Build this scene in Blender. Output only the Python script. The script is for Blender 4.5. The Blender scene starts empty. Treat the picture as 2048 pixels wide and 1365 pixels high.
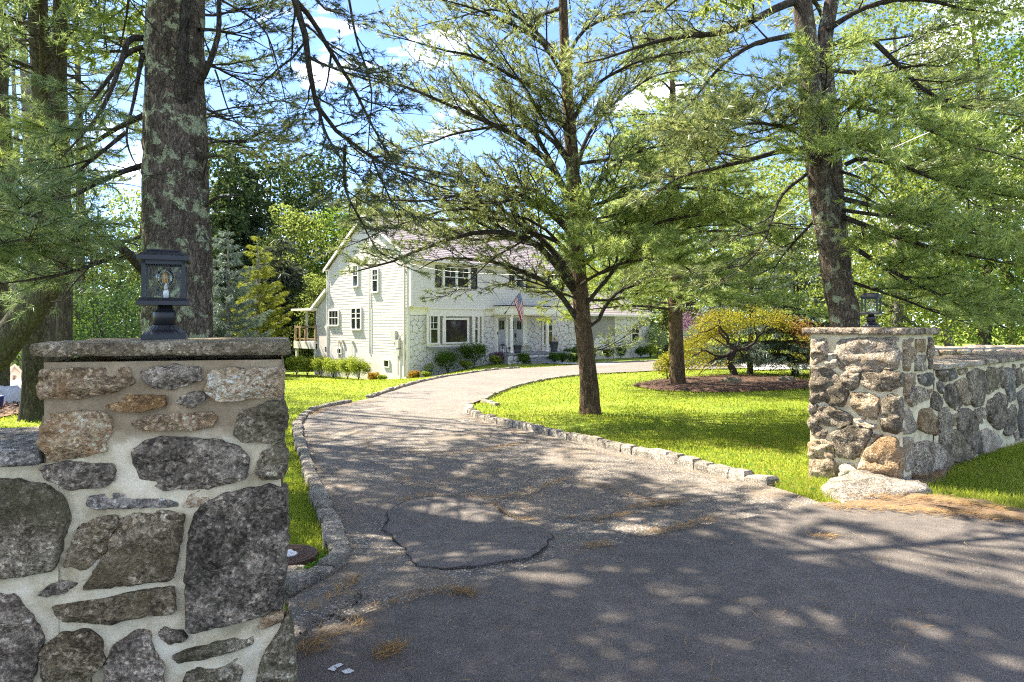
import bpy, math, random
import numpy as np
from mathutils import Vector, Matrix

# ------------------------------------------------------------------ camera, sky, sun, exposure
scene = bpy.context.scene
COL = scene.collection
FPX, CXP, HZ, CAMH = 1365.0, 1024.0, 650.0, 1.5
cam_d = bpy.data.cameras.new('camera')
cam_d.sensor_width = 36.0
cam_d.lens = 36.0 * FPX / 2048.0
cam_d.shift_y = (HZ - 682.5) / 2048.0
cam_d.clip_start, cam_d.clip_end = 0.05, 2000.0
cam = bpy.data.objects.new('camera', cam_d)
cam.location = (0, 0, CAMH)
cam.rotation_euler = (math.radians(90), 0, 0)
COL.objects.link(cam)
scene.camera = cam

SUN_AZ = math.atan2(0.50, -0.866)          # direction to the sun, counter-clockwise from +X
SUN_EL = math.radians(50)
SUNV = Vector((math.cos(SUN_AZ) * math.cos(SUN_EL), math.sin(SUN_AZ) * math.cos(SUN_EL), math.sin(SUN_EL)))
sun_d = bpy.data.lights.new('sun', 'SUN')
sun_d.energy = 2.35
sun_d.angle = math.radians(0.53)
sun_d.color = (1.0, 0.93, 0.80)
sun = bpy.data.objects.new('sun', sun_d)
sun.rotation_euler = (-SUNV).to_track_quat('-Z', 'Y').to_euler()
COL.objects.link(sun)

world = bpy.data.worlds.new('World')
scene.world = world
world.use_nodes = True
wn = world.node_tree
wn.nodes.clear()
w_out = wn.nodes.new('ShaderNodeOutputWorld')
w_bg = wn.nodes.new('ShaderNodeBackground')
w_sky = wn.nodes.new('ShaderNodeTexSky')
w_sky.sky_type = 'NISHITA'
w_sky.sun_disc = False
w_sky.sun_elevation = SUN_EL
w_sky.sun_rotation = math.pi / 2 - SUN_AZ
w_sky.air_density, w_sky.dust_density, w_sky.ozone_density = 0.5, 0.12, 4.0
w_tc = wn.nodes.new('ShaderNodeTexCoord')
w_map = wn.nodes.new('ShaderNodeMapping')
w_map.inputs['Scale'].default_value = (1.0, 1.0, 3.2)
w_map.inputs['Location'].default_value = (-1.4, 3.3, 0.8)
w_no = wn.nodes.new('ShaderNodeTexNoise')
w_no.inputs['Scale'].default_value = 3.1
w_no.inputs['Detail'].default_value = 9.0
w_no.inputs['Roughness'].default_value = 0.58
w_no.inputs['Distortion'].default_value = 0.35
w_rm = wn.nodes.new('ShaderNodeValToRGB')
w_rm.color_ramp.elements[0].position = 0.55
w_rm.color_ramp.elements[0].color = (0, 0, 0, 1)
w_rm.color_ramp.elements[1].position = 0.80
w_rm.color_ramp.elements[1].color = (0.85, 0.85, 0.85, 1)
w_mx = wn.nodes.new('ShaderNodeMixRGB')
w_mx.inputs['Color2'].default_value = (27.0, 25.2, 22.6, 1)
wl = wn.links.new
wl(w_tc.outputs['Generated'], w_map.inputs['Vector'])
wl(w_map.outputs[0], w_no.inputs['Vector'])
wl(w_no.outputs[0], w_rm.inputs[0])
wl(w_rm.outputs[0], w_mx.inputs['Fac'])
wl(w_sky.outputs[0], w_mx.inputs['Color1'])
wl(w_mx.outputs[0], w_bg.inputs['Color'])
w_bg.inputs['Strength'].default_value = 0.058
wl(w_bg.outputs[0], w_out.inputs['Surface'])

scene.view_settings.view_transform = 'Standard'
scene.view_settings.look = 'None'
scene.view_settings.exposure = 3.25
scene.view_settings.gamma = 1.0
scene.view_settings.use_curve_mapping = False
scene.render.engine = 'CYCLES'
scene.cycles.max_bounces = 8
scene.cycles.diffuse_bounces = 4
scene.cycles.transparent_max_bounces = 16
scene.cycles.use_denoising = False
scene.cycles.filter_width = 1.15
scene.cycles.sample_clamp_indirect = 6.0

# ------------------------------------------------------------------ small helpers
rng = np.random.default_rng(7)
random.seed(7)
V3 = lambda *a: np.array(a, float)

def ss(a, b, x):
    t = np.clip((np.asarray(x, float) - a) / (b - a), 0, 1)
    return t * t * (3 - 2 * t)

def gz(x, y):
    """height of the ground"""
    x = np.asarray(x, float); y = np.asarray(y, float)
    s = (x + 1.02) * -0.557 + (y - 3.22) * 0.83
    z = -0.13 * ss(0.1, 1.5, s) - 0.019 * np.clip(y - 8, 0, 40)
    z = z - 0.85 * ss(22, 37, y) * ss(0.5, 6.5, -x)
    return z

def at(px, py, Y):
    return V3((px - CXP) / FPX * Y, Y, CAMH + (HZ - py) / FPX * Y)

def ground(px, py, off=0.0):
    a, k = (px - CXP) / FPX, (py - HZ) / FPX
    lo, hi = 0.5, 140.0
    for _ in range(50):
        m = (lo + hi) / 2
        if CAMH - k * m > gz(a * m, m): lo = m
        else: hi = m
    return V3(a * lo, lo, float(gz(a * lo, lo)) + off)

def gpoly(pts):
    return np.array([ground(*p) for p in pts])

def _h(ix, iy, iz, seed):
    n = (ix.astype(np.int64) * 374761393 + iy.astype(np.int64) * 668265263 + iz.astype(np.int64) * 2147483647 + seed * 1274126177) & 0xFFFFFFFF
    n = ((n ^ (n >> 13)) * 1274126177) & 0xFFFFFFFF
    n = (n ^ (n >> 16)) & 0xFFFFFF
    return n / float(0xFFFFFF) * 2 - 1

def vnoise(P, seed=0):
    P = np.asarray(P, float)
    f = np.floor(P); t = P - f; t = t * t * (3 - 2 * t)
    i = f.astype(np.int64)
    x, y, z = i[..., 0], i[..., 1], i[..., 2]
    tx, ty, tz = t[..., 0], t[..., 1], t[..., 2]
    r = 0
    for a in (0, 1):
        for b in (0, 1):
            for c in (0, 1):
                w = (tx if a else 1 - tx) * (ty if b else 1 - ty) * (tz if c else 1 - tz)
                r = r + w * _h(x + a, y + b, z + c, seed)
    return r

def fbm(P, seed=0, o=3):
    P = np.asarray(P, float)
    r, a = 0, 1.0
    for k in range(o):
        r = r + a * vnoise(P, seed + k); P = P * 2.03 + 11.3; a *= 0.5
    return r

def nrm(v):
    return v / np.maximum(np.linalg.norm(v, axis=-1, keepdims=True), 1e-9)

def mesh(name, V, tris=None, quads=None, polys=None, smooth=True):
    V = np.asarray(V, np.float32)
    me = bpy.data.meshes.new(name)
    loops, tot = [], []
    if tris is not None and len(tris):
        t = np.asarray(tris, np.int32); loops.append(t.ravel()); tot.append(np.full(len(t), 3, np.int32))
    if quads is not None and len(quads):
        q = np.asarray(quads, np.int32); loops.append(q.ravel()); tot.append(np.full(len(q), 4, np.int32))
    if polys:
        for p in polys:
            loops.append(np.asarray(p, np.int32)); tot.append(np.array([len(p)], np.int32))
    L = np.concatenate(loops); T = np.concatenate(tot)
    me.vertices.add(len(V)); me.vertices.foreach_set('co', V.ravel())
    me.loops.add(len(L)); me.loops.foreach_set('vertex_index', L)
    me.polygons.add(len(T))
    st = np.zeros(len(T), np.int32); st[1:] = np.cumsum(T)[:-1]
    me.polygons.foreach_set('loop_start', st)
    me.polygons.foreach_set('loop_total', T)
    me.polygons.foreach_set('use_smooth', np.full(len(T), bool(smooth)))
    me.update(calc_edges=True)
    return me

def obj(name, me, m=None, parent=None, loc=None):
    o = bpy.data.objects.new(name, me)
    if m is not None and me is not None and len(me.materials) == 0: me.materials.append(m)
    if parent is not None: o.parent = parent
    if loc is not None: o.location = [float(c) for c in loc]
    COL.objects.link(o)
    return o

def tag(o, label=None, cat=None, group=None, kind=None):
    if label: o['label'] = label
    if cat: o['category'] = cat
    if group: o['group'] = group
    if kind: o['kind'] = kind
    return o

def thing(name, label, cat, loc=(0, 0, 0), rz=0.0, group=None):
    o = bpy.data.objects.new(name, None)
    o.empty_display_size = 0.2
    o.location = [float(c) for c in loc]; o.rotation_euler = (0, 0, rz)
    COL.objects.link(o)
    return tag(o, label, cat, group)

class MB:
    """collects boxes, prisms, tubes and sheets for one mesh"""
    def __init__(s): s.v, s.t, s.q, s.p, s.n = [], [], [], [], 0
    def add(s, V, tris=None, quads=None, polys=None):
        V = np.asarray(V, float).reshape(-1, 3)
        if tris is not None and len(tris): s.t.append(np.asarray(tris) + s.n)
        if quads is not None and len(quads): s.q.append(np.asarray(quads) + s.n)
        if polys: s.p += [[i + s.n for i in p] for p in polys]
        s.v.append(V); s.n += len(V); return s
    def box(s, x0, x1, y0, y1, z0, z1):
        V = [(x, y, z) for z in (z0, z1) for y in (y0, y1) for x in (x0, x1)]
        return s.add(V, quads=[(0, 2, 3, 1), (4, 5, 7, 6), (0, 1, 5, 4), (2, 6, 7, 3), (0, 4, 6, 2), (1, 3, 7, 5)])
    def hexa(s, V):      # 8 points, bottom ring then top ring
        return s.add(V, quads=[(3, 2, 1, 0), (4, 5, 6, 7), (0, 1, 5, 4), (1, 2, 6, 5), (2, 3, 7, 6), (3, 0, 4, 7)])
    def frustum(s, cx, cy, z0, z1, a0, b0, a1, b1):
        r = lambda a, b, z: [(cx - a, cy - b, z), (cx + a, cy - b, z), (cx + a, cy + b, z), (cx - a, cy + b, z)]
        return s.hexa(r(a0, b0, z0) + r(a1, b1, z1))
    def lathe(s, prof, n=24, cx=0, cy=0, flute=0.0, nf=0):
        V = []; prof = list(prof)
        for r, z in prof:
            for i in range(n):
                a = 2 * math.pi * i / n
                rr = r * (1 + (flute * math.cos(nf * a) if nf else 0))
                V.append((cx + rr * math.cos(a), cy + rr * math.sin(a), z))
        Q = [(k * n + i, k * n + (i + 1) % n, (k + 1) * n + (i + 1) % n, (k + 1) * n + i) for k in range(len(prof) - 1) for i in range(n)]
        return s.add(V, quads=Q, polys=[list(range(n))[::-1], [(len(prof) - 1) * n + i for i in range(n)]])
    def tube(s, P, R, n=6):
        P = np.asarray(P, float)[None]; R = np.broadcast_to(np.asarray(R, float), (P.shape[1],))[None]
        V, Q = tubes(P, R, n); return s.add(V, quads=Q)
    def build(s, name, m, parent=None, smooth=False, kind=None, loc=None):
        me = mesh(name, np.concatenate(s.v), np.concatenate(s.t) if s.t else None, np.concatenate(s.q) if s.q else None, s.p, smooth)
        o = obj(name, me, m, parent, loc)
        if kind: o['kind'] = kind
        return o

def tubes(P, R, n=5):
    """P (N,K,3) polylines, R (N,K) radii -> one vertex array and quads"""
    P = np.asarray(P, float); R = np.asarray(R, float)
    N, K, _ = P.shape
    T = np.empty_like(P)
    T[:, 1:-1] = P[:, 2:] - P[:, :-2]; T[:, 0] = P[:, 1] - P[:, 0]; T[:, -1] = P[:, -1] - P[:, -2]
    T = nrm(T)
    ref = np.where(np.abs(T[:, :1, 2:3]) > 0.85, V3(1, 0.2, 0), V3(0, 0, 1))
    A = nrm(np.cross(T, np.broadcast_to(ref, T.shape))); B = np.cross(T, A)
    ang = np.arange(n) * 2 * math.pi / n
    ring = A[:, :, None, :] * np.cos(ang)[None, None, :, None] + B[:, :, None, :] * np.sin(ang)[None, None, :, None]
    V = (P[:, :, None, :] + ring * R[:, :, None, None]).reshape(-1, 3)
    base = (np.arange(N) * K * n)[:, None, None] + (np.arange(K - 1) * n)[None, :, None]
    i = np.arange(n)[None, None, :]; j = (np.arange(n) + 1) % n
    j = j[None, None, :]
    Q = np.stack([base + i, base + j, base + n + j, base + n + i], -1).reshape(-1, 4)
    return V, Q

def spline(pts, K):
    """Catmull-Rom resampled by arc length"""
    p = np.asarray(pts, float)
    if len(p) == 2: return p[0] + (p[1] - p[0]) * np.linspace(0, 1, K)[:, None]
    q = np.vstack([2 * p[0] - p[1], p, 2 * p[-1] - p[-2]])
    out = []
    for i in range(1, len(q) - 2):
        t = np.linspace(0, 1, 12, endpoint=False)[:, None]
        a, b, c, d = q[i - 1], q[i], q[i + 1], q[i + 2]
        out.append(0.5 * ((2 * b) + (c - a) * t + (2 * a - 5 * b + 4 * c - d) * t ** 2 + (3 * b - a - 3 * c + d) * t ** 3))
    out = np.vstack(out + [p[-1:]])
    return resample(out, K)

def resample(p, K, closed=False):
    p = np.asarray(p, float)
    if closed: p = np.vstack([p, p[:1]])
    d = np.r_[0, np.cumsum(np.linalg.norm(np.diff(p, axis=0), axis=1))]
    t = np.linspace(0, d[-1], K + (1 if closed else 0))
    r = np.stack([np.interp(t, d, p[:, k]) for k in range(p.shape[1])], 1)
    return r[:-1] if closed else r

def plen(p):
    return float(np.linalg.norm(np.diff(p, axis=0), axis=1).sum())

def inpoly(P, poly):
    x, y = P[:, 0], P[:, 1]; r = np.zeros(len(P), bool)
    n = len(poly)
    for i in range(n):
        x0, y0 = poly[i][:2]; x1, y1 = poly[(i + 1) % n][:2]
        if y0 == y1: continue
        c = ((y0 > y) != (y1 > y)) & (x < (x1 - x0) * (y - y0) / (y1 - y0) + x0)
        r ^= c
    return r

def voronoi(x0, x1, z0, z1, cw, ch, rg, jit=0.38):
    """cells of an uneven rubble pattern in a rectangle: list of polygons"""
    nx = max(1, round((x1 - x0) / cw)); nz = max(1, round((z1 - z0) / ch))
    S = []
    for j in range(nz):
        for i in range(nx):
            S.append((x0 + (i + 0.5 + (0.25 if j % 2 else -0.25) + rg.uniform(-jit, jit)) * (x1 - x0) / nx, z0 + (j + 0.5 + rg.uniform(-jit, jit)) * (z1 - z0) / nz))
    S = np.array(S); cells = []
    for k, c in enumerate(S):
        poly = [(x0, z0), (x1, z0), (x1, z1), (x0, z1)]
        d = np.linalg.norm((S - c) / (cw, ch), axis=1)
        for o in np.argsort(d)[1:14]:
            m = (S[o] + c) / 2; nn = S[o] - c; out = []
            for a in range(len(poly)):
                p, q = np.array(poly[a]), np.array(poly[(a + 1) % len(poly)])
                dp, dq = (p - m) @ nn, (q - m) @ nn
                if dp <= 0: out.append(tuple(p))
                if (dp < 0) != (dq < 0) and dp != dq: out.append(tuple(p + (q - p) * dp / (dp - dq)))
            poly = out
            if len(poly) < 3: break
        if len(poly) >= 3:
            a = np.array(poly)
            area = 0.5 * abs(np.sum(a[:, 0] * np.roll(a[:, 1], -1) - a[:, 1] * np.roll(a[:, 0], -1)))
            if area > 0.12 * cw * ch: cells.append(a)
    return cells

def inset(poly, g):
    """shrink a convex polygon by g on every side"""
    c = poly.mean(0); n = len(poly); out = []
    a = np.sum(poly[:, 0] * np.roll(poly[:, 1], -1) - poly[:, 1] * np.roll(poly[:, 0], -1))
    if a < 0: poly = poly[::-1]
    L = []
    for i in range(n):
        p, q = poly[i], poly[(i + 1) % n]; d = q - p; l = np.linalg.norm(d)
        if l < 1e-6: continue
        nn = np.array([-d[1], d[0]]) / l
        L.append((p + nn * g, nn))
    res = poly * 1.0; res = [tuple(x) for x in res]
    for p0, nn in L:
        out = []
        for i in range(len(res)):
            p, q = np.array(res[i]), np.array(res[(i + 1) % len(res)])
            dp, dq = (p - p0) @ nn, (q - p0) @ nn
            if dp >= 0: out.append(tuple(p))
            if (dp < 0) != (dq < 0) and dp != dq: out.append(tuple(p + (q - p) * dp / (dp - dq)))
        res = out
        if len(res) < 3: return None
    return np.array(res)

def stone_mesh(poly, frame, depth=0.05, bulge=0.03, n=22, rings=(1, 1, .93, .78, .52, .25), rough=0.02, freq=9.0, seed=0, smooth=True, rnd=1):
    """a dressed stone: 2-D outline on a wall plane frame=(origin, u, v, normal), with depth, a domed and broken face"""
    O, U, W, N = frame
    p = np.asarray(poly, float)
    for _ in range(rnd):
        q = np.roll(p, -1, 0); p = np.stack([p * .9 + q * .1, p * .1 + q * .9], 1).reshape(-1, 2)
    p = resample(p, n, True)
    a = np.sum(p[:, 0] * np.roll(p[:, 1], -1) - p[:, 1] * np.roll(p[:, 0], -1))
    if a < 0: p = p[::-1]
    c = p.mean(0)
    size = math.sqrt(abs(a) / 2) + 1e-6
    P3 = np.c_[p * freq * 1.7, np.full(n, seed * 3.1)]
    p = p + nrm(p - c) * ((vnoise(P3, seed) * .6 + vnoise(P3 * 2.7, seed + 2) * .35) * rough * .8)[:, None]
    hs = {0: -depth, 1: bulge * .25}
    V = []
    for k, s in enumerate(rings):
        h = hs.get(k, bulge * (1 - .35 * s ** 3))
        r = c + (p - c) * s
        hh = np.full(n, h)
        if k >= 1:
            nz = fbm(np.c_[r * (freq * .7, freq * 1.5), np.full(n, seed * 7.7)], seed + 5, 3)
            hh = hh + nz * rough * (.5 if k == 1 else 1.0)
        V.append(np.c_[r, hh])
    cz = bulge + float(fbm(np.array([[c[0] * freq * .7, c[1] * freq * 1.5, seed * 7.7]]), seed + 5, 3)[0]) * rough
    V = np.vstack(V + [np.array([[c[0], c[1], cz]])])
    V = O + V[:, :1] * U + V[:, 1:2] * W + V[:, 2:3] * N
    R = len(rings); i = np.arange(n); j = (i + 1) % n
    Q = np.vstack([np.stack([k * n + i, k * n + j, (k + 1) * n + j, (k + 1) * n + i], 1) for k in range(R - 1)])
    T = np.stack([(R - 1) * n + i, (R - 1) * n + j, np.full(n, R * n)], 1)
    return mesh('stone', V, T, Q, None, smooth)
# ------------------------------------------------------------------ materials
class NT:
    def __init__(s, name):
        s.m = bpy.data.materials.new(name); s.m.use_nodes = True
        s.t = s.m.node_tree; s.t.nodes.clear()
        s.out = s.t.nodes.new('ShaderNodeOutputMaterial')
    def n(s, typ, ins=None, **props):
        d = s.t.nodes.new('ShaderNode' + typ)
        for k, v in props.items(): setattr(d, k, v)
        for k, v in (ins or {}).items():
            if isinstance(v, bpy.types.NodeSocket): s.t.links.new(v, d.inputs[k])
            else: d.inputs[k].default_value = v
        return d
    def ramp(s, fac, stops, interp='LINEAR'):
        d = s.t.nodes.new('ShaderNodeValToRGB'); s.t.links.new(fac, d.inputs[0])
        cr = d.color_ramp; cr.interpolation = interp
        while len(cr.elements) < len(stops): cr.elements.new(0.5)
        for e, (p, c) in zip(cr.elements, stops):
            e.position = p; e.color = (*c, 1) if not isinstance(c, (int, float)) else (c, c, c, 1)
        return d.outputs[0]
    def mix(s, fac, a, b, mode='MIX'):
        d = s.t.nodes.new('ShaderNodeMixRGB'); d.blend_type = mode
        for k, v in (('Fac', fac), ('Color1', a), ('Color2', b)):
            if isinstance(v, bpy.types.NodeSocket): s.t.links.new(v, d.inputs[k])
            elif isinstance(v, (int, float)): d.inputs[k].default_value = v if k == 'Fac' else (v, v, v, 1)
            else: d.inputs[k].default_value = (*v, 1)
        return d.outputs[0]
    def math(s, op, a, b=0.5):
        d = s.t.nodes.new('ShaderNodeMath'); d.operation = op
        for k, v in ((0, a), (1, b)):
            if isinstance(v, bpy.types.NodeSocket): s.t.links.new(v, d.inputs[k])
            else: d.inputs[k].default_value = v
        return d.outputs[0]
    def coord(s, kind='Object', scale=(1, 1, 1)):
        tc = s.t.nodes.new('ShaderNodeTexCoord')
        mp = s.t.nodes.new('ShaderNodeMapping'); mp.inputs['Scale'].default_value = scale
        s.t.links.new(tc.outputs[kind], mp.inputs['Vector']); return mp.outputs[0]
    def noise(s, vec, scale, detail=4, rough=.55, dist=0.0):
        return s.n('TexNoise', {'Vector': vec, 'Scale': scale, 'Detail': detail, 'Roughness': rough, 'Distortion': dist}).outputs[0]
    def vor(s, vec, scale, feature='F1', rnd=1.0, out=0):
        return s.n('TexVoronoi', {'Vector': vec, 'Scale': scale, 'Randomness': rnd}, feature=feature).outputs[out]
    def bump(s, h, strength=.5, dist=.01):
        return s.n('Bump', {'Height': h, 'Strength': strength, 'Distance': dist}).outputs[0]
    def finish(s, col, rough=.8, normal=None, spec=.3, metal=0.0):
        ins = {'Base Color': col if isinstance(col, bpy.types.NodeSocket) else (*col, 1), 'Roughness': rough, 'Metallic': metal, 'Specular IOR Level': spec}
        if normal is not None: ins['Normal'] = normal
        b = s.n('BsdfPrincipled', ins)
        s.t.links.new(b.outputs[0], s.out.inputs[0]); return s.m

def plain(name, col, rough=.6, var=.12, scale=6.0, spec=.3, metal=0.0, bmp=0.0):
    g = NT(name); v = g.coord()
    n = g.noise(v, scale, 5)
    c = g.mix(n, tuple(x * (1 - var) for x in col), tuple(min(1, x * (1 + var)) for x in col))
    return g.finish(c, rough, g.bump(n, bmp, .01) if bmp else None, spec, metal)

def rock(name, dark, mid, light, moss=None, orange=None, scale=1.0, bmp=.55):
    g = NT(name); v = g.coord()
    inf = g.n('ObjectInfo').outputs['Random']
    big = g.noise(v, 5 * scale, 5, .6, .5)
    med = g.noise(v, 24 * scale, 5, .7, .3)
    fine = g.noise(v, 85 * scale, 4, .75)
    grain = g.vor(v, 120 * scale)
    cell = g.n('SeparateColor', {0: g.n('TexVoronoi', {'Vector': v, 'Scale': 95 * scale}, feature='F1').outputs['Color']}).outputs[0]
    f = g.math('ADD', g.math('ADD', g.math('MULTIPLY', big, .36), g.math('MULTIPLY', med, .34)), g.math('MULTIPLY', fine, .30))
    dark, mid, light = [(q[0] * 1.34, q[1] * 1.17, q[2] * .96) for q in (dark, mid, light)]; vd = tuple(x * .45 for x in dark); vl = tuple(min(.8, x * 1.45 + .03) for x in light)
    c = g.ramp(f, [(.38, vd), (.44, dark), (.50, mid), (.555, light), (.62, vl)])
    c = g.mix(.85, c, g.ramp(cell, [(0, .20), (.5, .5), (.86, .62), (.93, .95)]), 'OVERLAY')
    if orange:
        c = g.mix(g.ramp(g.noise(v, 7 * scale, 5, .65, .6), [(.48, 0.0), (.64, .7)]), c, g.mix(fine, tuple(x * .5 for x in orange), tuple(min(1, x * 1.5) for x in orange)))
    if moss:
        c = g.mix(g.ramp(g.noise(v, 6 * scale, 6, .7, .5), [(.46, 0.0), (.60, .7)]), c, g.mix(fine, tuple(x * .45 for x in moss), tuple(x * 1.6 for x in moss)))
    c = g.mix(.7, c, g.ramp(inf, [(0, .38), (1, .66)]), 'OVERLAY')
    h = g.math('ADD', g.math('MULTIPLY', big, .6), g.math('ADD', g.math('MULTIPLY', fine, .5), g.math('MULTIPLY', grain, .3)))
    h = g.math('ADD', h, g.math('MULTIPLY', med, 1.1))
    h = g.math('ADD', h, g.math('MULTIPLY', cell, .22))
    return g.finish(c, .9, g.bump(h, 1.0, .035), .2)

M = {}
M['st_dark'] = rock('granite_dark', (.085, .077, .065), (.185, .168, .143), (.335, .31, .27), bmp=.7)
M['st_brown'] = rock('granite_brown', (.085, .075, .062), (.185, .167, .145), (.33, .31, .28), moss=(.125, .105, .065))
M['st_tan'] = rock('granite_tan', (.19, .155, .115), (.32, .28, .22), (.44, .405, .35), orange=(.33, .2, .10))
M['st_orange'] = rock('stone_rust', (.18, .13, .085), (.28, .215, .145), (.37, .32, .25), orange=(.32, .19, .085))
M['st_grey'] = rock('granite_grey', (.12, .105, .09), (.235, .21, .18), (.42, .385, .335))
M['st_moss'] = rock('granite_mossy', (.105, .093, .068), (.21, .19, .145), (.36, .335, .275), moss=(.145, .125, .06))
M['st_light'] = rock('granite_light', (.22, .205, .185), (.34, .325, .30), (.47, .455, .43), orange=(.4, .27, .14))
M['st_blue'] = rock('granite_bluegrey', (.10, .10, .10), (.19, .19, .185), (.34, .335, .32))
M['st_wtan'] = rock('fieldstone_tan', (.23, .18, .115), (.39, .325, .225), (.54, .48, .38), orange=(.42, .22, .085), bmp=.7)
M['st_wlight'] = rock('fieldstone_buff', (.26, .215, .15), (.42, .365, .275), (.57, .52, .43), orange=(.44, .25, .10), bmp=.7)
M['st_worange'] = rock('fieldstone_rust', (.22, .145, .075), (.36, .25, .135), (.48, .39, .26), orange=(.42, .22, .075))
M['st_wbrown'] = rock('fieldstone_brown', (.10, .082, .056), (.205, .172, .122), (.365, .325, .255), moss=(.165, .125, .06))
M['st_slate'] = rock('cap_stone', (.17, .15, .105), (.29, .265, .20), (.43, .405, .33), moss=(.22, .175, .09), bmp=.6)
M['st_ledge'] = rock('ledge_rock', (.13, .125, .12), (.21, .205, .20), (.30, .29, .285), bmp=.5)
M['st_curb'] = rock('curb_granite', (.19, .19, .185), (.285, .285, .275), (.40, .40, .385), scale=1.6)

def m_mortar(two_tone):
    g = NT('mortar'); v = g.coord()
    n = g.noise(v, 9, 6, .62, .3); f = g.noise(v, 120, 3)
    n2 = g.noise(v, 3.2, 4, .6, .6)
    low = g.ramp(g.math('ADD', g.math('MULTIPLY', n, .6), g.math('MULTIPLY', n2, .4)), [(.30, (.28, .22, .13)), (.42, (.48, .395, .245)), (.54, (.64, .54, .36)), (.7, (.76, .66, .49))])
    if two_tone:
        z = g.n('SeparateXYZ', {0: v}).outputs[2]
        zz = g.math('ADD', z, g.math('MULTIPLY', g.noise(v, 6, 3), .14)); zz = g.math('ADD', zz, .43 - two_tone)
        up = g.ramp(n, [(.3, (.23, .165, .095)), (.55, (.33, .25, .15)), (.8, (.43, .34, .22))])
        low = g.mix(g.ramp(zz, [(.47, 0.0), (.53, 1.0)]), low, up)
    c = g.mix(.25, low, g.ramp(f, [(.35, .35), (.65, .68)]), 'OVERLAY')
    h = g.math('ADD', g.math('MULTIPLY', n, 1.6), g.math('MULTIPLY', f, .12))
    return g.finish(c, .92, g.bump(h, .6, .015), .15)
M['mortar_two'] = m_mortar(0.0)          # replaced once the pillar's height is known
M['mortar'] = m_mortar(0)

def m_asphalt(name, base, speck, amount, stain=None, sc=1.0):
    g = NT(name); v = g.coord()
    big = g.noise(v, .8, 5, .6, .2); mid = g.noise(v, 7, 5, .65); fine = g.noise(v, 150 * sc, 2, .7)
    peb = g.vor(v, 60 * sc)
    cellc = g.n('TexVoronoi', {'Vector': v, 'Scale': 60 * sc}, feature='F1').outputs['Color']
    cell = g.n('SeparateColor', {0: cellc}).outputs[0]
    c = g.mix(big, tuple(x * .66 for x in base), tuple(x * 1.36 for x in base))
    c = g.mix(.55, c, g.ramp(mid, [(.3, .3), (.7, .7)]), 'OVERLAY')
    c = g.mix(.6, c, g.ramp(fine, [(.35, .22), (.65, .8)]), 'OVERLAY')
    sp = g.math('MULTIPLY', g.ramp(cell, [(1 - amount, 0.0), (1 - amount + .02, 1.0)]), g.ramp(peb, [(.36, 1.0), (.5, 0.0)]))
    sp = g.math('MULTIPLY', sp, g.ramp(g.noise(v, 1.1, 3), [(.35, .25), (.6, 1.0)]))
    c = g.mix(sp, c, g.mix(g.noise(v, 300, 0), tuple(x * .55 for x in speck), speck))
    if stain:
        c = g.mix(g.ramp(g.noise(v, 1.3, 6, .7, .8), [(.52, 0.0), (.72, .75)]), c, stain)
    h = g.math('ADD', g.math('MULTIPLY', fine, .6), g.math('MULTIPLY', g.ramp(peb, [(.1, 1.0), (.5, 0.0)]), .8))
    return g.finish(c, .85, g.bump(h, .55, .008), .35)
M['road'] = m_asphalt('road_asphalt', (.112, .094, .079), (.27, .24, .21), .07, None, 1.2)
M['drive'] = m_asphalt('drive_asphalt', (.122, .103, .084), (.54, .49, .42), .38, (.21, .15, .09))
M['patch'] = m_asphalt('patch_asphalt', (.118, .101, .087), (.28, .25, .22), .08, (.16, .14, .115), 1.1)
M['crack'] = plain('crack_shade', (.012, .011, .010), .95)  # near-black colour stands in for the shade down in the crack
M['pathstone'] = plain('path_flagstone', (.42, .42, .42), .8, .2, 3)

def m_ground():
    g = NT('lawn_ground'); v = g.coord()
    n = g.noise(v, .55, 6, .6); f = g.noise(v, 22, 4, .7); p = g.noise(v, 2.2, 5, .65, .4)
    c = g.ramp(n, [(.3, (.11, .16, .02)), (.5, (.165, .215, .026)), (.7, (.23, .245, .04))])
    c = g.mix(.7, c, g.ramp(f, [(.3, .2), (.7, .8)]), 'OVERLAY')
    c = g.mix(g.ramp(p, [(.58, 0.0), (.74, .55)]), c, (.15, .115, .05))
    return g.finish(c, .9, g.bump(f, .8, .04), .1)
M['lawn'] = m_ground()
def m_mulch():
    g = NT('mulch'); v = g.coord()
    f = g.noise(v, 26, 5, .7, .6); n = g.noise(v, 2, 4)
    c = g.ramp(f, [(.3, (.03, .017, .012)), (.5, (.085, .05, .036)), (.7, (.17, .105, .075))])
    c = g.mix(g.ramp(n, [(.5, 0.0), (.7, .5)]), c, (.14, .09, .055))
    return g.finish(c, .95, g.bump(f, 1.0, .04), .1)
M['mulch'] = m_mulch()
M['chip'] = plain('bark_chip', (.11, .065, .045), .9, .5, 9)
M['dirt'] = plain('bare_dirt', (.17, .115, .07), .95, .35, 9, .1, 0, .5)

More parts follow.
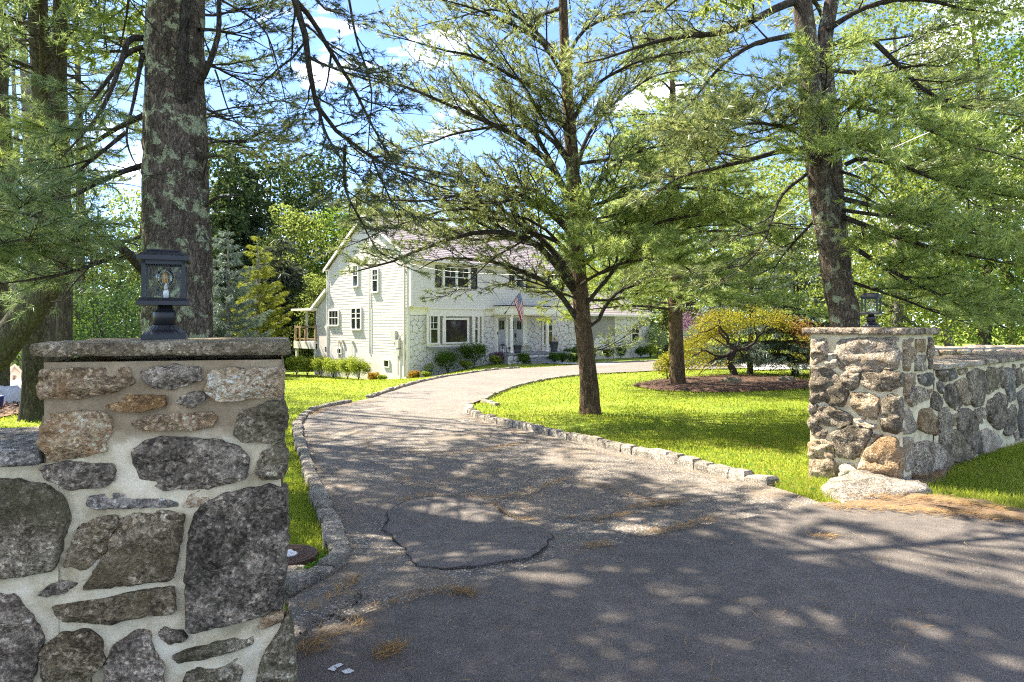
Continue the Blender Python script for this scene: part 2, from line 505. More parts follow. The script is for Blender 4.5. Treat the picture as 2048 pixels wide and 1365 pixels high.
def m_leaf(name, cols, trans=.45, tcol=None, scale=.7, gloss=.0, isl=.55):
    """leaves / needles: colour varies from clump to clump and from leaf to leaf; light passes through"""
    g = NT(name); v = g.coord()
    n = g.noise(v, scale, 3, .6)
    r = g.n('NewGeometry').outputs['Random Per Island']
    f = g.math('ADD', g.math('MULTIPLY', n, 1.0 - isl), g.math('MULTIPLY', r, isl))
    f = g.math('ADD', g.math('MULTIPLY', g.math('SUBTRACT', f, .5), 1.45), .5)
    k = len(cols)
    c = g.ramp(f, [(.2 + .6 * i / max(1, k - 1), x) for i, x in enumerate(cols)])
    t = g.mix(.6, c, tcol or tuple(min(1, x) for x in (cols[-1][0] * 1.5, cols[-1][1] * 1.6, cols[-1][2] * .8)))
    d = g.n('BsdfDiffuse', {'Color': c}); tr = g.n('BsdfTranslucent', {'Color': t})
    m1 = g.n('MixShader', {0: trans, 1: d.outputs[0], 2: tr.outputs[0]})
    res = m1
    if gloss:
        gl = g.n('BsdfGlossy', {'Color': (.8, .85, .85, 1), 'Roughness': .42})
        res = g.n('MixShader', {0: gloss, 1: m1.outputs[0], 2: gl.outputs[0]})
    g.t.links.new(res.outputs[0], g.out.inputs[0]); return g.m
M['grass'] = m_leaf('grass_blade', [(.09, .155, .022), (.165, .24, .03), (.24, .29, .042), (.35, .32, .10)], .5, (.50, .55, .04), .8, 0, .42)
M['clover'] = m_leaf('clover_leaf', [(.05, .12, .02), (.09, .18, .035)], .4, None, 3)
M['ndl_mid'] = m_leaf('needles_yellow_green', [(.09, .12, .04), (.165, .20, .065), (.26, .285, .11)], .48, (.42, .46, .13), .5, .06)
M['ndl_lush'] = m_leaf('needles_lush', [(.09, .145, .038), (.19, .255, .068), (.31, .37, .125)], .48, (.52, .60, .14), .6, .03)
M['ndl_blue'] = m_leaf('needles_blue_green', [(.055, .085, .036), (.115, .16, .062), (.19, .245, .11)], .42, (.30, .38, .11), .6, .04)
M['ndl_dark'] = m_leaf('needles_dark', [(.03, .042, .025), (.055, .07, .042), (.09, .105, .06)], .35, (.14, .17, .07), .4, .03)
M['ndl_spruce'] = m_leaf('needles_spruce', [(.06, .085, .045), (.105, .14, .07), (.16, .19, .105)], .45, (.24, .30, .11), .25, .03)
M['ndl_silver'] = m_leaf('needles_silver', [(.08, .115, .085), (.15, .19, .145), (.24, .28, .22)], .3, (.2, .28, .16), .5, .05)
M['ndl_dead'] = m_leaf('needles_dead', [(.19, .11, .045), (.34, .20, .08), (.44, .29, .13)], .2, (.4, .23, .08), 4)
M['lf_green'] = m_leaf('leaves_green', [(.03, .065, .014), (.06, .115, .02), (.10, .165, .03)], .45, (.24, .34, .04), .35)
M['lf_bright'] = m_leaf('leaves_bright', [(.065, .10, .024), (.135, .18, .042), (.22, .255, .075)], .5, (.34, .40, .08), .3)
M['lf_yellow'] = m_leaf('leaves_yellow_green', [(.09, .13, .02), (.17, .22, .03), (.27, .29, .05)], .5, (.42, .44, .06), .4)
M['lf_soft'] = m_leaf('soft_dark_leaves', [(.025, .042, .016), (.05, .075, .028), (.09, .12, .045)], .36, (.14, .19, .05), .45)
M['lf_dark'] = m_leaf('leaves_dark', [(.018, .042, .012), (.035, .07, .02), (.06, .10, .03)], .35, (.1, .18, .03), .8, .03)
M['lf_shrub'] = m_leaf('shrub_leaves', [(.10, .15, .02), (.21, .27, .03), (.36, .40, .10)], .42, (.45, .5, .06), 2)
M['lf_boxwood'] = m_leaf('boxwood_leaves', [(.035, .075, .015), (.07, .13, .025), (.12, .19, .04)], .35, None, 3)
M['lf_azalea'] = m_leaf('orange_leaves', [(.22, .09, .02), (.34, .19, .03), (.28, .27, .04)], .4, (.5, .3, .04), 4)
M['lf_maple'] = m_leaf('maple_leaves', [(.035, .07, .014), (.08, .125, .018), (.20, .20, .022), (.30, .20, .03)], .5, (.60, .52, .05), 1.3, 0, .35)
M['lf_maple_red'] = m_leaf('maple_leaves_rust', [(.16, .085, .035), (.27, .14, .055), (.34, .2, .08)], .35, (.5, .26, .08), 1.5)
M['lf_purple'] = m_leaf('purple_leaves', [(.10, .055, .08), (.2, .13, .17), (.3, .22, .26)], .4, (.3, .14, .2), 1)
M['lf_white'] = m_leaf('pale_leaves', [(.16, .22, .09), (.30, .36, .2), (.45, .48, .33)], .4, (.45, .5, .2), 1)
M['petal_white'] = plain('white_petals', (.8, .76, .78), .7)
M['petal_orange'] = plain('orange_petals', (.55, .25, .04), .7, .3, 30)

def m_bark(name, dark, light, lichen=None, lamt=.56, sc=1.0, moss=None):
    g = NT(name); v = g.coord('Object', (1, 1, .32)); vo = g.coord()
    n = g.noise(v, 14 * sc, 6, .72, .8); f = g.noise(vo, 70 * sc, 4, .75)
    b = g.noise(vo, 1.6, 3)
    r1 = g.math('ABSOLUTE', g.math('SUBTRACT', g.noise(v, 17 * sc, 4, .6, 1.2), .5)); r2 = g.math('ABSOLUTE', g.math('SUBTRACT', g.noise(v, 33 * sc, 3, .6, .8), .5))
    cr = g.math('MINIMUM', g.math('MULTIPLY', r1, 5.0), g.math('ADD', g.math('MULTIPLY', r2, 5.0), .15))
    c = g.mix(g.ramp(n, [(.3, 0.0), (.7, 1.0)]), dark, light)
    c = g.mix(.85, c, g.ramp(cr, [(0, .06), (.22, .48), (.8, .66)]), 'OVERLAY')
    c = g.mix(.75, c, g.ramp(f, [(.32, .2), (.68, .8)]), 'OVERLAY')
    c = g.mix(.35, c, g.ramp(b, [(.3, .3), (.7, .7)]), 'OVERLAY')
    h = g.math('ADD', g.math('MULTIPLY', g.ramp(cr, [(0, 0.0), (.45, 1.0)]), .9), g.math('MULTIPLY', g.math('ADD', n, f), .6))
    if moss:
        c = g.mix(g.ramp(g.noise(vo, 4, 5, .7), [(.48, 0.0), (.66, .7)]), c, moss)
    if lichen:
        ln = g.math('ADD', g.math('MULTIPLY', g.noise(vo, 6.5, 3, .55, .5), .60), g.math('MULTIPLY', g.noise(vo, 24, 4, .75, .8), .38))
        mk = g.ramp(ln, [(lamt, 0.0), (lamt + .022, 1.0)])
        lc = g.mix(g.noise(vo, 34, 4, .7), (.24, .26, .15), lichen)
        lc = g.mix(g.ramp(g.noise(vo, 90, 2), [(.4, .6), (.55, 0.0)]), lc, (.13, .14, .09))
        c = g.mix(mk, c, lc); h = g.math('ADD', h, g.math('MULTIPLY', mk, .45))
    return g.finish(c, .92, g.bump(h, .9, .02), .12)
M['bk_lichen'] = m_bark('pine_bark_lichen', (.075, .053, .038), (.215, .172, .132), (.60, .62, .40), .522)
M['bk_pine'] = m_bark('pine_bark', (.05, .036, .026), (.135, .105, .078), None)
M['bk_right'] = m_bark('pine_bark_right', (.075, .055, .041), (.21, .168, .132), (.54, .56, .38), .54)
M['bk_brown'] = m_bark('trunk_bark_brown', (.09, .056, .03), (.22, .15, .09), None)
M['bk_far'] = m_bark('far_bark', (.06, .048, .036), (.15, .125, .095), None, .5, .7, (.11, .11, .05))
M['bk_moss'] = m_bark('mossy_bark', (.055, .045, .03), (.15, .13, .085), None, .5, .9, (.105, .11, .045))
M['bk_pale'] = m_bark('pale_bark', (.17, .15, .125), (.33, .31, .27), None, .5, .8)
M['limb'] = m_bark('limb_bark', (.045, .036, .028), (.125, .105, .085), (.3, .33, .26), .62)
M['bk_maple'] = plain('maple_bark', (.045, .035, .03), .9, .4, 14, .15, 0, .4)

M['white'] = plain('white_paint', (.60, .565, .515), .55, .03, 2, .3)
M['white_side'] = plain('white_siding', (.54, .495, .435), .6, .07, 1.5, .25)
M['trim'] = plain('white_trim', (.68, .64, .57), .45, .03)
M['cream'] = plain('cream_trim', (.76, .73, .62), .5, .04)
M['stone_white'] = plain('painted_stone', (.60, .575, .54), .7, .07, 5, .2, 0, .4)
M['joint'] = plain('stone_joint', (.27, .255, .24), .9, .2, 12)
M['foundation'] = plain('foundation_paint', (.54, .505, .455), .8, .08, 3, .2, 0, .3)
M['roof'] = plain('roof_shingle', (.25, .212, .215), .85, .3, 3.5, .2)
M['shutter'] = plain('black_shutter', (.016, .016, .02), .5)
M['door'] = plain('grey_door', (.33, .34, .36), .45, .03)
M['black'] = plain('black_metal', (.014, .014, .016), .45, .3, 30, .45)
M['pane'] = NT('window_glass').finish((.012, .014, .015), .04, None, .55)
M['granite_step'] = plain('bluestone', (.22, .22, .23), .8, .15, 6)
M['wood'] = plain('deck_wood', (.34, .24, .13), .75, .3, 9)
M['brownwood'] = plain('brown_boards', (.20, .13, .09), .8, .25, 8)
M['meter'] = plain('meter_grey', (.42, .41, .37), .5, .1)
M['conduit'] = plain('old_conduit', (.50, .45, .37), .7, .25, 9)
M['pot'] = plain('planter_grey', (.075, .075, .08), .7, .2)
M['pot_pale'] = plain('planter_pale', (.45, .43, .40), .8, .15)
M['yellow_wall'] = plain('cream_yellow_wall', (.62, .50, .27), .8, .08)
M['tin'] = plain('grey_metal_roof', (.36, .35, .34), .6, .2)
M['tarp'] = plain('grey_tarp', (.42, .42, .43), .6, .25, 6)
M['blue'] = plain('blue_plastic', (.03, .06, .35), .4, .1)
M['rust'] = plain('rusty_iron', (.115, .072, .052), .8, .3, 25, .3, .3, .4)
M['whiteplastic'] = plain('white_plastic', (.75, .74, .72), .4, .05)
M['markpaint'] = plain('chipped_white_paint', (.62, .61, .60), .8, .1, 40)
M['flagstone'] = rock('flagstone', (.2, .2, .195), (.3, .295, .285), (.42, .41, .4))
M['filament'] = plain('filament', (.62, .33, .06), .5)

def m_glass(name, tint=(.92, .95, .93), gl=.12, k=.22):
    g = NT(name)
    tr = g.n('BsdfTransparent', {'Color': (*tint, 1)}); s = g.n('BsdfGlossy', {'Color': (1, 1, 1, 1), 'Roughness': .03})
    fr = g.math('ADD', g.math('MULTIPLY', g.n('LayerWeight', {'Blend': .25}).outputs[0], k), gl * .012)
    mx = g.n('MixShader', {0: fr, 1: tr.outputs[0], 2: s.outputs[0]})
    g.t.links.new(mx.outputs[0], g.out.inputs[0]); return g.m
M['glass'] = m_glass('lantern_glass')
M['bulb'] = m_glass('bulb_glass', (.97, .96, .93), .3, 1.3)
# ------------------------------------------------------------------ ground, road, driveway
def axis(parts):
    out = []
    for a, b, st in parts: out.append(np.arange(a, b, st))
    return np.unique(np.round(np.concatenate(out + [np.array([parts[-1][1]])]), 4))
gx = axis([(-600, -60, 60), (-60, -14, 2), (-14, 14, .3), (14, 60, 2), (60, 600, 60)])
gy = axis([(-60, -6, 6), (-6, 3, .6), (3, 16, .25), (16, 46, .6), (46, 120, 4), (120, 900, 60)])
X, Y = np.meshgrid(gx, gy)
far = ss(70, 200, np.hypot(X, Y))
Z = gz(X, Y) + fbm(np.stack([X * .5, Y * .5, X * 0], -1), 3, 3) * .018 * ss(.3, 3, (X + 1.02) * -.557 + (Y - 3.22) * .83)
nx_, ny_ = len(gx), len(gy)
idx = np.arange(nx_ * ny_).reshape(ny_, nx_)
Q = np.stack([idx[:-1, :-1], idx[:-1, 1:], idx[1:, 1:], idx[1:, :-1]], -1).reshape(-1, 4)
Z = Z - .045 * (np.hypot(X, Y) < 60)     # the turf's soil sits a little below blades, kerbs and pavements
tag(obj('ground', mesh('ground', np.stack([X, Y, Z], -1).reshape(-1, 3), None, Q), M['lawn']), 'lawn and soil sloping gently down towards the white house', kind='structure')

LC1 = [(578, 1195), (640, 1166), (688, 1137), (703, 1108), (692, 1078), (670, 1030), (646, 980), (625, 930), (608, 880), (605, 850), (617, 832), (645, 818), (705, 806)]
LC2 = [(742, 797), (790, 781), (840, 766), (900, 753), (970, 743), (1040, 737)]
LC3 = [(1195, 728), (1340, 722), (1480, 718)]
RC1 = [(1535, 974), (1400, 944), (1250, 908), (1100, 873), (1000, 852), (950, 838), (930, 825), (932, 814)]
RC2 = [(990, 810), (960, 802), (985, 788), (1035, 771), (1100, 757), (1170, 749)]
left_e = gpoly([(572, 1340)] + LC1 + LC2 + [(1120, 733)] + LC3 + [(1700, 714)])
right_e = gpoly([(1700, 1030), (1640, 1010), (1585, 990)] + RC1 + [(960, 802), (985, 788), (1035, 771), (1100, 757), (1170, 749), (1330, 741), (1480, 737), (1700, 735)])
NS, NA = 150, 16
le, re_ = resample(left_e, NS), resample(right_e, NS)
t = np.linspace(0, 1, NA)[None, :, None]
P = le[:, None, :] * (1 - t) + re_[:, None, :] * t
P[..., 2] = gz(P[..., 0], P[..., 1]) + .012 + fbm(np.stack([P[..., 0] * 1.2, P[..., 1] * 1.2, P[..., 0] * 0], -1), 12, 3) * .010
idx = np.arange(NS * NA).reshape(NS, NA)
Q = np.stack([idx[:-1, :-1], idx[:-1, 1:], idx[1:, 1:], idx[1:, :-1]], -1).reshape(-1, 4)
tag(obj('driveway', mesh('driveway', P.reshape(-1, 3), None, Q), M['drive']), 'worn asphalt driveway curving up to the house', kind='structure')
drive_poly = np.vstack([le[:, :2], re_[::-1, :2]])

def wob(pts, n, amp, seed, closed=False):
    p = resample(np.asarray(pts, float), n, closed)
    w = fbm(np.c_[p[:, :2] * 5, np.full(len(p), seed)], seed, 3)
    w2 = fbm(np.c_[p[:, :2] * 5, np.full(len(p), seed + 9.)], seed + 9, 3)
    p[:, 0] += w * amp; p[:, 1] += w2 * amp
    return p
seam = wob(gpoly([(560, 1292), (600, 1282), (760, 1228), (900, 1190), (1100, 1130), (1300, 1080), (1500, 1040), (1640, 1012)]), 90, .018, 4)
verge = wob(gpoly([(1640, 1012), (1700, 1014), (1800, 1020), (1900, 1030), (2048, 1048), (2300, 1085), (2700, 1150)]), 60, .05, 5)
edge = np.vstack([seam, verge[1:]])[:, :2]
outer = np.array([[14, 1.0], [30, -4], [30, -30], [-30, -30], [-30, -8], [-6.5, -.6], [-3.4, .9], [-2.2, 1.75], [-1.25, 2.3]])
rp = np.vstack([edge, outer])
import mathutils
def flat_sheet(poly, z):
    tri = mathutils.geometry.tessellate_polygon([[Vector((p[0], p[1], 0)) for p in poly]])
    return np.c_[poly, np.full(len(poly), z)], tri
V, T = flat_sheet(rp, .026)
n = len(rp); V = np.vstack([V, np.c_[rp, np.full(n, -.05)]])
skirt = [(i, i + n, (i + 1) % n + n, (i + 1) % n) for i in range(n)]
tag(obj('road', mesh('road', V, T, skirt, None, False), M['road']), 'dark smooth asphalt road in front of the gate pillars', kind='structure')
road_poly = rp

# asphalt patch with a broken rim and a flat dark strip for the shaded crack round it
pp = [(783, 1022), (815, 1006), (880, 996), (940, 997), (985, 1010), (1010, 1032), (1050, 1050), (1085, 1062), (1100, 1080), (1098, 1100), (1080, 1112), (1060, 1125), (1010, 1132), (950, 1142), (880, 1146), (840, 1140), (815, 1118), (800, 1098), (778, 1078), (770, 1052)]
pg = wob(gpoly(pp), 190, .035, 8, True)
c = pg.mean(0)
V = [pg * 1.0, c + (pg - c) * .985, c + (pg - c) * .9, c + (pg - c) * .6, c + (pg - c) * .3]
for k, h in enumerate((-.01, .028, .036, .038, .036)): V[k][:, 2] = gz(V[k][:, 0], V[k][:, 1]) + h
cc = c.copy(); cc[2] = float(gz(c[0], c[1])) + .036
n = len(pg); i = np.arange(n); j = (i + 1) % n
Q = np.vstack([np.stack([k * n + i, k * n + j, (k + 1) * n + j, (k + 1) * n + i], 1) for k in range(4)])
T = np.stack([4 * n + i, 4 * n + j, np.full(n, 5 * n)], 1)
tag(obj('asphalt_patch', mesh('asphalt_patch', np.vstack(V + [cc[None]]), T, Q), M['patch']), 'darker asphalt patch with a cracked rim in the driveway', kind='structure')
k0 = [k for k in range(n) if (pg[k] - c)[0] < -.15 or (pg[k] - c)[1] < -.25]
rim = pg[[k for k in range(n) if k in set(k0)]]
w = .001 + .014 * np.clip(fbm(np.c_[rim[:, :2] * 7, rim[:, 0] * 0 + 3], 31, 3) + .05, 0, 1)
o_ = c + (rim - c) * (1 + w / np.maximum(.3, np.linalg.norm(rim - c, axis=1)))[:, None] * 1.004
i_ = c + (rim - c) * .995
for a in (o_, i_): a[:, 2] = gz(a[:, 0], a[:, 1]) + .0235
m_ = len(rim); ii = np.arange(m_ - 1)
ok = np.linalg.norm(rim[1:] - rim[:-1], axis=1) < .2
Q = np.stack([ii, ii + 1, m_ + ii + 1, m_ + ii], 1)[ok]
tag(obj('pavement_crack', mesh('pavement_crack', np.vstack([i_, o_]), None, Q), M['crack']), 'flat dark strip standing for the shaded crack along the rim of the asphalt patch', kind='structure')

# ------------------------------------------------------------------ granite kerbs, one block at a time
def kerb(pts, label, step=.25, w=.13, h=.10, side=1, seed=0):
    rg = np.random.default_rng(100 + seed)
    line = resample(gpoly(pts), 400); L = plen(line)
    d = np.r_[0, np.cumsum(np.linalg.norm(np.diff(line, axis=0), axis=1))]
    pos = 0.0; root = thing('granite_curb', label, None, line[0]); root['kind'] = 'structure'
    base = line[0]
    while pos < L - .08:
        l = step * rg.uniform(.75, 1.35); l = min(l, L - pos)
        a = np.array([np.interp(pos + .002, d, line[:, k]) for k in range(3)]); b = np.array([np.interp(pos + l - .002, d, line[:, k]) for k in range(3)])
        tdir = nrm((b - a) * (1, 1, 0)); nd = np.array([-tdir[1], tdir[0], 0]) * side
        ww, hh, jz = w * rg.uniform(.85, 1.15), h * rg.uniform(.8, 1.15), rg.uniform(-.008, .012)
        g = lambda p: float(gz(p[0], p[1]))
        off = nd * rg.uniform(-.012, .012)
        V = []
        for z, e in ((-.08, 0), (hh * .72 + jz, .002), (hh + jz, .018)):
            for (q, sx) in ((a, 1), (b, -1)):
                for s_ in (0, 1):
                    p = q + tdir * sx * e * 1.3 + nd * ((ww - e) if s_ else e) + off + rg.uniform(-.005, .005, 3) * (1, 1, .6 if z > 0 else 0)
                    V.append([p[0], p[1], g(q) + z])
        V = np.array(V) - base
        Q = []
        for k in (0, 4):
            Q += [(k, k + 2, k + 6, k + 4), (k + 2, k + 3, k + 7, k + 6), (k + 3, k + 1, k + 5, k + 7), (k + 1, k, k + 4, k + 5)]
        Q += [(8, 10, 11, 9)]
        obj('curb_stone', mesh('curb_stone', V, None, Q, None, False), M['st_curb'], root)
        pos += l
kerb(LC1, 'granite block kerb along the left side of the driveway by the near pillar', .23, .14, .075, 1, 1)
kerb(LC2, 'granite block kerb bordering the sunlit front lawn before the house', .30, .13, .08, 1, 2)
kerb(LC3, 'granite block kerb in front of the garage wing lawn', .32, .13, .10, 1, 3)
kerb(RC1, 'granite block kerb along the right lawn of the driveway', .25, .15, .11, -1, 4)
kerb(RC2, 'low kerb edge of the right lawn on the far bend', .3, .10, .045, -1, 5)

# ------------------------------------------------------------------ mulch beds and the path to the porch
def blob_bed(name, pts, m, label, h=.06, off=0.0, n=60, amp=.05, seed=0, world=False):
    p = np.array(pts, float) if world else gpoly(pts)
    if p.shape[1] == 2: p = np.c_[p, p[:, 0] * 0]
    p = wob(p, n, amp, 40 + seed, True); c = p.mean(0)
    V = []
    for s, hh in ((1.0, -.05), (.97, .45), (.8, .8), (.5, 1), (.2, 1)):
        q = c + (p - c) * s; q[:, 2] = gz(q[:, 0], q[:, 1]) + off + hh * h + (fbm(np.c_[q[:, :2] * 6, q[:, 0] * 0], seed, 3) * .02 if s < 1 else 0)
        V.append(q)
    cc = c.copy(); cc[2] = float(gz(c[0], c[1])) + off + h
    i = np.arange(n); j = (i + 1) % n
    Q = np.vstack([np.stack([k * n + i, k * n + j, (k + 1) * n + j, (k + 1) * n + i], 1) for k in range(4)])
    T = np.stack([4 * n + i, 4 * n + j, np.full(n, 5 * n)], 1)
    tag(obj(name, mesh(name, np.vstack(V + [cc[None]]), T, Q), m), label, kind='structure')
    return p[:, :2]
HA = math.radians(43); HO = V3(-5.5, 36.0, -1.5)
HU, HW = V3(math.cos(HA), math.sin(HA), 0), V3(-math.sin(HA), math.cos(HA), 0)
def hw(lx, ly, z=0): return HO + HU * lx + HW * ly + V3(0, 0, z)
def hg(lx, ly):
    p = hw(lx, ly); return V3(p[0], p[1], float(gz(p[0], p[1])))
bed_maple = blob_bed('mulch_bed', [(1265, 771), (1310, 762), (1400, 755), (1480, 752), (1560, 756), (1640, 766), (1680, 775), (1600, 778), (1500, 783), (1400, 784), (1310, 780)], M['mulch'], 'brown bark mulch bed under the weeping maple', .10, .0, 80, .08, 1)
bed_side = blob_bed('mulch_bed', [hg(-1.4, -1.7), hg(-1.9, 1.0), hg(-1.6, 4), hg(-1.7, 9), hg(-1.6, 12.5), hg(.2, 12.5), hg(.2, -.1), hg(5.9, -.1), hg(5.9, -1.5), hg(3, -2.0), hg(.6, -1.6)], M['mulch'], 'mulch bed along the white gable wall and front corner', .07, .0, 120, .06, 2)
bed_front = blob_bed('mulch_bed', [hg(6.0, -.2), hg(6.0, -2.2), hg(8.2, -2.6), hg(12.4, -2.5), hg(13.5, -1.5), hg(13.5, .9), hg(10.3, 0), hg(10.3, -1.4), hg(6.3, -1.4)], M['mulch'], 'mulch bed with low shrubs before the front porch', .06, .0, 90, .05, 3)
bed_wing = blob_bed('mulch_bed', [hg(13.6, .95), hg(13.6, -.3), hg(18, -.1), hg(23.5, -.1), hg(23.5, 1.0)], M['mulch'], 'narrow mulch bed at the foot of the garage wing', .06, .0, 60, .05, 4)
bed_yard = blob_bed('dirt_patch', [(-120, 850), (-100, 800), (0, 790), (75, 800), (80, 820), (40, 828), (-20, 838)], M['dirt'], 'bare brown dirt and leaf litter in the neighbouring yard', .03, .0, 50, .1, 5)
verge_dirt = blob_bed('dirt_patch', [(1640, 1016), (1700, 1003), (1820, 992), (1880, 985), (1980, 1005), (2060, 1022), (2060, 1046), (1900, 1028), (1760, 1018)], M['dirt'], 'strip of bare dirt and needles along the road edge', .02, .0, 60, .05, 6)
foot_dirt = blob_bed('dirt_patch', [(1800, 968), (1850, 945), (1900, 940), (1890, 960), (1850, 985), (1800, 982)], M['dirt'], 'bare soil at the foot of the right stone wall', .02, .0, 40, .05, 7)
bx_, by_ = hg(8.6, -1.5), hg(8.6, -6.2)
pth = np.array([hg(7.6, -1.6), hg(9.6, -1.6), hg(9.9, -4.0), hg(10.6, -6.0), hg(8.6, -6.3), hg(8.0, -4.0)])
pq = resample(pth, 40, True); c = pq.mean(0)
V = np.vstack([pq, c[None]]); V[:, 2] = gz(V[:, 0], V[:, 1]) + .015
tag(obj('path', mesh('path', V, [(i, (i + 1) % 40, 40) for i in range(40)]), M['pathstone']), 'pale flagstone path from the driveway to the porch', kind='structure')
path_poly = pq[:, :2]

# ------------------------------------------------------------------ grass, litter
def in_any(P, polys):
    r = np.zeros(len(P), bool)
    for q in polys: r |= inpoly(P, q)
    return r
house_foot = np.array([hw(0, -.3)[:2], hw(23, .5)[:2], hw(23, 9)[:2], hw(0, 16)[:2]])
def blades(P, h, w, lean=.5):
    n = len(P); a = rng.uniform(0, 2 * np.pi, n)
    d = np.c_[np.cos(a), np.sin(a), np.zeros(n)]; l = rng.uniform(-np.pi, np.pi, n)
    e = np.c_[np.cos(l), np.sin(l), np.zeros(n)] * (lean * h * rng.uniform(.1, 1, n))[:, None]
    V = np.stack([P - d * w[:, None] / 2, P + d * w[:, None] / 2, P + e + np.c_[np.zeros((n, 2)), h]], 1).reshape(-1, 3)
    return V, np.arange(3 * n).reshape(-1, 3)
def lawn_points(n, y0, y1, xa, xb, pw):
    u = rng.uniform(0, 1, n)
    y = (y0 ** (1 - pw) + u * (y1 ** (1 - pw) - y0 ** (1 - pw))) ** (1 / (1 - pw))
    x = (xa + (xb - xa) * rng.uniform(0, 1, n)) * y
    return np.c_[x, y]
P = lawn_points(470000, 4.6, 42, -.86, .86, 1.45)
bad = in_any(P, [drive_poly, road_poly, bed_maple, bed_side, bed_front, bed_wing, bed_yard, path_poly, house_foot])
bad |= in_any(P, [verge_dirt, foot_dirt]) & (rng.uniform(0, 1, len(P)) < .86)
th = fbm(np.c_[P * .9, P[:, :1] * 0], 60, 3)
bad |= rng.uniform(0, 1, len(P)) < np.clip(.12 + .55 * th, 0, .75) * (P[:, 1] < 16)
P = P[~bad]
d = P[:, 1]
h = (.020 + .024 * rng.uniform(0, 1, len(P)) ** 2) * (1 + .012 * d); w = .0045 + .0011 * d
V, T = blades(np.c_[P, gz(P[:, 0], P[:, 1]) - .02], h, w, .8)
tag(obj('grass', mesh('grass', V, T, None, None, False), M['grass']), 'short green lawn grass', 'grass', kind='stuff')
print('grass tris', len(T))
# near strip by the manhole and the clover / weeds
def near_patch(pts, n, h0, h1, w0):
    q = gpoly(pts)[:, :2]; lo, hi = q.min(0), q.max(0)
    P = rng.uniform(lo, hi, (n, 2)); P = P[inpoly(P, q) & ~in_any(P, [drive_poly, road_poly])]
    return P, np.c_[P, gz(P[:, 0], P[:, 1]) - .015], rng.uniform(h0, h1, len(P)), np.full(len(P), w0)
VV, TT, nn = [], [], 0
for args in (([(560, 1130), (660, 1110), (690, 1110), (660, 1020), (600, 900), (560, 850)], 26000, .02, .075, .005),
             ([(1560, 985), (1640, 1000), (1640, 960), (1540, 960)], 5000, .03, .09, .006),
             ([(1780, 990), (1900, 1010), (2060, 1030), (2060, 890), (1900, 950)], 30000, .02, .08, .006),
             ([(1612, 975), (1790, 968), (1800, 985), (1640, 1000)], 900, .03, .12, .006)):
    _, P3, h, w = near_patch(*args)
    if len(P3):
        V, T = blades(P3, h, w, .9); VV.append(V); TT.append(T + nn); nn += len(V)
tag(obj('grass_tufts', mesh('grass_tufts', np.vstack(VV), np.vstack(TT), None, None, False), M['grass']), 'longer grass tufts by the kerb and wall foot', 'grass', kind='stuff')

def flat_leaves(P, nrmz, size, m_pts=6, asp=1.0):
    """small leaf hexagons lying nearly flat"""
    n = len(P); a = rng.uniform(0, 2 * np.pi, n)
    tilt = rng.uniform(-nrmz, nrmz, (n, 2))
    ux = np.c_[np.cos(a), np.sin(a), tilt[:, 0]]; uy = np.c_[-np.sin(a), np.cos(a), tilt[:, 1]]
    c = [(1, 0), (.45, .5), (-.45, .5), (-1, 0), (-.45, -.5), (.45, -.5)]
    V = np.stack([P + (ux * p + uy * q * asp) * size[:, None] for p, q in c], 1).reshape(-1, 3)
    b = np.arange(n)[:, None] * 6
    return V, np.vstack([b + np.array([0, 1, 2, 3]), b + np.array([0, 3, 4, 5])])
q = gpoly([(590, 1150), (640, 1120), (672, 1105), (668, 1125), (640, 1150), (600, 1175)])[:, :2]
P = rng.uniform(q.min(0) - .05, q.max(0) + .05, (420, 2)); P = P[inpoly(P, q)]
q2 = gpoly([(565, 1010), (660, 1075), (690, 1075), (620, 930), (580, 900)])[:, :2]
P2 = rng.uniform(q2.min(0), q2.max(0), (260, 2)); P2 = P2[inpoly(P2, q2)]
q3 = gpoly([(1540, 985), (1640, 1000), (1600, 950), (1200, 880), (1300, 905)])[:, :2]
P3_ = rng.uniform(q3.min(0), q3.max(0), (900, 2)); P3_ = P3_[inpoly(P3_, q3) & ~inpoly(P3_, drive_poly)]
P = np.vstack([P, P2, P3_]); hz = gz(P[:, 0], P[:, 1]) + rng.uniform(.0, .06, len(P))
V, Q = flat_leaves(np.c_[P, hz], .5, rng.uniform(.012, .03, len(P)))
tag(obj('clover', mesh('clover', V, None, Q, None, False), M['clover']), 'low clover and weeds growing through the kerbside grass', 'weeds', kind='stuff')

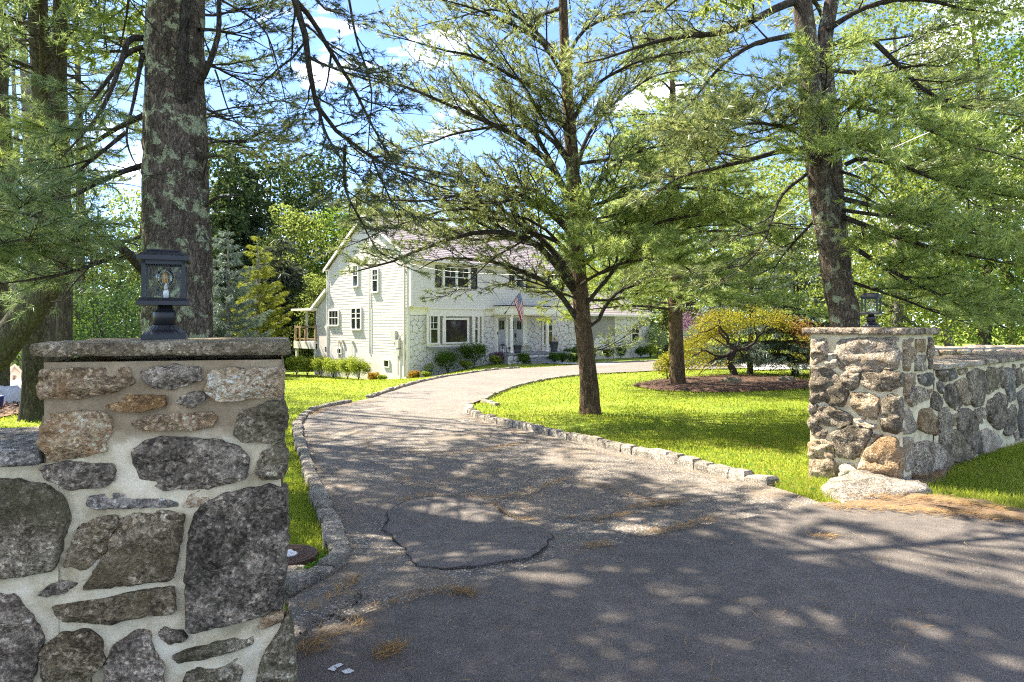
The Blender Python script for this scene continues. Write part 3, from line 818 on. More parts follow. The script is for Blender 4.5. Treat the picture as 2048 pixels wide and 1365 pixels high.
# pine-needle litter: thin straws gathered in drifts, loose ones scattered
def straws(P, L, W, ang, zoff=.012):
    n = len(P); d = np.c_[np.cos(ang), np.sin(ang), rng.uniform(-.05, .25, n)]; s = np.c_[-np.sin(ang), np.cos(ang), np.zeros(n)]
    P3 = np.c_[P, gz(P[:, 0], P[:, 1]) + zoff + rng.uniform(0, .012, n)]
    b = P3 + d * L[:, None] * .5 + s * (L * rng.uniform(-.15, .15, n))[:, None]
    V = np.stack([P3 - s * W, b - s * W, P3 + d * L[:, None] + s * 0, b + s * W], 1).reshape(-1, 3)
    i = np.arange(n)[:, None] * 4
    return V, i + np.array([0, 1, 2, 3])
drifts = [([(690, 1255), (760, 1226), (840, 1205), (890, 1190)], .04, 150), ([(600, 1240), (640, 1222), (680, 1200), (710, 1170)], .05, 170),
          ([(590, 1300), (640, 1285), (700, 1275), (720, 1260)], .05, 120), ([(740, 1335), (770, 1325), (790, 1310)], .05, 160), ([(600, 1330), (640, 1300)], .08, 120),
          ([(790, 1010), (850, 998), (930, 997), (985, 1006), (1060, 992), (1130, 965)], .06, 420), ([(985, 1010), (1010, 1035), (1060, 1050)], .05, 160),
          ([(1130, 960), (1200, 975), (1260, 1000), (1330, 1012)], .06, 260), ([(1250, 1025), (1300, 1018), (1360, 1012)], .05, 240), ([(1120, 1040), (1200, 1050)], .06, 90),
          ([(1190, 1048), (1260, 1035)], .05, 120), ([(1260, 1082), (1330, 1070), (1400, 1055), (1430, 1050)], .06, 300), ([(1160, 1103), (1210, 1100)], .04, 110),
          ([(800, 905), (900, 915), (980, 905), (1050, 890)], .12, 380), ([(730, 880), (740, 910), (800, 920)], .1, 160), ([(790, 960), (830, 975), (900, 985)], .1, 120),
          ([(620, 835), (650, 822), (720, 808), (780, 800)], .12, 400), ([(935, 838), (1000, 860), (1100, 885), (1250, 920), (1400, 955), (1530, 982)], .09, 700),
          ([(610, 870), (630, 920), (650, 970), (690, 1060)], .06, 200), ([(900, 1190), (940, 1200)], .04, 140), ([(1640, 1020), (1760, 1025), (1900, 1035), (2040, 1050)], .16, 1100),
          ([(1700, 1000), (1850, 1005), (2000, 1025)], .16, 600), ([(1800, 960), (1880, 960)], .1, 200), ([(1620, 1085), (1660, 1082)], .05, 70), ([(1700, 1280), (1900, 1290)], .3, 40)]
PP, AA = [], []
for pts, sp, n in drifts:
    l = resample(gpoly(pts), 60)[:, :2]; k = rng.integers(0, 59, n)
    n = int(n * .8); k = k[:n]; sp = sp * .7
    base = l[k] + (l[k + 1] - l[k]) * rng.uniform(0, 1, (n, 1)) + rng.normal(0, sp, (n, 2)) * (.35 + .9 * rng.uniform(0, 1, (n, 1)) ** 3)
    PP.append(base); AA.append(np.arctan2(*(l[k + 1] - l[k]).T[::-1]) + rng.normal(0, .7, n))
n = 1500; y = 5.5 * (22 / 5.5) ** rng.uniform(0, 1, n); PP.append(np.c_[rng.uniform(-.3, .45, n) * y, y]); AA.append(rng.uniform(0, 6.3, n))
n = 700
y = rng.uniform(2.6, 11, n); PP.append(np.c_[rng.uniform(-.45, .75, n) * y, y]); AA.append(rng.uniform(0, 6.3, n))
P = np.vstack(PP); A = np.concatenate(AA)
V, Q = straws(P, rng.uniform(.05, .12, len(P)), .0011 + .00022 * np.clip(P[:, 1:2], 0, 14), A, .034)
tag(obj('pine_needle_litter', mesh('pine_needle_litter', V, None, Q, None, False), M['ndl_dead']), 'tan fallen pine needles drifted over the driveway and road', 'needles', kind='stuff')
# small gravel by the kerb end and mulch chips
def bits(P, size, zoff, asp, tilt=.7):
    return flat_leaves(np.c_[P, gz(P[:, 0], P[:, 1]) + zoff], tilt, size, 6, asp)
VV, QQ, nn = [], [], 0
for poly, n, s in ((bed_maple, 5200, .05), (bed_side, 3600, .06), (bed_front, 1500, .06), (bed_yard, 2000, .08)):
    P = rng.uniform(poly.min(0), poly.max(0), (n * 2, 2)); P = P[inpoly(P, poly)][:n]
    c = poly.mean(0)
    V, Q = bits(P, rng.uniform(.3, 1, len(P)) * s, .035 + rng.uniform(0, .08, len(P)), .5); VV.append(V); QQ.append(Q + nn); nn += len(V)
tag(obj('mulch_chips', mesh('mulch_chips', np.vstack(VV), None, np.vstack(QQ), None, False), M['chip']), 'loose bark chips over the planting beds', 'mulch', kind='stuff')
q = gpoly([(590, 1262), (650, 1235), (720, 1190), (740, 1200), (700, 1240), (620, 1300)])[:, :2]
P = rng.uniform(q.min(0), q.max(0), (260, 2)); P = P[inpoly(P, q)]
mb = MB()
for p in P:
    s = rng.uniform(.003, .009) if rng.uniform() < .93 else rng.uniform(.015, .024)
    z = float(gz(*p)) + .02
    o = nrm(rng.normal(0, 1, (6, 3))) * 0 + np.array([(1, 0, 0), (0, 1, 0), (-1, 0, 0), (0, -1, 0), (0, 0, 1), (0, 0, -1)]) * s * rng.uniform(.6, 1.3, (6, 1))
    mb.add(o + (p[0], p[1], z), tris=[(0, 1, 4), (1, 2, 4), (2, 3, 4), (3, 0, 4), (1, 0, 5), (2, 1, 5), (3, 2, 5), (0, 3, 5)])
tag(mb.build('gravel', M['st_dark'], kind='stuff'), 'loose grey gravel at the kerb end by the near pillar', 'gravel')
# ------------------------------------------------------------------ stone pillars and walls
def ray_plane(px, py, O, N):
    d = V3((px - CXP) / FPX, 1.0, (HZ - py) / FPX); c = V3(0, 0, CAMH)
    return c + d * (((O - c) @ N) / (d @ N))

def wall_frame(A, B):
    U = nrm((B - A) * V3(1, 1, 0)); Nn = V3(U[1], -U[0], 0)
    return A, U, V3(0, 0, 1), Nn

def to_uv(pts, fr):
    O, U, W, N = fr
    out = []
    for p in pts:
        q = ray_plane(p[0], p[1], O, N) - O; out.append((q @ U, q @ W))
    return np.array(out)

def core_sheet(fr, u0, u1, v0, v1, m, parent, base, amp=.012, seed=0, st=.03, name='mortar'):
    """mortar face of a wall: a slightly uneven sheet"""
    O, U, W, N = fr
    us = np.linspace(u0, u1, max(2, int((u1 - u0) / st))); vs = np.linspace(v0, v1, max(2, int((v1 - v0) / st)))
    a, b = np.meshgrid(us, vs)
    h = fbm(np.stack([a * 9, b * 9, a * 0 + seed], -1), seed, 3) * amp
    P = O + a[..., None] * U + b[..., None] * W + h[..., None] * N - base
    k = np.arange(a.size).reshape(a.shape)
    Q = np.stack([k[:-1, :-1], k[:-1, 1:], k[1:, 1:], k[1:, :-1]], -1).reshape(-1, 4)
    return P.reshape(-1, 3), Q

def slab(parent, base, corners, z0, z1, m, name='cap', seed=0, amp=.012, n=26):
    """flat capping stone with hand-broken edges; corners = 4 (x,y)"""
    c = np.array(corners, float); p = resample(c, n * 4, True)
    # keep the corners
    P = []
    for i in range(4):
        a, b = c[i], c[(i + 1) % 4]; t = np.linspace(0, 1, n, endpoint=False)[:, None]; P.append(a + (b - a) * t)
    p = np.vstack(P); ctr = p.mean(0); N = len(p); rows = []
    zs = np.linspace(z0, z1, 5)
    for k, z in enumerate(zs):
        w = fbm(np.c_[p * 11, np.full(N, z * 26)], seed, 3) * amp - (.006 if k in (0, 4) else 0)
        d = nrm(p - ctr)
        q = p + d * w[:, None]
        zz = z + (fbm(np.c_[q * 8, np.full(N, k * 3.)], seed + 3, 2) * amp * .35)
        rows.append(np.c_[q, zz])
    for s, zz in ((.9, z1 + .002), (.4, z1 + .003)):
        q = ctr + (p - ctr) * s; rows.append(np.c_[q, np.full(N, zz) + fbm(np.c_[q * 6, np.full(N, 2.)], seed + 8, 2) * .004])
    V = np.vstack(rows + [np.array([[*ctr, z1 + .003]])]) - base
    i = np.arange(N); j = (i + 1) % N; R = len(rows)
    Q = np.vstack([np.stack([k * N + i, k * N + j, (k + 1) * N + j, (k + 1) * N + i], 1) for k in range(R - 1)])
    T = np.stack([(R - 1) * N + i, (R - 1) * N + j, np.full(N, R * N)], 1)
    return obj(name, mesh(name, V, T, Q, [list(range(N))[::-1]]), m, parent)

def lay(stones, fr, parent, base, z=(1.882, 0, 640), n=40, rings=(1, 1, .965, .88, .72, .52, .28), bulge=.03, depth=.07, rough=.014, freq=13, rnd=1, seed0=0, grow=.004):
    O, U, W, N = fr; f2 = (O - base, U, W, N)
    for k, (m, pts, *opt) in enumerate(stones):
        px = [(z[1] + a / z[0], z[2] + b / z[0]) for a, b in pts]
        uv = to_uv(px, fr); cc_ = uv.mean(0); uv = uv + nrm(uv - cc_) * grow
        bl = opt[0] if opt else bulge
        me = stone_mesh(uv, f2, depth, bl, n, rings, rough, freq, seed0 + k, True, rnd)
        obj('stone', me, M['st_' + m], parent)

def fill(fr, u0, u1, v0, v1, cw, ch, parent, base, mats, seed, n=16, bulge=.025, rough=.012, gap=.012, depth=.05, rings=(1, 1, .93, .7, .35), name='stone'):
    rg = np.random.default_rng(seed); O, U, W, N = fr; f2 = (O - base, U, W, N)
    for k, c in enumerate(voronoi(u0, u1, v0, v1, cw, ch, rg)):
        p = inset(c, gap * rg.uniform(.7, 1.4))
        if p is None or len(p) < 3: continue
        obj(name, stone_mesh(p, f2, depth, bulge * rg.uniform(.6, 1.3), n, rings, rough, 9, seed * 50 + k, True, 1), M[mats[rg.integers(len(mats))]], parent)

# ---- left pillar and the low wall beside it
LA, LB = V3((90 - CXP) / FPX * 2.32, 2.32, 0), V3((575 - CXP) / FPX * 2.52, 2.52, 0)
frL = wall_frame(LA, LB); wL = float((LB - LA) @ frL[1])
bk = nrm(V3(LB[0], LB[1], 0)) * .78                     # the pillar's sides run straight back from the road
baseL = (LA + LB) / 2 + bk / 2
pl = thing('stone_pillar', 'large mortared fieldstone gate pillar nearest the road, under a thick stone cap', 'gate pillar', baseL, 0, 'stone gate pillars')
M['mortar_two'] = m_mortar(1.10)
LC_, LD = LB + bk, LA + bk
LBi, LCi = LB - frL[1] * .022, LC_ - frL[1] * .022
mb = MB()
V, Q = core_sheet(frL, 0, wL - .022, -.05, 1.372, None, None, baseL, .013, 3, .014); mb.add(V, quads=Q)
for a, b in ((LBi, LCi), (LCi, LD), (LD, LA)):
    f = wall_frame(a, b); V, Q = core_sheet(f, 0, float(np.linalg.norm(b - a)), -.05, 1.372, None, None, baseL, .006, 4, .06); mb.add(V, quads=Q)
mb.build('mortar', M['mortar_two'], pl, True)
oh = .035; u_, b_ = frL[1], nrm(bk)
cl = [LA - u_ * oh - b_ * oh, LB + u_ * .008 - b_ * oh, LC_ + u_ * .008 + b_ * oh, LD - u_ * oh + b_ * oh]
slab(pl, baseL, [c[:2] for c in cl], 1.392, 1.438, M['st_slate'], 'cap', 5, .008, 40)
SL = [('wtan', [(163, 190), (300, 178), (490, 184), (505, 240), (440, 272), (300, 285), (163, 292)], .034), ('dark', [(538, 195), (640, 178), (755, 180), (765, 225), (690, 250), (590, 260), (545, 230)]),
      ('wlight', [(795, 190), (930, 178), (1062, 184), (1064, 290), (900, 300), (830, 306), (778, 265)], .036), ('worange', [(395, 300), (480, 287), (615, 285), (620, 322), (540, 343), (420, 337)], .02),
      ('dark', [(680, 285), (760, 271), (765, 300), (720, 322), (672, 315)], .02), ('wtan', [(163, 355), (390, 347), (425, 370), (405, 490), (300, 510), (205, 520), (158, 470)], .036),
      ('wtan', [(500, 385), (590, 360), (790, 345), (808, 370), (800, 405), (650, 413), (540, 411)], .02), ('moss', [(905, 345), (1000, 315), (1064, 310), (1078, 380), (1062, 455), (930, 455), (885, 420)], .038),
      ('dark', [(515, 490), (545, 458), (620, 442), (760, 445), (890, 470), (945, 520), (930, 590), (800, 630), (640, 632), (545, 605), (510, 545)], .028),
      ('moss', [(992, 490), (1060, 470), (1078, 530), (1072, 600), (980, 597), (973, 540)], .034), ('dark', [(163, 555), (250, 530), (430, 543), (442, 600), (380, 627), (270, 632), (195, 597)], .03),
      ('blue', [(338, 665), (420, 650), (560, 658), (672, 685), (665, 702), (520, 702), (370, 712), (342, 697)], .022), ('wlight', [(702, 690), (740, 650), (780, 655), (770, 685), (720, 707)], .014),
      ('wbrown', [(300, 775), (340, 755), (430, 740), (445, 775), (415, 800), (398, 868), (340, 915), (248, 922), (265, 850)], .025),
      ('wbrown', [(452, 758), (500, 725), (640, 724), (690, 730), (682, 800), (655, 972), (500, 988), (380, 1008), (318, 1002), (395, 890), (445, 800)], .034),
      ('dark', [(152, 1025), (230, 975), (300, 988), (260, 1010), (180, 1035)], .02), ('wbrown', [(203, 1075), (330, 1055), (490, 1030), (640, 1005), (662, 1040), (652, 1102), (500, 1117), (380, 1132), (255, 1132), (215, 1100)], .024),
      ('dark', [(722, 760), (760, 698), (870, 658), (960, 629), (1080, 624), (1082, 760), (1070, 900), (1064, 1062), (980, 1110), (850, 1142), (708, 1163), (704, 1000), (710, 850)], .045),
     
      ('wbrown', [(173, 1220), (260, 1174), (345, 1163), (387, 1215), (393, 1290), (345, 1345), (330, 1480), (165, 1480), (158, 1300)], .032),
      ('grey', [(440, 1225), (510, 1180), (560, 1178), (582, 1250), (622, 1310), (610, 1480), (385, 1480), (400, 1290)], .03), ('dark', [(603, 1170), (680, 1173), (693, 1195), (640, 1217), (610, 1197)], .03),
      ('moss', [(648, 1265), (700, 1243), (800, 1215), (935, 1178), (947, 1210), (860, 1242), (760, 1267), (680, 1292)], .03), ('moss', [(697, 1330), (790, 1295), (890, 1268), (900, 1340), (895, 1480), (680, 1480)], .026),
      ('wtan', [(968, 1150), (1000, 1110), (1060, 1083), (1052, 1130), (1000, 1152)], .02), ('moss', [(983, 1290), (1040, 1180), (1085, 1105), (1104, 1200), (1110, 1480), (945, 1480)], .05)]
lay(SL, frL, pl, baseL, (1.882, 0, 640), 72, (1, 1, .985, .955, .9, .82, .72, .6, .48, .36, .24, .1), .032, .06, .021, 14, 1, 10, .007)
for (a, b, sd) in ((LBi, LCi, 3), (LC_, LD, 4), (LD, LA, 5)):
    f = wall_frame(a, b)
    if sd == 3: fill(f, .04, float(np.linalg.norm(b - a)) - .02, 0, 1.36, .30, .26, pl, baseL, ['st_dark', 'st_moss', 'st_grey', 'st_tan'], sd, 18, .006, .008)
    elif sd == 4: fill(f, .02, float(np.linalg.norm(b - a)) - .02, 0, 1.36, .32, .28, pl, baseL, ['st_dark', 'st_moss', 'st_grey', 'st_tan'], sd, 14, .02)

# low wall left of it, its face flush with the pillar's
WA = LA - frL[1] * 2.6
baseW = (WA + LA) / 2 - frL[3] * .3
wl_ = thing('stone_wall', 'low mortared fieldstone wall with a grey slab top running off beside the near pillar', 'stone wall', baseW, 0, 'low stone walls by the gate')
frW = wall_frame(WA, LA - frL[1] * .004)
f_off = (frW[0] - frW[3] * .001, frW[1], frW[2], frW[3])
mb = MB(); V, Q = core_sheet(f_off, 0, 2.64, -.05, 1.03, None, None, baseW, .003, 6, .03); mb.add(V, quads=Q)
B1, B2 = WA - frL[3] * .55, LA - frL[1] * .004 - frL[3] * .55
V, Q = core_sheet(wall_frame(B2, B1), 0, 2.596, -.05, 1.03, None, None, baseW, .01, 7, .08); mb.add(V, quads=Q)
V, Q = core_sheet(wall_frame(B1, WA), 0, .55, -.05, 1.03, None, None, baseW, .01, 7, .08); mb.add(V, quads=Q)
mb.build('mortar', M['mortar'], wl_, True)
for k in range(3):
    a = WA + frL[1] * (2.596 / 3 * k + .004) + frL[3] * .04; b = WA + frL[1] * (2.596 / 3 * (k + 1) - .004) + frL[3] * .04
    slab(wl_, baseW, [a[:2], b[:2], (b - frL[3] * .64)[:2], (a - frL[3] * .64)[:2]], 1.032, 1.075, M['st_blue'], 'cap', 20 + k, .010, 24)
SW = [('dark', [(-150, 600), (-60, 592), (0, 597), (120, 605), (152, 620), (158, 760), (156, 880), (150, 955), (60, 965), (-150, 972)], .05)]
SW = [('moss', [(-190, 610), (-60, 594), (0, 597), (120, 605), (235, 645), (255, 720), (245, 850), (205, 945), (60, 965), (-190, 975)], .04), ('grey', [(-190, 1032), (-16, 1030), (60, 1040), (110, 1090), (165, 1180), (150, 1250), (120, 1380), (80, 1500), (-190, 1500)], .036)]
lay(SW, frL, wl_, baseW, (1.882, 0, 640), 64, (1, 1, .975, .93, .85, .74, .6, .44, .26, .1), .034, .06, .02, 14, 1, 80)
fill(frW, 0, 1.73, .02, 1.0, .42, .34, wl_, baseW, ['st_dark', 'st_moss', 'st_grey', 'st_brown'], 33, 22, .03, .015)
fill(wall_frame(B2, B1), .02, 2.57, .02, 1.0, .42, .34, wl_, baseW, ['st_dark', 'st_moss', 'st_grey'], 34, 14, .02)

# ---- right pillar, and the wall running off from it
al = math.radians(50); RCn = V3((1800 - CXP) / FPX * 6.46, 6.46, 0)
eL, eR = V3(-math.cos(al), math.sin(al), 0), V3(math.sin(al), math.cos(al), 0)
RLc, RRc, RBc = RCn + eL * .87, RCn + eR * .85, RCn + eL * .87 + eR * .85
baseR = (RLc + RRc) / 2 + V3(0, 0, -.13)
pr = thing('stone_pillar', 'sunlit brown fieldstone gate pillar on the right side of the driveway', 'gate pillar', baseR, 0, 'stone gate pillars')
frRf, frRs = wall_frame(RLc, RCn), wall_frame(RCn, RRc)
mb = MB()
for f, l, sd in ((frRf, .87, 1), (frRs, .85, 2), (wall_frame(RRc, RBc), .87, 3), (wall_frame(RBc, RLc), .85, 4)):
    V, Q = core_sheet(f, 0, l, -.3, 1.42, None, None, baseR, .012, 10 + sd, .035); mb.add(V, quads=Q)
mb.build('mortar', M['mortar'], pr, True)
o_ = .055
cr = [RLc + eL * o_ - eR * o_, RCn - eL * o_ - eR * o_, RRc + eR * o_ - eL * o_, RBc + eR * o_ + eL * o_]
slab(pr, baseR, [c[:2] for c in cr], 1.405, 1.468, M['st_grey'], 'cap', 9, .012, 30)
ZR = (2.7303, 1540, 560)
SRf = [('grey', [(232, 330), (315, 325), (325, 390), (300, 440), (240, 460), (230, 400)]), ('light', [(316, 405), (366, 402), (373, 470), (330, 478), (314, 450)]), ('light', [(373, 330), (520, 315), (697, 320), (703, 410), (692, 482), (560, 494), (420, 502), (385, 472), (376, 400)], .035),
       ('brown', [(238, 480), (320, 477), (362, 520), (427, 612), (402, 692), (300, 667), (228, 672), (230, 560)], .06), ('brown', [(393, 530), (420, 503), (492, 503), (482, 580), (440, 602), (403, 567)], .04), ('dark', [(508, 510), (610, 493), (712, 508), (714, 582), (640, 607), (520, 592), (503, 550)], .05),
       ('tan', [(448, 625), (540, 620), (597, 640), (592, 700), (582, 752), (490, 737), (460, 700)], .05), ('light', [(468, 760), (587, 755), (572, 812), (500, 792)], .03), ('brown', [(613, 650), (660, 628), (714, 650), (716, 760), (700, 837), (608, 827), (616, 740)], .045),
       ('dark', [(217, 680), (262, 685), (262, 780), (237, 850), (217, 800)], .04), ('brown', [(268, 698), (340, 693), (442, 740), (442, 790), (390, 802), (300, 792), (263, 750)], .05), ('brown', [(343, 832), (440, 802), (552, 815), (552, 850), (492, 950), (460, 977), (373, 962), (358, 880)], .06),
       ('orange', [(495, 1000), (545, 925), (605, 862), (692, 870), (712, 960), (712, 1100), (508, 1100), (492, 1040)], .07), ('grey', [(540, 890), (565, 850), (620, 845), (585, 878)], .03), ('tan', [(216, 880), (300, 868), (352, 900), (352, 970), (290, 977), (217, 960)], .06), ('tan', [(217, 985), (342, 977), (377, 1040), (347, 1118), (232, 1105)], .06),
       ('light', [(383, 1020), (440, 1003), (482, 1060), (487, 1118), (378, 1118)], .04), ('grey', [(258, 802), (318, 832), (300, 867), (256, 852)], .03)]
lay(SRf, frRf, pr, baseR, ZR, 34, (1, 1, .97, .9, .76, .56, .34, .15), .042, .06, .034, 12, 1, 120, .012)
SRs = [('tan', [(726, 335), (782, 320), (777, 495), (728, 490)]), ('orange', [(785, 325), (840, 325), (842, 395), (787, 395)]), ('brown', [(782, 415), (847, 411), (850, 493), (784, 496)]), ('grey', [(857, 320), (884, 315), (885, 490), (861, 486)]), ('tan', [(730, 515), (787, 511), (792, 560), (770, 600), (730, 640)]),
       ('blue', [(804, 520), (884, 505), (892, 560), (850, 582), (808, 560)]), ('tan', [(854, 600), (882, 597), (882, 637), (859, 627)]), ('orange', [(806, 705), (870, 698), (900, 760), (902, 852), (830, 827), (803, 810)], .035),
       ('light', [(730, 690), (760, 700), (802, 800), (792, 832), (730, 842)]), ('grey', [(742, 622), (790, 583), (840, 593), (867, 650), (800, 662), (770, 697), (738, 660)], .04), ('light', [(728, 870), (772, 860), (787, 930), (782, 1010), (740, 1047), (726, 950)], .03)]
lay(SRs, frRs, pr, baseR, ZR, 28, (1, 1, .96, .86, .66, .4, .18), .026, .06, .022, 11, 1, 160, .010)
fill(wall_frame(RBc, RLc), .03, .82, 0, 1.4, .3, .26, pr, baseR, ['st_dark', 'st_grey', 'st_tan'], 41, 14)
fill(wall_frame(RRc, RBc), .03, .84, 0, 1.4, .3, .26, pr, baseR, ['st_dark', 'st_grey', 'st_tan'], 42, 14)

WR0 = RRc + eR * .004; WLEN = 7.5; WR1 = WR0 + eR * WLEN
baseWR = (WR0 + WR1) / 2 + eL * .35
wr = thing('stone_wall', 'low grey fieldstone wall with white mortar and thin slab top, joined to the right pillar', 'stone wall', baseWR, 0, 'low stone walls by the gate')
frWR = wall_frame(RCn, RRc)
f2 = (WR0, frWR[1], frWR[2], frWR[3])
mb = MB(); V, Q = core_sheet(f2, 0, WLEN, -.3, 1.03, None, None, baseWR, .014, 16, .05); mb.add(V, quads=Q)
wb0, wb1 = WR0 + eL * .7, WR1 + eL * .7
V, Q = core_sheet(wall_frame(wb1, wb0), 0, WLEN, -.3, 1.03, None, None, baseWR, .014, 17, .12); mb.add(V, quads=Q)
V, Q = core_sheet(wall_frame(WR1, wb1), 0, .7, -.3, 1.03, None, None, baseWR, .014, 17, .12); mb.add(V, quads=Q)
mb.build('mortar', M['mortar'], wr, True)
for k in range(5):
    a = WR0 + eR * (1.5 * k + .005) - eL * .05; b = WR0 + eR * (1.5 * (k + 1) - .005) - eL * .05
    slab(wr, baseWR, [a[:2], b[:2], (b + eL * .8)[:2], (a + eL * .8)[:2]], 1.035, 1.085, M['st_light'] if k == 0 else M['st_grey'], 'cap', 50 + k, .016, 22)
ZW = (3.79, 1800, 640)
SWR = [('grey', [(95, 942), (190, 915), (280, 945), (350, 1020), (377, 1092), (300, 1190), (100, 1215), (88, 1050)], .07), ('dark', [(270, 385), (345, 375), (345, 470), (290, 457)]), ('blue', [(350, 380), (405, 370), (422, 440), (370, 467)]), ('tan', [(425, 375), (507, 364), (507, 400), (450, 417)]),
       ('blue', [(268, 475), (300, 469), (324, 520), (305, 560), (280, 520)]), ('dark', [(230, 575), (260, 543), (312, 630), (290, 692), (233, 665)]), ('dark', [(343, 500), (390, 489), (450, 600), (457, 660), (420, 697), (340, 620), (325, 590)]),
       ('tan', [(400, 490), (480, 438), (517, 560), (517, 652), (470, 632), (430, 560)]), ('dark', [(503, 410), (580, 370), (625, 390), (642, 470), (625, 650), (545, 662), (523, 600), (518, 480)], .04), ('moss', [(650, 370), (700, 358), (737, 380), (747, 510), (660, 567), (646, 440)]),
       ('brown', [(738, 360), (775, 360), (785, 420), (790, 520), (755, 500)]), ('blue', [(787, 365), (840, 370), (857, 420), (862, 610), (820, 622), (797, 520)], .04), ('grey', [(850, 343), (869, 343), (867, 410), (850, 400)]), ('brown', [(880, 370), (914, 365), (917, 470), (875, 517), (868, 440)]),
       ('grey', [(922, 385), (1000, 380), (1000, 480), (925, 482)]), ('dark', [(908, 335), (1000, 325), (1000, 362), (915, 362)]), ('dark', [(658, 620), (740, 548), (800, 580), (802, 660), (772, 800), (740, 832), (690, 802), (656, 720)], .05), ('grey', [(558, 680), (620, 669), (652, 690), (647, 750), (590, 802), (563, 740)]),
       ('brown', [(428, 700), (460, 669), (515, 680), (545, 750), (600, 900), (612, 1010), (550, 1012), (470, 900), (423, 790)], .05), ('dark', [(288, 700), (340, 658), (382, 740), (377, 850), (367, 950), (345, 1010), (300, 960), (283, 820)], .04), ('tan', [(385, 720), (420, 709), (414, 790), (385, 802)]),
       ('moss', [(370, 860), (420, 830), (480, 920), (562, 1020), (480, 1070), (370, 1075), (348, 1010)], .05), ('light', [(608, 840), (660, 820), (740, 880), (772, 920), (700, 1000), (620, 1030), (603, 920)], .04), ('dark', [(803, 680), (850, 643), (867, 690), (867, 830), (830, 872), (783, 872)], .04),
       ('blue', [(880, 560), (940, 518), (1002, 540), (1002, 880), (910, 895), (883, 750), (898, 650)], .05), ('grey', [(863, 862), (890, 850), (902, 905), (865, 920)])]
lay(SWR, frWR, wr, baseWR, ZW, 26, (1, 1, .96, .86, .64, .36), .03, .06, .02, 10, 1, 200, .012)
u_end = float((ray_plane(1800 + 1004 / 3.79, 800, frWR[0], frWR[3]) - WR0) @ frWR[1])
fill(f2, u_end, WLEN - .02, .0, 1.02, .34, .36, wr, baseWR, ['st_dark', 'st_grey', 'st_blue', 'st_brown', 'st_tan'], 61, 16, .03)
fill(wall_frame(wb1, wb0), .02, WLEN - .02, -.2, 1.02, .42, .4, wr, baseWR, ['st_dark', 'st_grey', 'st_blue', 'st_brown'], 62, 12, .02)

# pale dry-stone wall behind
fa, fb_ = V3(7.2, 14.0, -.25), V3(19.5, 16.0, -.25)
fw = thing('stone_wall', 'pale dry-stone retaining wall in the sun behind the low right wall', 'stone wall', (fa + fb_) / 2)
bs = (fa + fb_) / 2; ff = wall_frame(fa, fb_); LL = float(np.linalg.norm(fb_ - fa))
mb = MB(); V, Q = core_sheet(ff, 0, LL, 0, 1.26, None, None, bs, .02, 19, .2); mb.add(V, quads=Q)
V, Q = core_sheet(wall_frame(fb_ - ff[3] * .5, fa - ff[3] * .5), 0, LL, 0, 1.26, None, None, bs, .02, 19, .3); mb.add(V, quads=Q)
mb.build('core', M['joint'], fw, True)
fill(ff, 0, LL, .55, 1.24, .34, .17, fw, bs, ['st_light', 'st_light', 'st_ledge', 'st_tan'], 71, 12, .07, .02, .012, .05, (1, 1, .9, .5))
fill((ff[0] + V3(0, 0, 1.24) , ff[1], -ff[3], V3(0, 0, 1)), 0, LL, 0, .5, .5, .3, fw, bs, ['st_light', 'st_ledge'], 72, 10, .06, .02, .012, .05, (1, 1, .9, .5))

# ledge rock before the right pillar, flagstone by the manhole, garden boulders
def ledge(name, pts, h, m, label, cat, n=64, seed=0, rough=.03, world=None):
    p = gpoly(pts) if world is None else world
    c = p.mean(0); base = V3(c[0], c[1], float(gz(c[0], c[1])))
    fr = (V3(c[0], c[1], base[2]) - base, V3(1, 0, 0), V3(0, 1, 0), V3(0, 0, 1))
    me = stone_mesh(p[:, :2] - c[:2], fr, .12, h, n, (1, 1, .93, .82, .66, .48, .28, .1), rough, 4.5, seed, True, 1)
    o = obj(name, me, m, None, base); tag(o, label, cat); return o
ledge('ledge_rock', [(1640, 985), (1665, 968), (1740, 957), (1800, 958), (1850, 975), (1868, 988), (1810, 998), (1740, 1006), (1680, 1005)], .075, M['st_ledge'], 'flat pale ledge rock in the grass before the right pillar', 'rock', 64, 3, .035)
ledge('flagstone', [(568, 1145), (612, 1140), (606, 1160), (590, 1180), (566, 1192)], .03, M['flagstone'], 'small grey flagstone in the grass behind the kerb', 'stone slab', 30, 5, .008)
def boulder(px, py, w, h, m, label, seed):
    g = ground(px, py); a = np.linspace(0, 2 * np.pi, 14, endpoint=False)
    wp = np.c_[g[0] + np.cos(a) * w * (1 + .15 * np.sin(3 * a + seed)), g[1] + np.sin(a) * w * .7, a * 0]
    ledge('boulder', None, h, m, label, 'boulder', 26, seed, w * .14, wp)
boulder(1463, 772, .30, .26, M['st_moss'], 'mossy rounded boulder at the foot of the weeping maple', 7)
boulder(1571, 768, .30, .24, M['st_dark'], 'dark boulder in the mulch bed near the right pillar', 9)
# ------------------------------------------------------------------ the white house
def HP(px, py, kind, off=0.0):
    """photo point -> local (along, z) on the front or gable wall"""
    a = (px - CXP) / FPX
    if kind == 'f': o = HO - HW * off; d = HU
    else: o = HO - HU * off; d = HW
    t_ = (a * o[1] - o[0]) / (d[0] - a * d[1]); Yd = o[1] + t_ * d[1]
    return t_, CAMH + (HZ - py) / FPX * Yd - HO[2]
house = thing('house', 'white two-storey colonial house with painted stone ground floor and black shutters', 'house', HO, HA)
LM, DM, EAVE, RIDGE, JET = 12.4, 8.6, 6.45, 9.3, .28

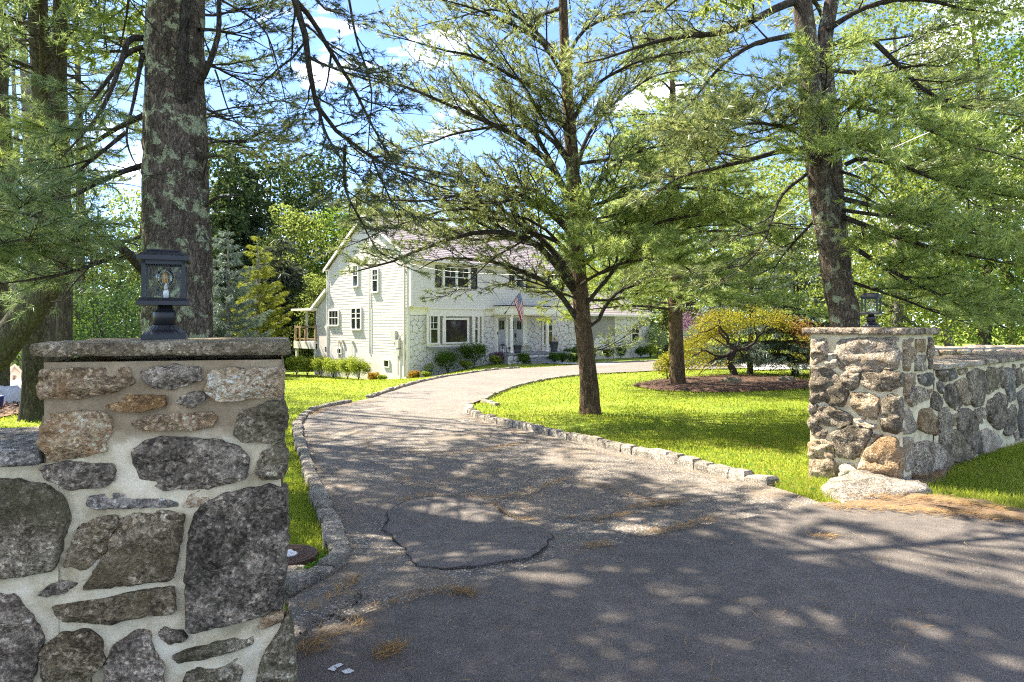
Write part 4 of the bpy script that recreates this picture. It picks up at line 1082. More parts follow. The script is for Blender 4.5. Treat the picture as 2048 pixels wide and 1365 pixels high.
def siding(x0, x1, z0, z1, y, lap=.14, face='f', cut=None):
    """lapped boards on a wall: real steps. face f: plane y facing -y; face s: plane x=y facing -x"""
    V, Q = [], []; z = z0; k = 0
    while z < z1 - .01:
        zt = min(z + lap, z1)
        a0, a1, b0, b1 = x0, x1, x0, x1
        if cut: (a0, a1), (b0, b1) = cut(z), cut(zt)
        if b1 - b0 < .03: break
        w = lambda x, o, zz: (x, y - o, zz) if face == 'f' else (y - o, x, zz)
        V += [w(a0, .004, z), w(a1, .004, z), w(a0, .017, z), w(a1, .017, z), w(b0, .006, zt), w(b1, .006, zt)]
        Q += [(k, k + 1, k + 3, k + 2), (k + 2, k + 3, k + 5, k + 4)] if face == 'f' else [(k + 1, k, k + 2, k + 3), (k + 3, k + 2, k + 4, k + 5)]
        k += 6; z = zt
    return V, Q
# bodies
mb = MB()
mb.box(.02, LM, .02, DM - .02, -.4, 3.95).box(.02, LM, -JET + .02, DM - .02, 3.95, EAVE)
mb.add([(.02, -JET + .02, EAVE), (.02, DM - .02, EAVE), (.02, DM / 2, RIDGE - .12), (LM, -JET + .02, EAVE), (LM, DM - .02, EAVE), (LM, DM / 2, RIDGE - .12)], polys=[[0, 2, 1], [3, 4, 5]], quads=[(0, 3, 5, 2), (1, 2, 5, 4)])
mb.build('wall', M['white'], house)
mb = MB(); mb.box(-.03, .015, 0.02, 3.6, -.4, 1.36).box(-.03, .015, 3.6, DM, -.4, 1.74)
mb.build('foundation', M['foundation'], house)
def gable(z):
    if z <= EAVE: return (-JET if z >= 3.9 else 0.0), DM
    k = (z - EAVE) / (RIDGE - .1 - EAVE); return -JET + k * (DM / 2 + JET), DM - k * (DM / 2)
mb = MB()
for a, b, z0, z1 in ((0, 3.6, 1.38, 3.92), (3.6, DM, 1.76, 3.92)):
    V, Q = siding(a, b, z0, z1, 0, .155, 's'); mb.add(V, quads=Q)
V, Q = siding(-JET, DM, 3.92, RIDGE - .15, 0, .155, 's', gable); mb.add(V, quads=Q)
mb.build('siding', M['white_side'], house, False, 'stuff')
mb = MB(); V, Q = siding(0, LM, 3.97, EAVE, -JET, .145, 'f'); mb.add(V, quads=Q)
mb.build('siding', M['white'], house, False, 'stuff')
# roof: courses of shingles, each course a step
def roof_courses(x0, x1, ya, za, yb, zb, n=22, th=.02):
    V, Q = [], []; d = V3(0, yb - ya, zb - za); nrmv = nrm(V3(0, -(zb - za), yb - ya)); nrmv = nrmv * np.sign(nrmv[2]); k = 0
    for i in range(n):
        for j in range(10):
            u0 = x0 + (x1 - x0) * j / 10; u1 = x0 + (x1 - x0) * (j + 1) / 10
            p0 = V3(0, ya, za) + d * i / n; p1 = V3(0, ya, za) + d * (i + 1) / n
            lift = th * random.uniform(.7, 1.3)
            A = p0 + nrmv * lift; B = p1 + nrmv * .003
            V += [(u0, p0[1], p0[2]), (u1, p0[1], p0[2]), (u0, A[1], A[2]), (u1, A[1], A[2]), (u0, B[1], B[2]), (u1, B[1], B[2])]
            Q += [(k, k + 1, k + 3, k + 2), (k + 2, k + 3, k + 5, k + 4)]; k += 6
    return V, Q
ze = EAVE - .02
rf = MB(); rf.add([(-.22, -JET - .42, ze + .0), (LM + .2, -JET - .42, ze), (LM + .2, DM / 2, RIDGE), (-.22, DM / 2, RIDGE), (-.22, DM + .3, ze), (LM + .2, DM + .3, ze)], quads=[(0, 1, 2, 3), (3, 2, 5, 4)])
V, Q = roof_courses(-.22, LM + .2, -JET - .42, ze + .02, DM / 2, RIDGE + .02); rf.add(V, quads=Q)
V, Q = roof_courses(-.22, LM + .2, DM + .3, ze + .02, DM / 2, RIDGE + .02); rf.add(V, quads=Q)
roof = rf.build('roof', M['roof'], house)
mb = MB(); mb.box(11.1, 12.0, DM / 2 - .1, DM / 2 + .7, RIDGE - .6, RIDGE + .95).box(11.04, 12.06, DM / 2 - .16, DM / 2 + .76, RIDGE + .95, RIDGE + 1.05)
mb.build('chimney', M['stone_white'], roof)
# trim: soffit, fascia, rakes, corner boards, bands, gutters
mb = MB()
mb.box(-.2, LM + .18, -JET - .40, -JET - .03, ze - .06, ze - .035).box(-.21, LM + .19, -JET - .44, -JET - .40, ze - .10, ze + .01)
mb.box(0, LM, -JET - .035, -JET - .0, EAVE - .30, ze - .06)
mb.box(-.20, LM + .18, DM, DM + .30, ze - .06, ze - .035)
for ya, za, yb, zb in ((-JET - .44, ze, DM / 2, RIDGE), (DM + .31, ze, DM / 2, RIDGE)):
    mb.hexa([(-.235, ya, za - .19), (-.195, ya, za - .19), (-.195, yb, zb - .19), (-.235, yb, zb - .19), (-.235, ya, za - .01), (-.195, ya, za - .01), (-.195, yb, zb - .01), (-.235, yb, zb - .01)])
    mb.hexa([(-.194, ya, za - .06), (-.03, ya, za - .06), (-.03, yb, zb - .06), (-.194, yb, zb - .06), (-.194, ya, za - .035), (-.03, ya, za - .035), (-.03, yb, zb - .035), (-.194, yb, zb - .035)])
mb.build('eaves', M['trim'], house)
mb = MB()
for bx in ((-.035, .12, -.045, -.001, .3, 3.93), (-.036, -.004, -.0005, .13, .3, 3.93), (-.035, .10, -JET - .035, -JET - .001, 3.97, EAVE - .02), (-.036, -.004, -JET - .0005, -JET + .12, 3.97, EAVE - .02), (-.036, -.004, DM - .14, DM + .03, 1.7, EAVE - .02), (-.036, -.004, 3.5, 3.66, 1.3, 3.91)):
    mb = MB(); mb.box(*bx); mb.build('corner_board', M['trim'], house)
mb = MB(); mb.box(.13, LM, -JET - .03, -.002, 3.93, 3.966).box(.13, LM, -.05, -.002, 3.52, 3.93)
mb.build('band', M['cream'], house)
mb = MB()
mb.tube([(-.07, DM + .2, 6.32), (-.07, DM + .08, 6.1), (-.07, DM + .06, 3.0), (-.07, DM + .06, 1.0)], .04, 6)
mb.build('downspout', M['trim'], house, True)
mb = MB(); mb.tube([(-.06, 3.72, 6.2), (-.06, 3.72, 1.4)], .035, 6)
mb.build('downspout', M['trim'], house, True)

def window(par, kind, x0, x1, z0, z1, off=0.0, cols=1, rows=(2, 1), fr=.09, mun=.022, sashes=1, sill=True, shade=None):
    """frame as the part, panes and bars its sub-parts"""
    S = (lambda a0, a1, o0, o1, c0, c1: (a0, a1, -off - o1, -off - o0, c0, c1)) if kind == 'f' else (lambda a0, a1, o0, o1, c0, c1: (-off - o1, -off - o0, a0, a1, c0, c1))
    f = MB()
    f.box(*S(x0 - fr, x1 + fr, .0, .07, z1, z1 + fr)).box(*S(x0 - fr, x1 + fr, .0, .07 if not sill else .12, z0 - fr * .9, z0))
    f.box(*S(x0 - fr, x0, .0, .068, z0, z1)).box(*S(x1, x1 + fr, .0, .068, z0, z1))
    ws = (x1 - x0) / sashes
    for k in range(1, sashes): f.box(*S(x0 + ws * k - .05, x0 + ws * k + .05, .0, .066, z0, z1))
    w = f.build('window', M['trim'], par)
    g = MB()
    for k in range(sashes):
        a = x0 + ws * k + (.05 if k else 0); b = x0 + ws * (k + 1) - (.05 if k < sashes - 1 else 0)
        p = MB(); p.box(*S(a, b, .028, .034, z0, z1)); p.build('pane', M['pane'], w)
        if rows:
            zm = z0 + (z1 - z0) * .52
            g.box(*S(a, b, .035, .056, zm - .025, zm + .025))
            if rows[0] > 1:
                for r in range(1, rows[0]): zz = zm + (z1 - zm) * r / rows[0]; g.box(*S(a, b, .035, .048, zz - mun / 2, zz + mun / 2))
            for c in range(1, cols):
                xx = a + (b - a) * c / cols; g.box(*S(xx - mun / 2, xx + mun / 2, .035, .050, zm + .03, z1 - .001))
            if rows[1] > 1:
                for c in range(1, cols): xx = a + (b - a) * c / cols; g.box(*S(xx - mun / 2, xx + mun / 2, .035, .050, z0, zm - .03))
        g.box(*S(a, a + .035, .035, .054, z0, z1)).box(*S(b - .035, b, .035, .054, z0, z1))
    g.build('muntin', M['trim'], w)
    return w
def shutter(x0, x1, z0, z1):
    m_ = MB(); y = -JET - .03
    m_.box(x0, x0 + .05, y - .04, y, z0, z1).box(x1 - .05, x1, y - .04, y, z0, z1).box(x0 + .05, x1 - .05, y - .039, y, z0, z0 + .07).box(x0 + .05, x1 - .05, y - .039, y, z1 - .07, z1).box(x0 + .05, x1 - .05, y - .039, y, (z0 + z1) / 2 - .03, (z0 + z1) / 2 + .03)
    k = 16
    for i in range(k):
        z = z0 + .08 + (z1 - z0 - .16) * i / k; m_.hexa([(x0 + .05, y - .034, z), (x1 - .05, y - .034, z), (x1 - .05, y - .005, z + .02), (x0 + .05, y - .005, z + .02), (x0 + .05, y - .030, z + .012), (x1 - .05, y - .030, z + .012), (x1 - .05, y - .002, z + .045), (x0 + .05, y - .002, z + .045)])
    m_.build('shutter', M['shutter'], house)
J = JET + .0
def fw_(x0, y0, x1, y1, off):
    a = HP(x0, y0, 'f', off); b = HP(x1, y1, 'f', off); return a[0], b[0], b[1], a[1]
for a, b in ((870, 882), (942, 953)):
    x0, x1, _, _ = fw_(a, 527, b, 575, J); shutter(x0, x1, 5.02, 6.22)
x0, x1, _, _ = fw_(886, 531, 937, 576, J); window(house, 'f', x0 + .04, x1 - .04, 5.08, 6.12, J + .026, 2, (1, 1), .09, .025, 2)
for a, b in ((1018, 1027), (1051, 1060)):
    x0, x1, _, _ = fw_(a, 527, b, 575, J); shutter(x0, x1, 5.2, 6.22)
x0, x1, _, _ = fw_(1029, 531, 1048, 576, J); window(house, 'f', x0 + .08, x1 - .08, 5.27, 6.14, J + .026, 2, (1, 1))
x0, _, _, _ = fw_(1095, 527, 1105, 575, J); shutter(x0, x0 + .42, 5.05, 6.22); window(house, 'f', x0 + .55, x0 + 1.5, 5.1, 6.12, J + .026, 2, (1, 1)); 
def sw_(x0, y0, x1, y1):
    a = HP(x0, y0, 's'); b = HP(x1, y1, 's'); return b[0], a[0], b[1], a[1]
for (q, c, r, sa) in (((708, 533, 717, 572), 2, (2, 1), 1), ((747, 541, 757, 583), 2, (2, 1), 1), ((660, 623, 678, 650), 3, (1, 2), 1), ((705, 618, 723, 658), 1, (2, 1), 2)):
    y0, y1, z0, z1 = sw_(*q); window(house, 's', y0, y1, z0, z1, .022, c, r, .10, .03, sa)
for q in ((677, 698, 684, 707), (770, 721, 780, 734), (652, 694, 656, 705)):
    y0, y1, z0, z1 = sw_(*q); window(house, 's', y0, y1, z0, z1, .03, 2, None, .05, .02, 1, False)
# painted stone ground floor: every stone a piece
rgS = np.random.default_rng(5)
fcd = MB()
panels = [(.13, 1.22, .1, 3.50, 0.0), (1.22, 4.98, .1, 1.78, 0.0), (4.98, 6.2, .3, 3.50, 0.0), (8.75, 10.02, .75, 3.50, 0.0), (10.02, LM, .5, 1.62, 0.0), (11.15, LM, 1.62, 3.5, 0.0)]
wing_y = 1.0
wpan = [(LM, 20.45, .5, 1.66, wing_y), (20.45, 21.65, .5, 1.66, wing_y), (21.65, 22.8, .5, 3.75, wing_y), (18.6, 20.45, 1.66, 3.75, wing_y), (20.45, 21.65, 2.95, 3.75, wing_y), (LM, 14.2, 1.66, 3.75, wing_y), (15.3, 18.6, 1.66, 3.75, wing_y)]
ns = 0
for pi, (x0, x1, z0, z1, y) in enumerate(panels + wpan):
    big = 1.0 if pi < 6 else 1.28
    mb = MB(); mb.box(x0, x1, y - .02, y + .05, z0, z1); facade = mb.build('stone_panel', M['joint'], house)
    for k, c_ in enumerate(voronoi(x0, x1, z0, z1, .40 * big, .31 * big, rgS)):
        p = inset(c_, .007 if pi < 6 else .011)
        if p is None or ns >= 298: continue
        obj('stone', stone_mesh(p, (V3(0, y - .02, 0), V3(1, 0, 0), V3(0, 0, 1), V3(0, -1, 0)), .02, rgS.uniform(.012, .045), 10, (1, 1, .93, .5), .016, 6, ns, False, 0), M['stone_white'], facade); ns += 1
print('house stones', ns)
# bay window
bay = MB(); bo = .30
bay.box(1.2, 5.0, -bo, -.03, 3.47, 3.93).box(1.2, 5.0, -bo, -.03, 1.80, 1.92).box(1.2, 1.30, -bo, -.03, 1.92, 3.47).box(4.9, 5.0, -bo, -.03, 1.92, 3.47)
bay.box(1.14, 5.06, -bo - .05, -.02, 3.86, 3.94)
bay.build('bay', M['trim'], house)
mb = MB(); mb.box(1.12, 5.08, -bo - .08, -.03, 1.70, 1.795); mb.build('bay_sill', M['granite_step'], house)
mb = MB(); mb.box(1.30, 4.90, -.06, -.03, 1.92, 3.47); mb.build('wall', M['trim'], house)
for q, c, r in (((857, 633, 876, 686), 2, (2, 1)), ((888, 640, 935, 684), 1, None), ((947, 634, 956, 685), 2, (2, 1))):
    x0, x1, z0, z1 = fw_(*q, bo); window(house, 'f', x0, x1, z0, z1, bo - .035, c, r, .10, .025)
mb = MB(); mb.box(2.14, 2.28, -bo - .03, -bo + .03, 1.92, 3.47).box(4.16, 4.36, -bo - .03, -bo + .03, 1.92, 3.47); mb.build('mullion', M['trim'], house)
# right ground-floor window by the tree
window(house, 'f', 10.2, 11.0, 1.75, 3.38, .0, 2, (2, 1), .1, .025)
# portico
pz = 1.36; po = 1.25
pt = MB(); pt.box(5.85, 10.4, -po - .16, -.051, 3.63, 4.0).box(5.8, 10.45, -po - .22, -.051, 4.0, 4.07).box(5.9, 10.35, -po - .12, -.051, 3.56, 3.63)
por = pt.build('portico', M['cream'], house)
mb = MB(); mb.box(5.76, 10.49, -po - .26, -.30, 4.07, 4.13); mb.build('roof_edge', M['shutter'], por)
for x in (6.32, 9.3):
    mb = MB(); mb.lathe([(.15, pz), (.15, pz + .06), (.115, pz + .1), (.115, pz + .2), (.10, 3.42), (.10, 3.45), (.14, 3.49), (.15, 3.56)], 16, x, -po + .02); mb.build('column', M['trim'], house, True)
mb = MB(); mb.box(10.03, 10.18, -.09, -.02, pz, 3.56).box(6.05, 6.24, -.09, -.02, pz, 3.56); mb.build('pilaster', M['trim'], house)
mb = MB(); mb.box(5.7, 10.6, -po - .35, -.02, pz - .12, pz); fl_ = mb.build('porch_floor', M['granite_step'], house)
rg2 = np.random.default_rng(3)
mb = MB(); mb.box(5.74, 10.56, -po - .31, -.04, .3, pz - .12); pbase = mb.build('porch_base', M['joint'], house)
for k, c_ in enumerate(voronoi(5.74, 10.56, .55, pz - .13, .5, .3, rg2)):
    p = inset(c_, .012)
    if p is not None: obj('stone', stone_mesh(p, (V3(0, -po - .31, 0), V3(1, 0, 0), V3(0, 0, 1), V3(0, -1, 0)), .02, .03, 9, (1, 1, .86, .45), .015, 6, 900 + k, True, 1), M['stone_white'], pbase)
for i in range(2):
    mb = MB(); mb.box(6.9, 8.9, -po - .35 - .36 * (i + 1), -po - .352 - .36 * i, .4, pz - .12 - .17 * (i + 1)).box(6.86, 8.94, -po - .38 - .36 * (i + 1), -po - .352 - .36 * i, pz - .119 - .17 * (i + 1), pz - .07 - .17 * (i + 1)); mb.build('step', M['granite_step'], house)
# door and sidelights in the recess
dr = MB(); dr.box(7.15, 7.75, -.05, .0, pz + .02, 3.42).box(7.77, 8.36, -.05, .0, pz + .02, 3.42)
for a in (7.15, 7.77):
    dr.box(a + .10, a + .48, -.065, -.051, pz + .15, pz + 1.25)
door = dr.build('door', M['door'], house)
for a in (7.24, 7.86):
    for k in range(2):
        mb = MB(); mb.box(a + .02 + .20 * k, a + .19 + .20 * k, -.058, -.0515, 2.72, 3.25); mb.build('pane', M['pane'], door)
mb = MB(); mb.box(7.68, 7.74, -.10, -.052, 2.2, 2.5).box(7.69, 7.73, -.13, -.10, 2.22, 2.48).box(7.69, 7.73, -.09, -.052, 2.6, 2.66); mb.build('handle', M['black'], door)
mb = MB(); mb.box(6.34, 6.94, -.05, .0, pz + .02, 3.42); sl = mb.build('sidelight', M['door'], house)
for k in range(2):
    mb = MB(); mb.box(6.44 + .21 * k, 6.62 + .21 * k, -.058, -.0515, 2.72, 3.25); mb.build('pane', M['pane'], sl)
mb = MB(); mb.box(6.24, 8.74, -.03, -.0, 3.42, 3.55).box(6.24, 6.34, -.07, -.0, pz, 3.42).box(6.94, 7.15, -.07, 0, pz, 3.42).box(8.36, 8.74, -.07, 0, pz, 3.42); mb.build('door_frame', M['cream'], house)
mb = MB(); mb.box(6.26, 6.32, -.09, -.07, 2.42, 2.6); mb.build('doorbell', M['black'], house)
# service mast, meters, vents on the gable wall
mb = MB(); mb.tube([(-.09, .16, .25), (-.09, .16, 6.25), (-.15, .12, 6.42), (-.2, .1, 6.3)], .05, 8); mb.box(-.10, -.03, .1, .22, 5.8, 5.9); mb.build('service_mast', M['conduit'], house, True)
mb = MB(); mb.box(-.17, -.03, .95, 1.36, 2.05, 2.68); mb.build('meter_box', M['meter'], house)
mb = MB(); mb.box(-.16, -.03, .6, .94, 1.35, 1.72); mb.build('meter_box', M['meter'], house)
mb = MB(); mb.box(-.18, -.03, .62, .92, 1.75, 2.2); mb.tube([(-.09, .77, 1.75), (-.09, .77, .3)], .03, 6); mb.tube([(-.09, .77, 2.2), (-.09, .4, 2.5), (-.09, .16, 2.6)], .03, 6); mb.build('meter', M['meter'], house)
for y, z in ((7.1, 1.9), (6.7, 1.95), (5.5, 1.9)):
    mb = MB(); mb.box(-.16, -.03, y, y + .16, z, z + .16); mb.tube([(-.1, y + .08, z), (-.1, y + .08, z - .9)], .02, 5); mb.build('vent', M['conduit'], house)
# rear extension and covered deck
mb = MB(); mb.box(.05, 5, DM + .02, DM + 1.6, -.3, 3.6); mb.hexa([(.05, DM + .02, 3.6), (5, DM + .02, 3.6), (5, DM + 1.6, 3.6), (.05, DM + 1.6, 3.6), (.05, DM + .02, 5.0), (5, DM + .02, 5.0), (5, DM + 1.6, 4.0), (.05, DM + 1.6, 4.0)])
mb.build('extension', M['white_side'], house)
mb = MB(); mb.hexa([(-.25, DM + .02, 5.05), (5.1, DM + .02, 5.05), (5.1, DM + 1.9, 3.95), (-.25, DM + 1.9, 3.95), (-.25, DM + .02, 5.25), (5.1, DM + .02, 5.25), (5.1, DM + 1.9, 4.12), (-.25, DM + 1.9, 4.12)]); mb.build('roof', M['trim'], house)
dy = DM + 1.6
dk = MB(); dk.box(-.05, 5, dy, dy + 3.0, 1.78, 1.9); dk.box(-.09, -.052, dy, dy + 3.04, 1.45, 1.92); deck = dk.build('deck', M['trim'], house)
for y in (dy + .12, dy + 1.5, dy + 2.3, dy + 2.96):
    mb = MB(); mb.box(-.05, .05, y - .06, y + .06, 1.92, 2.95); mb.build('rail_post', M['wood'], deck)
mb = MB(); mb.box(-.045, .045, dy + .18, dy + 2.9, 2.80, 2.9).box(-.03, .03, dy + .18, dy + 2.9, 2.05, 2.12); mb.build('rail', M['wood'], deck)
for y in (dy + .05, dy + 1.5):
    mb = MB(); mb.box(.06, .18, y, y + .14, 1.92, 3.9); mb.build('porch_post', M['trim'], deck)
mb = MB(); mb.box(-.35, 4.8, dy - .0, dy + 2.9, 3.92, 4.06); mb.build('porch_roof', M['trim'], deck)
mb = MB(); mb.box(.5, 4.6, dy + 1.2, dy + 1.3, 1.92, 3.9); mb.build('screen_wall', M['brownwood'], deck)
for y in (dy + .2, dy + 2.8):
    mb = MB(); mb.box(-.04, .1, y - .08, y + .08, -.3, 1.44); mb.build('deck_leg', M['trim'], deck)
# garage wing
mb = MB(); mb.box(LM + .01, 22.8, wing_y + .05, 7.6, -.2, 3.75)
mb.add([(LM + .01, wing_y + .05, 3.75), (LM + .01, 7.6, 3.75), (LM + .01, 4.3, 5.6), (22.8, wing_y + .05, 3.75), (22.8, 7.6, 3.75), (22.8, 4.3, 5.6)], polys=[[0, 2, 1], [3, 4, 5]]); mb.build('wing_wall', M['white'], house)
rf = MB(); V, Q = roof_courses(LM + .22, 23.1, wing_y - .4, 3.72, 4.3, 5.75, 14); rf.add(V, quads=Q); V, Q = roof_courses(LM + .22, 23.1, 8.0, 3.72, 4.3, 5.75, 14); rf.add(V, quads=Q); rf.build('wing_roof', M['roof'], house)
mb = MB(); mb.box(LM + .02, 23.1, wing_y - .44, wing_y - .40, 3.6, 3.74).box(LM + .02, 23.1, wing_y - .40, wing_y - .02, 3.64, 3.66); mb.build('wing_eaves', M['trim'], house)
window(house, 'f', 20.6, 21.5, 1.8, 2.85, -wing_y + .0, 2, (1, 1), .12, .03)
window(house, 'f', 14.3, 15.2, 1.8, 3.3, -wing_y + .0, 2, (1, 1), .1, .03)

# ---- flag on its pole
def m_flag():
    g = NT('flag_cloth'); uv = g.n('UVMap').outputs[0]; sp = g.n('SeparateXYZ', {0: uv})
    u, v = sp.outputs[0], sp.outputs[1]
    st = g.math('LESS_THAN', g.math('FRACT', g.math('MULTIPLY', v, 6.5)), .5)
    c = g.mix(st, (.72, .70, .68), (.42, .025, .04))
    can = g.math('MULTIPLY', g.math('LESS_THAN', u, .4), g.math('GREATER_THAN', v, 6 / 13))
    mp = g.n('Mapping', {'Vector': uv, 'Scale': (27.5, 16.7, 1)}).outputs[0]
    star = g.n('TexVoronoi', {'Vector': mp, 'Scale': 1.0, 'Randomness': 0.0}, voronoi_dimensions='2D').outputs[0]
    blue = g.mix(g.math('LESS_THAN', star, .30), (.03, .045, .17), (.72, .72, .72))
    c = g.mix(can, c, blue)
    d = g.n('BsdfDiffuse', {'Color': c}); t = g.n('BsdfTranslucent', {'Color': c}); mx = g.n('MixShader', {0: .35, 1: d.outputs[0], 2: t.outputs[0]})
    g.t.links.new(mx.outputs[0], g.out.inputs[0]); return g.m
p0x, p0z = HP(1010, 627, 'f', po + .2); p1x, p1z = HP(1042, 582, 'f', po + .9)
A_ = HO + HU * p0x - HW * (po + .2) + V3(0, 0, p0z); B_ = HO + HU * p1x - HW * (po + .9) + V3(0, 0, p1z)
fl = thing('flag', 'American flag with red and white stripes hanging from an angled pole on the porch front', 'flag', A_)
mb = MB(); mb.tube([V3(0, 0, 0), B_ - A_], .018, 8); d = nrm(B_ - A_); mb.tube([B_ - A_, B_ - A_ + d * .07], [.03, .012], 8); mb.build('pole', M['black'], fl, True)
mb = MB(); mb.tube([d * -.06, d * .12], .035, 8); mb.build('bracket', M['black'], fl, True)
# cloth: the hoist runs down along the pole from the tip, the fly hangs
nu, nv = 22, 14; U_ = np.linspace(0, 1, nu); Vv = np.linspace(0, 1, nv); vert = []
Ld = B_ - A_
for v in Vv:
    hp = Ld * (.97 - .42 * (1 - v))
    for u in U_:
        hang = u * 1.45; f = .10 * math.sin(7 * v + 2.2 * u) * u ** .5 + .05 * math.sin(13 * v) * u
        side = V3(HU[0], HU[1], 0) * (.20 * u + .42 * (1 - v) * u * .75) + V3(-HW[0], -HW[1], 0) * f
        vert.append(hp + side + V3(0, 0, -hang * (.88 + .08 * v)) )
q = [(j * nu + i, j * nu + i + 1, (j + 1) * nu + i + 1, (j + 1) * nu + i) for j in range(nv - 1) for i in range(nu - 1)]
me = mesh('cloth', np.array(vert), None, q)
uvl = me.uv_layers.new(name='UVMap'); li = np.empty(len(me.loops), np.int32); me.loops.foreach_get('vertex_index', li)
uvl.data.foreach_set('uv', np.stack([U_[li % nu], Vv[li // nu]], 1).astype(np.float32).ravel())
obj('cloth', me, m_flag(), fl)

# ---- lanterns on the pillars
def lantern(loc, rz, label):
    L = thing('lantern', label, 'lantern', loc, rz, 'black pillar lanterns')
    mb = MB(); mb.box(-.083, .083, -.083, .083, 0, .022)
    n = 40; V = []; prof = [(.078, .022), (.072, .030), (.058, .042), (.049, .054), (.046, .06)]
    for r, z in prof:
        for i in range(n):
            a = 2 * math.pi * i / n; k = 1 + .05 * (i % 2) * (r > .047); sq = 1 / max(abs(math.cos(a)), abs(math.sin(a))) if r > .07 else 1
            V.append((r * k * min(sq, 1.12) * math.cos(a), r * k * min(sq, 1.12) * math.sin(a), z))
    mb.add(V, quads=[(k * n + i, k * n + (i + 1) % n, (k + 1) * n + (i + 1) % n, (k + 1) * n + i) for k in range(len(prof) - 1) for i in range(n)])
    mb.build('base', M['black'], L)
    mb = MB(); mb.lathe([(.045, .06), (.045, .112), (.044, .114), (.030, .128), (.028, .142)], 24); mb.build('collar', M['black'], L, True)
    mb = MB(); mb.frustum(0, 0, .142, .158, .098, .098, .098, .098).frustum(0, 0, .158, .172, .098, .098, .084, .084); mb.build('tray', M['black'], L)
    for sx in (-1, 1):
        for sy in (-1, 1):
            mb = MB(); cx, cy = sx * .074, sy * .074; mb.box(cx - .007, cx + .007, cy - .007, cy + .007, .1715, .325); mb.build('post', M['black'], L)
    mb = MB(); mb.box(-.081, .081, -.081, -.067, .309, .325).box(-.081, .081, .067, .081, .309, .325).box(-.081, -.067, -.067, .067, .309, .325).box(.067, .081, -.067, .067, .309, .325); mb.build('rail', M['black'], L)
    mb = MB(); mb.frustum(0, 0, .325, .343, .098, .098, .098, .098).frustum(0, 0, .343, .366, .098, .098, .06, .06).frustum(0, 0, .366, .371, .062, .062, .06, .06); mb.build('roof', M['black'], L)
    for s_ in (-1, 1):
        mb = MB(); mb.add([(-.067, s_ * .072, .172), (.067, s_ * .072, .172), (.067, s_ * .072, .309), (-.067, s_ * .072, .309)], quads=[(0, 1, 2, 3)]); mb.build('pane', M['glass'], L)
        mb = MB(); mb.add([(s_ * .072, -.067, .172), (s_ * .072, .067, .172), (s_ * .072, .067, .309), (s_ * .072, -.067, .309)], quads=[(0, 1, 2, 3)]); mb.build('pane', M['glass'], L)
    zc = .258; r = .036
    prof = [(.013, .208), (.015, .216), (.022, .226)] + [(r * math.cos(a), zc + r * math.sin(a)) for a in np.linspace(-.85, 1.5, 14)] + [(.001, zc + r)]
    mb = MB(); mb.lathe(prof, 28); b = mb.build('bulb', M['bulb'], L, True)
    mb = MB()
    for k in range(4):
        a = k * math.pi / 2; mb.tube([(.009 * math.cos(a), .009 * math.sin(a), .236), (.004 * math.cos(a), .004 * math.sin(a), .276)], .0024, 6)
    mb.build('filament', M['filament'], b, True)
    mb = MB(); mb.lathe([(.010, .172), (.011, .20), (.008, .206), (.006, .225), (.003, .238)], 14, .004, 0); mb.build('socket', M['whiteplastic'], L, True)
    L.scale = (.95, .95, .96)
    return L
cL = V3((330 - CXP) / FPX * 2.74, 2.74, 1.441)
lantern(cL, math.radians(23), 'black lantern with a round clear bulb on the near left pillar')
cR = (RLc + RRc) / 2; lantern(V3(cR[0], cR[1], 1.471), al, 'small black lantern on top of the right pillar')

# ---- manhole, chipped paint
g0 = ground(572, 1116)
mh = thing('manhole', 'round rusty manhole cover with a white plastic disc, in the grass behind the left kerb', 'manhole', g0 + V3(0, 0, .012))
R0 = .215
mb = MB(); mb.lathe([(R0, -.06), (R0, .012), (R0 - .006, .016), (R0 - .016, .016), (R0 - .02, .010), (R0 - .034, .010), (R0 - .038, .015), (R0 - .05, .015), (R0 - .054, .009), (R0 - .075, .009), (R0 - .078, .014), (.002, .014)], 56); cv = mb.build('cover', M['rust'], mh)
mb = MB()
for k in range(26):
    a = 2 * math.pi * k / 26; 
    for r in (.10, .122):
        c, s = math.cos(a), math.sin(a); mb.hexa([(r * c - .006 * s - .004 * c, r * s + .006 * c - .004 * s, .014), (r * c + .006 * s - .004 * c, r * s - .006 * c - .004 * s, .014), (r * c + .006 * s + .004 * c, r * s - .006 * c + .004 * s, .014), (r * c - .006 * s + .004 * c, r * s + .006 * c + .004 * s, .014)] + [(r * c - .006 * s - .004 * c, r * s + .006 * c - .004 * s, .019), (r * c + .006 * s - .004 * c, r * s - .006 * c - .004 * s, .019), (r * c + .006 * s + .004 * c, r * s - .006 * c + .004 * s, .019), (r * c - .006 * s + .004 * c, r * s + .006 * c + .004 * s, .019)])
mb.build('tread', M['rust'], cv)
mb = MB(); mb.lathe([(.055, .0145), (.055, .022), (.045, .026), (.026, .026), (.026, .040), (.022, .043), (.001, .044)], 28, .025, -.01); mb.build('disc', M['whiteplastic'], mh, True)
for k, pts in enumerate([[(652, 1354), (662, 1348), (672, 1351), (668, 1358)], [(668, 1346), (684, 1339), (690, 1343), (676, 1351)], [(682, 1356), (698, 1350), (706, 1356), (696, 1361), (686, 1362)]]):
    p = wob(gpoly(pts), 60, .011, 70 + k, True)
    cc = p.mean(0); V = np.vstack([p, cc[None]]); V[:, 2] = .0305
    o = obj('road_marking', mesh('road_marking', V, [(i, (i + 1) % 60, 60) for i in range(60)]), M['markpaint']); tag(o, ['leftmost', 'upper', 'rightmost'][k] + ' flake of the chipped white paint mark on the dark road', kind='structure')

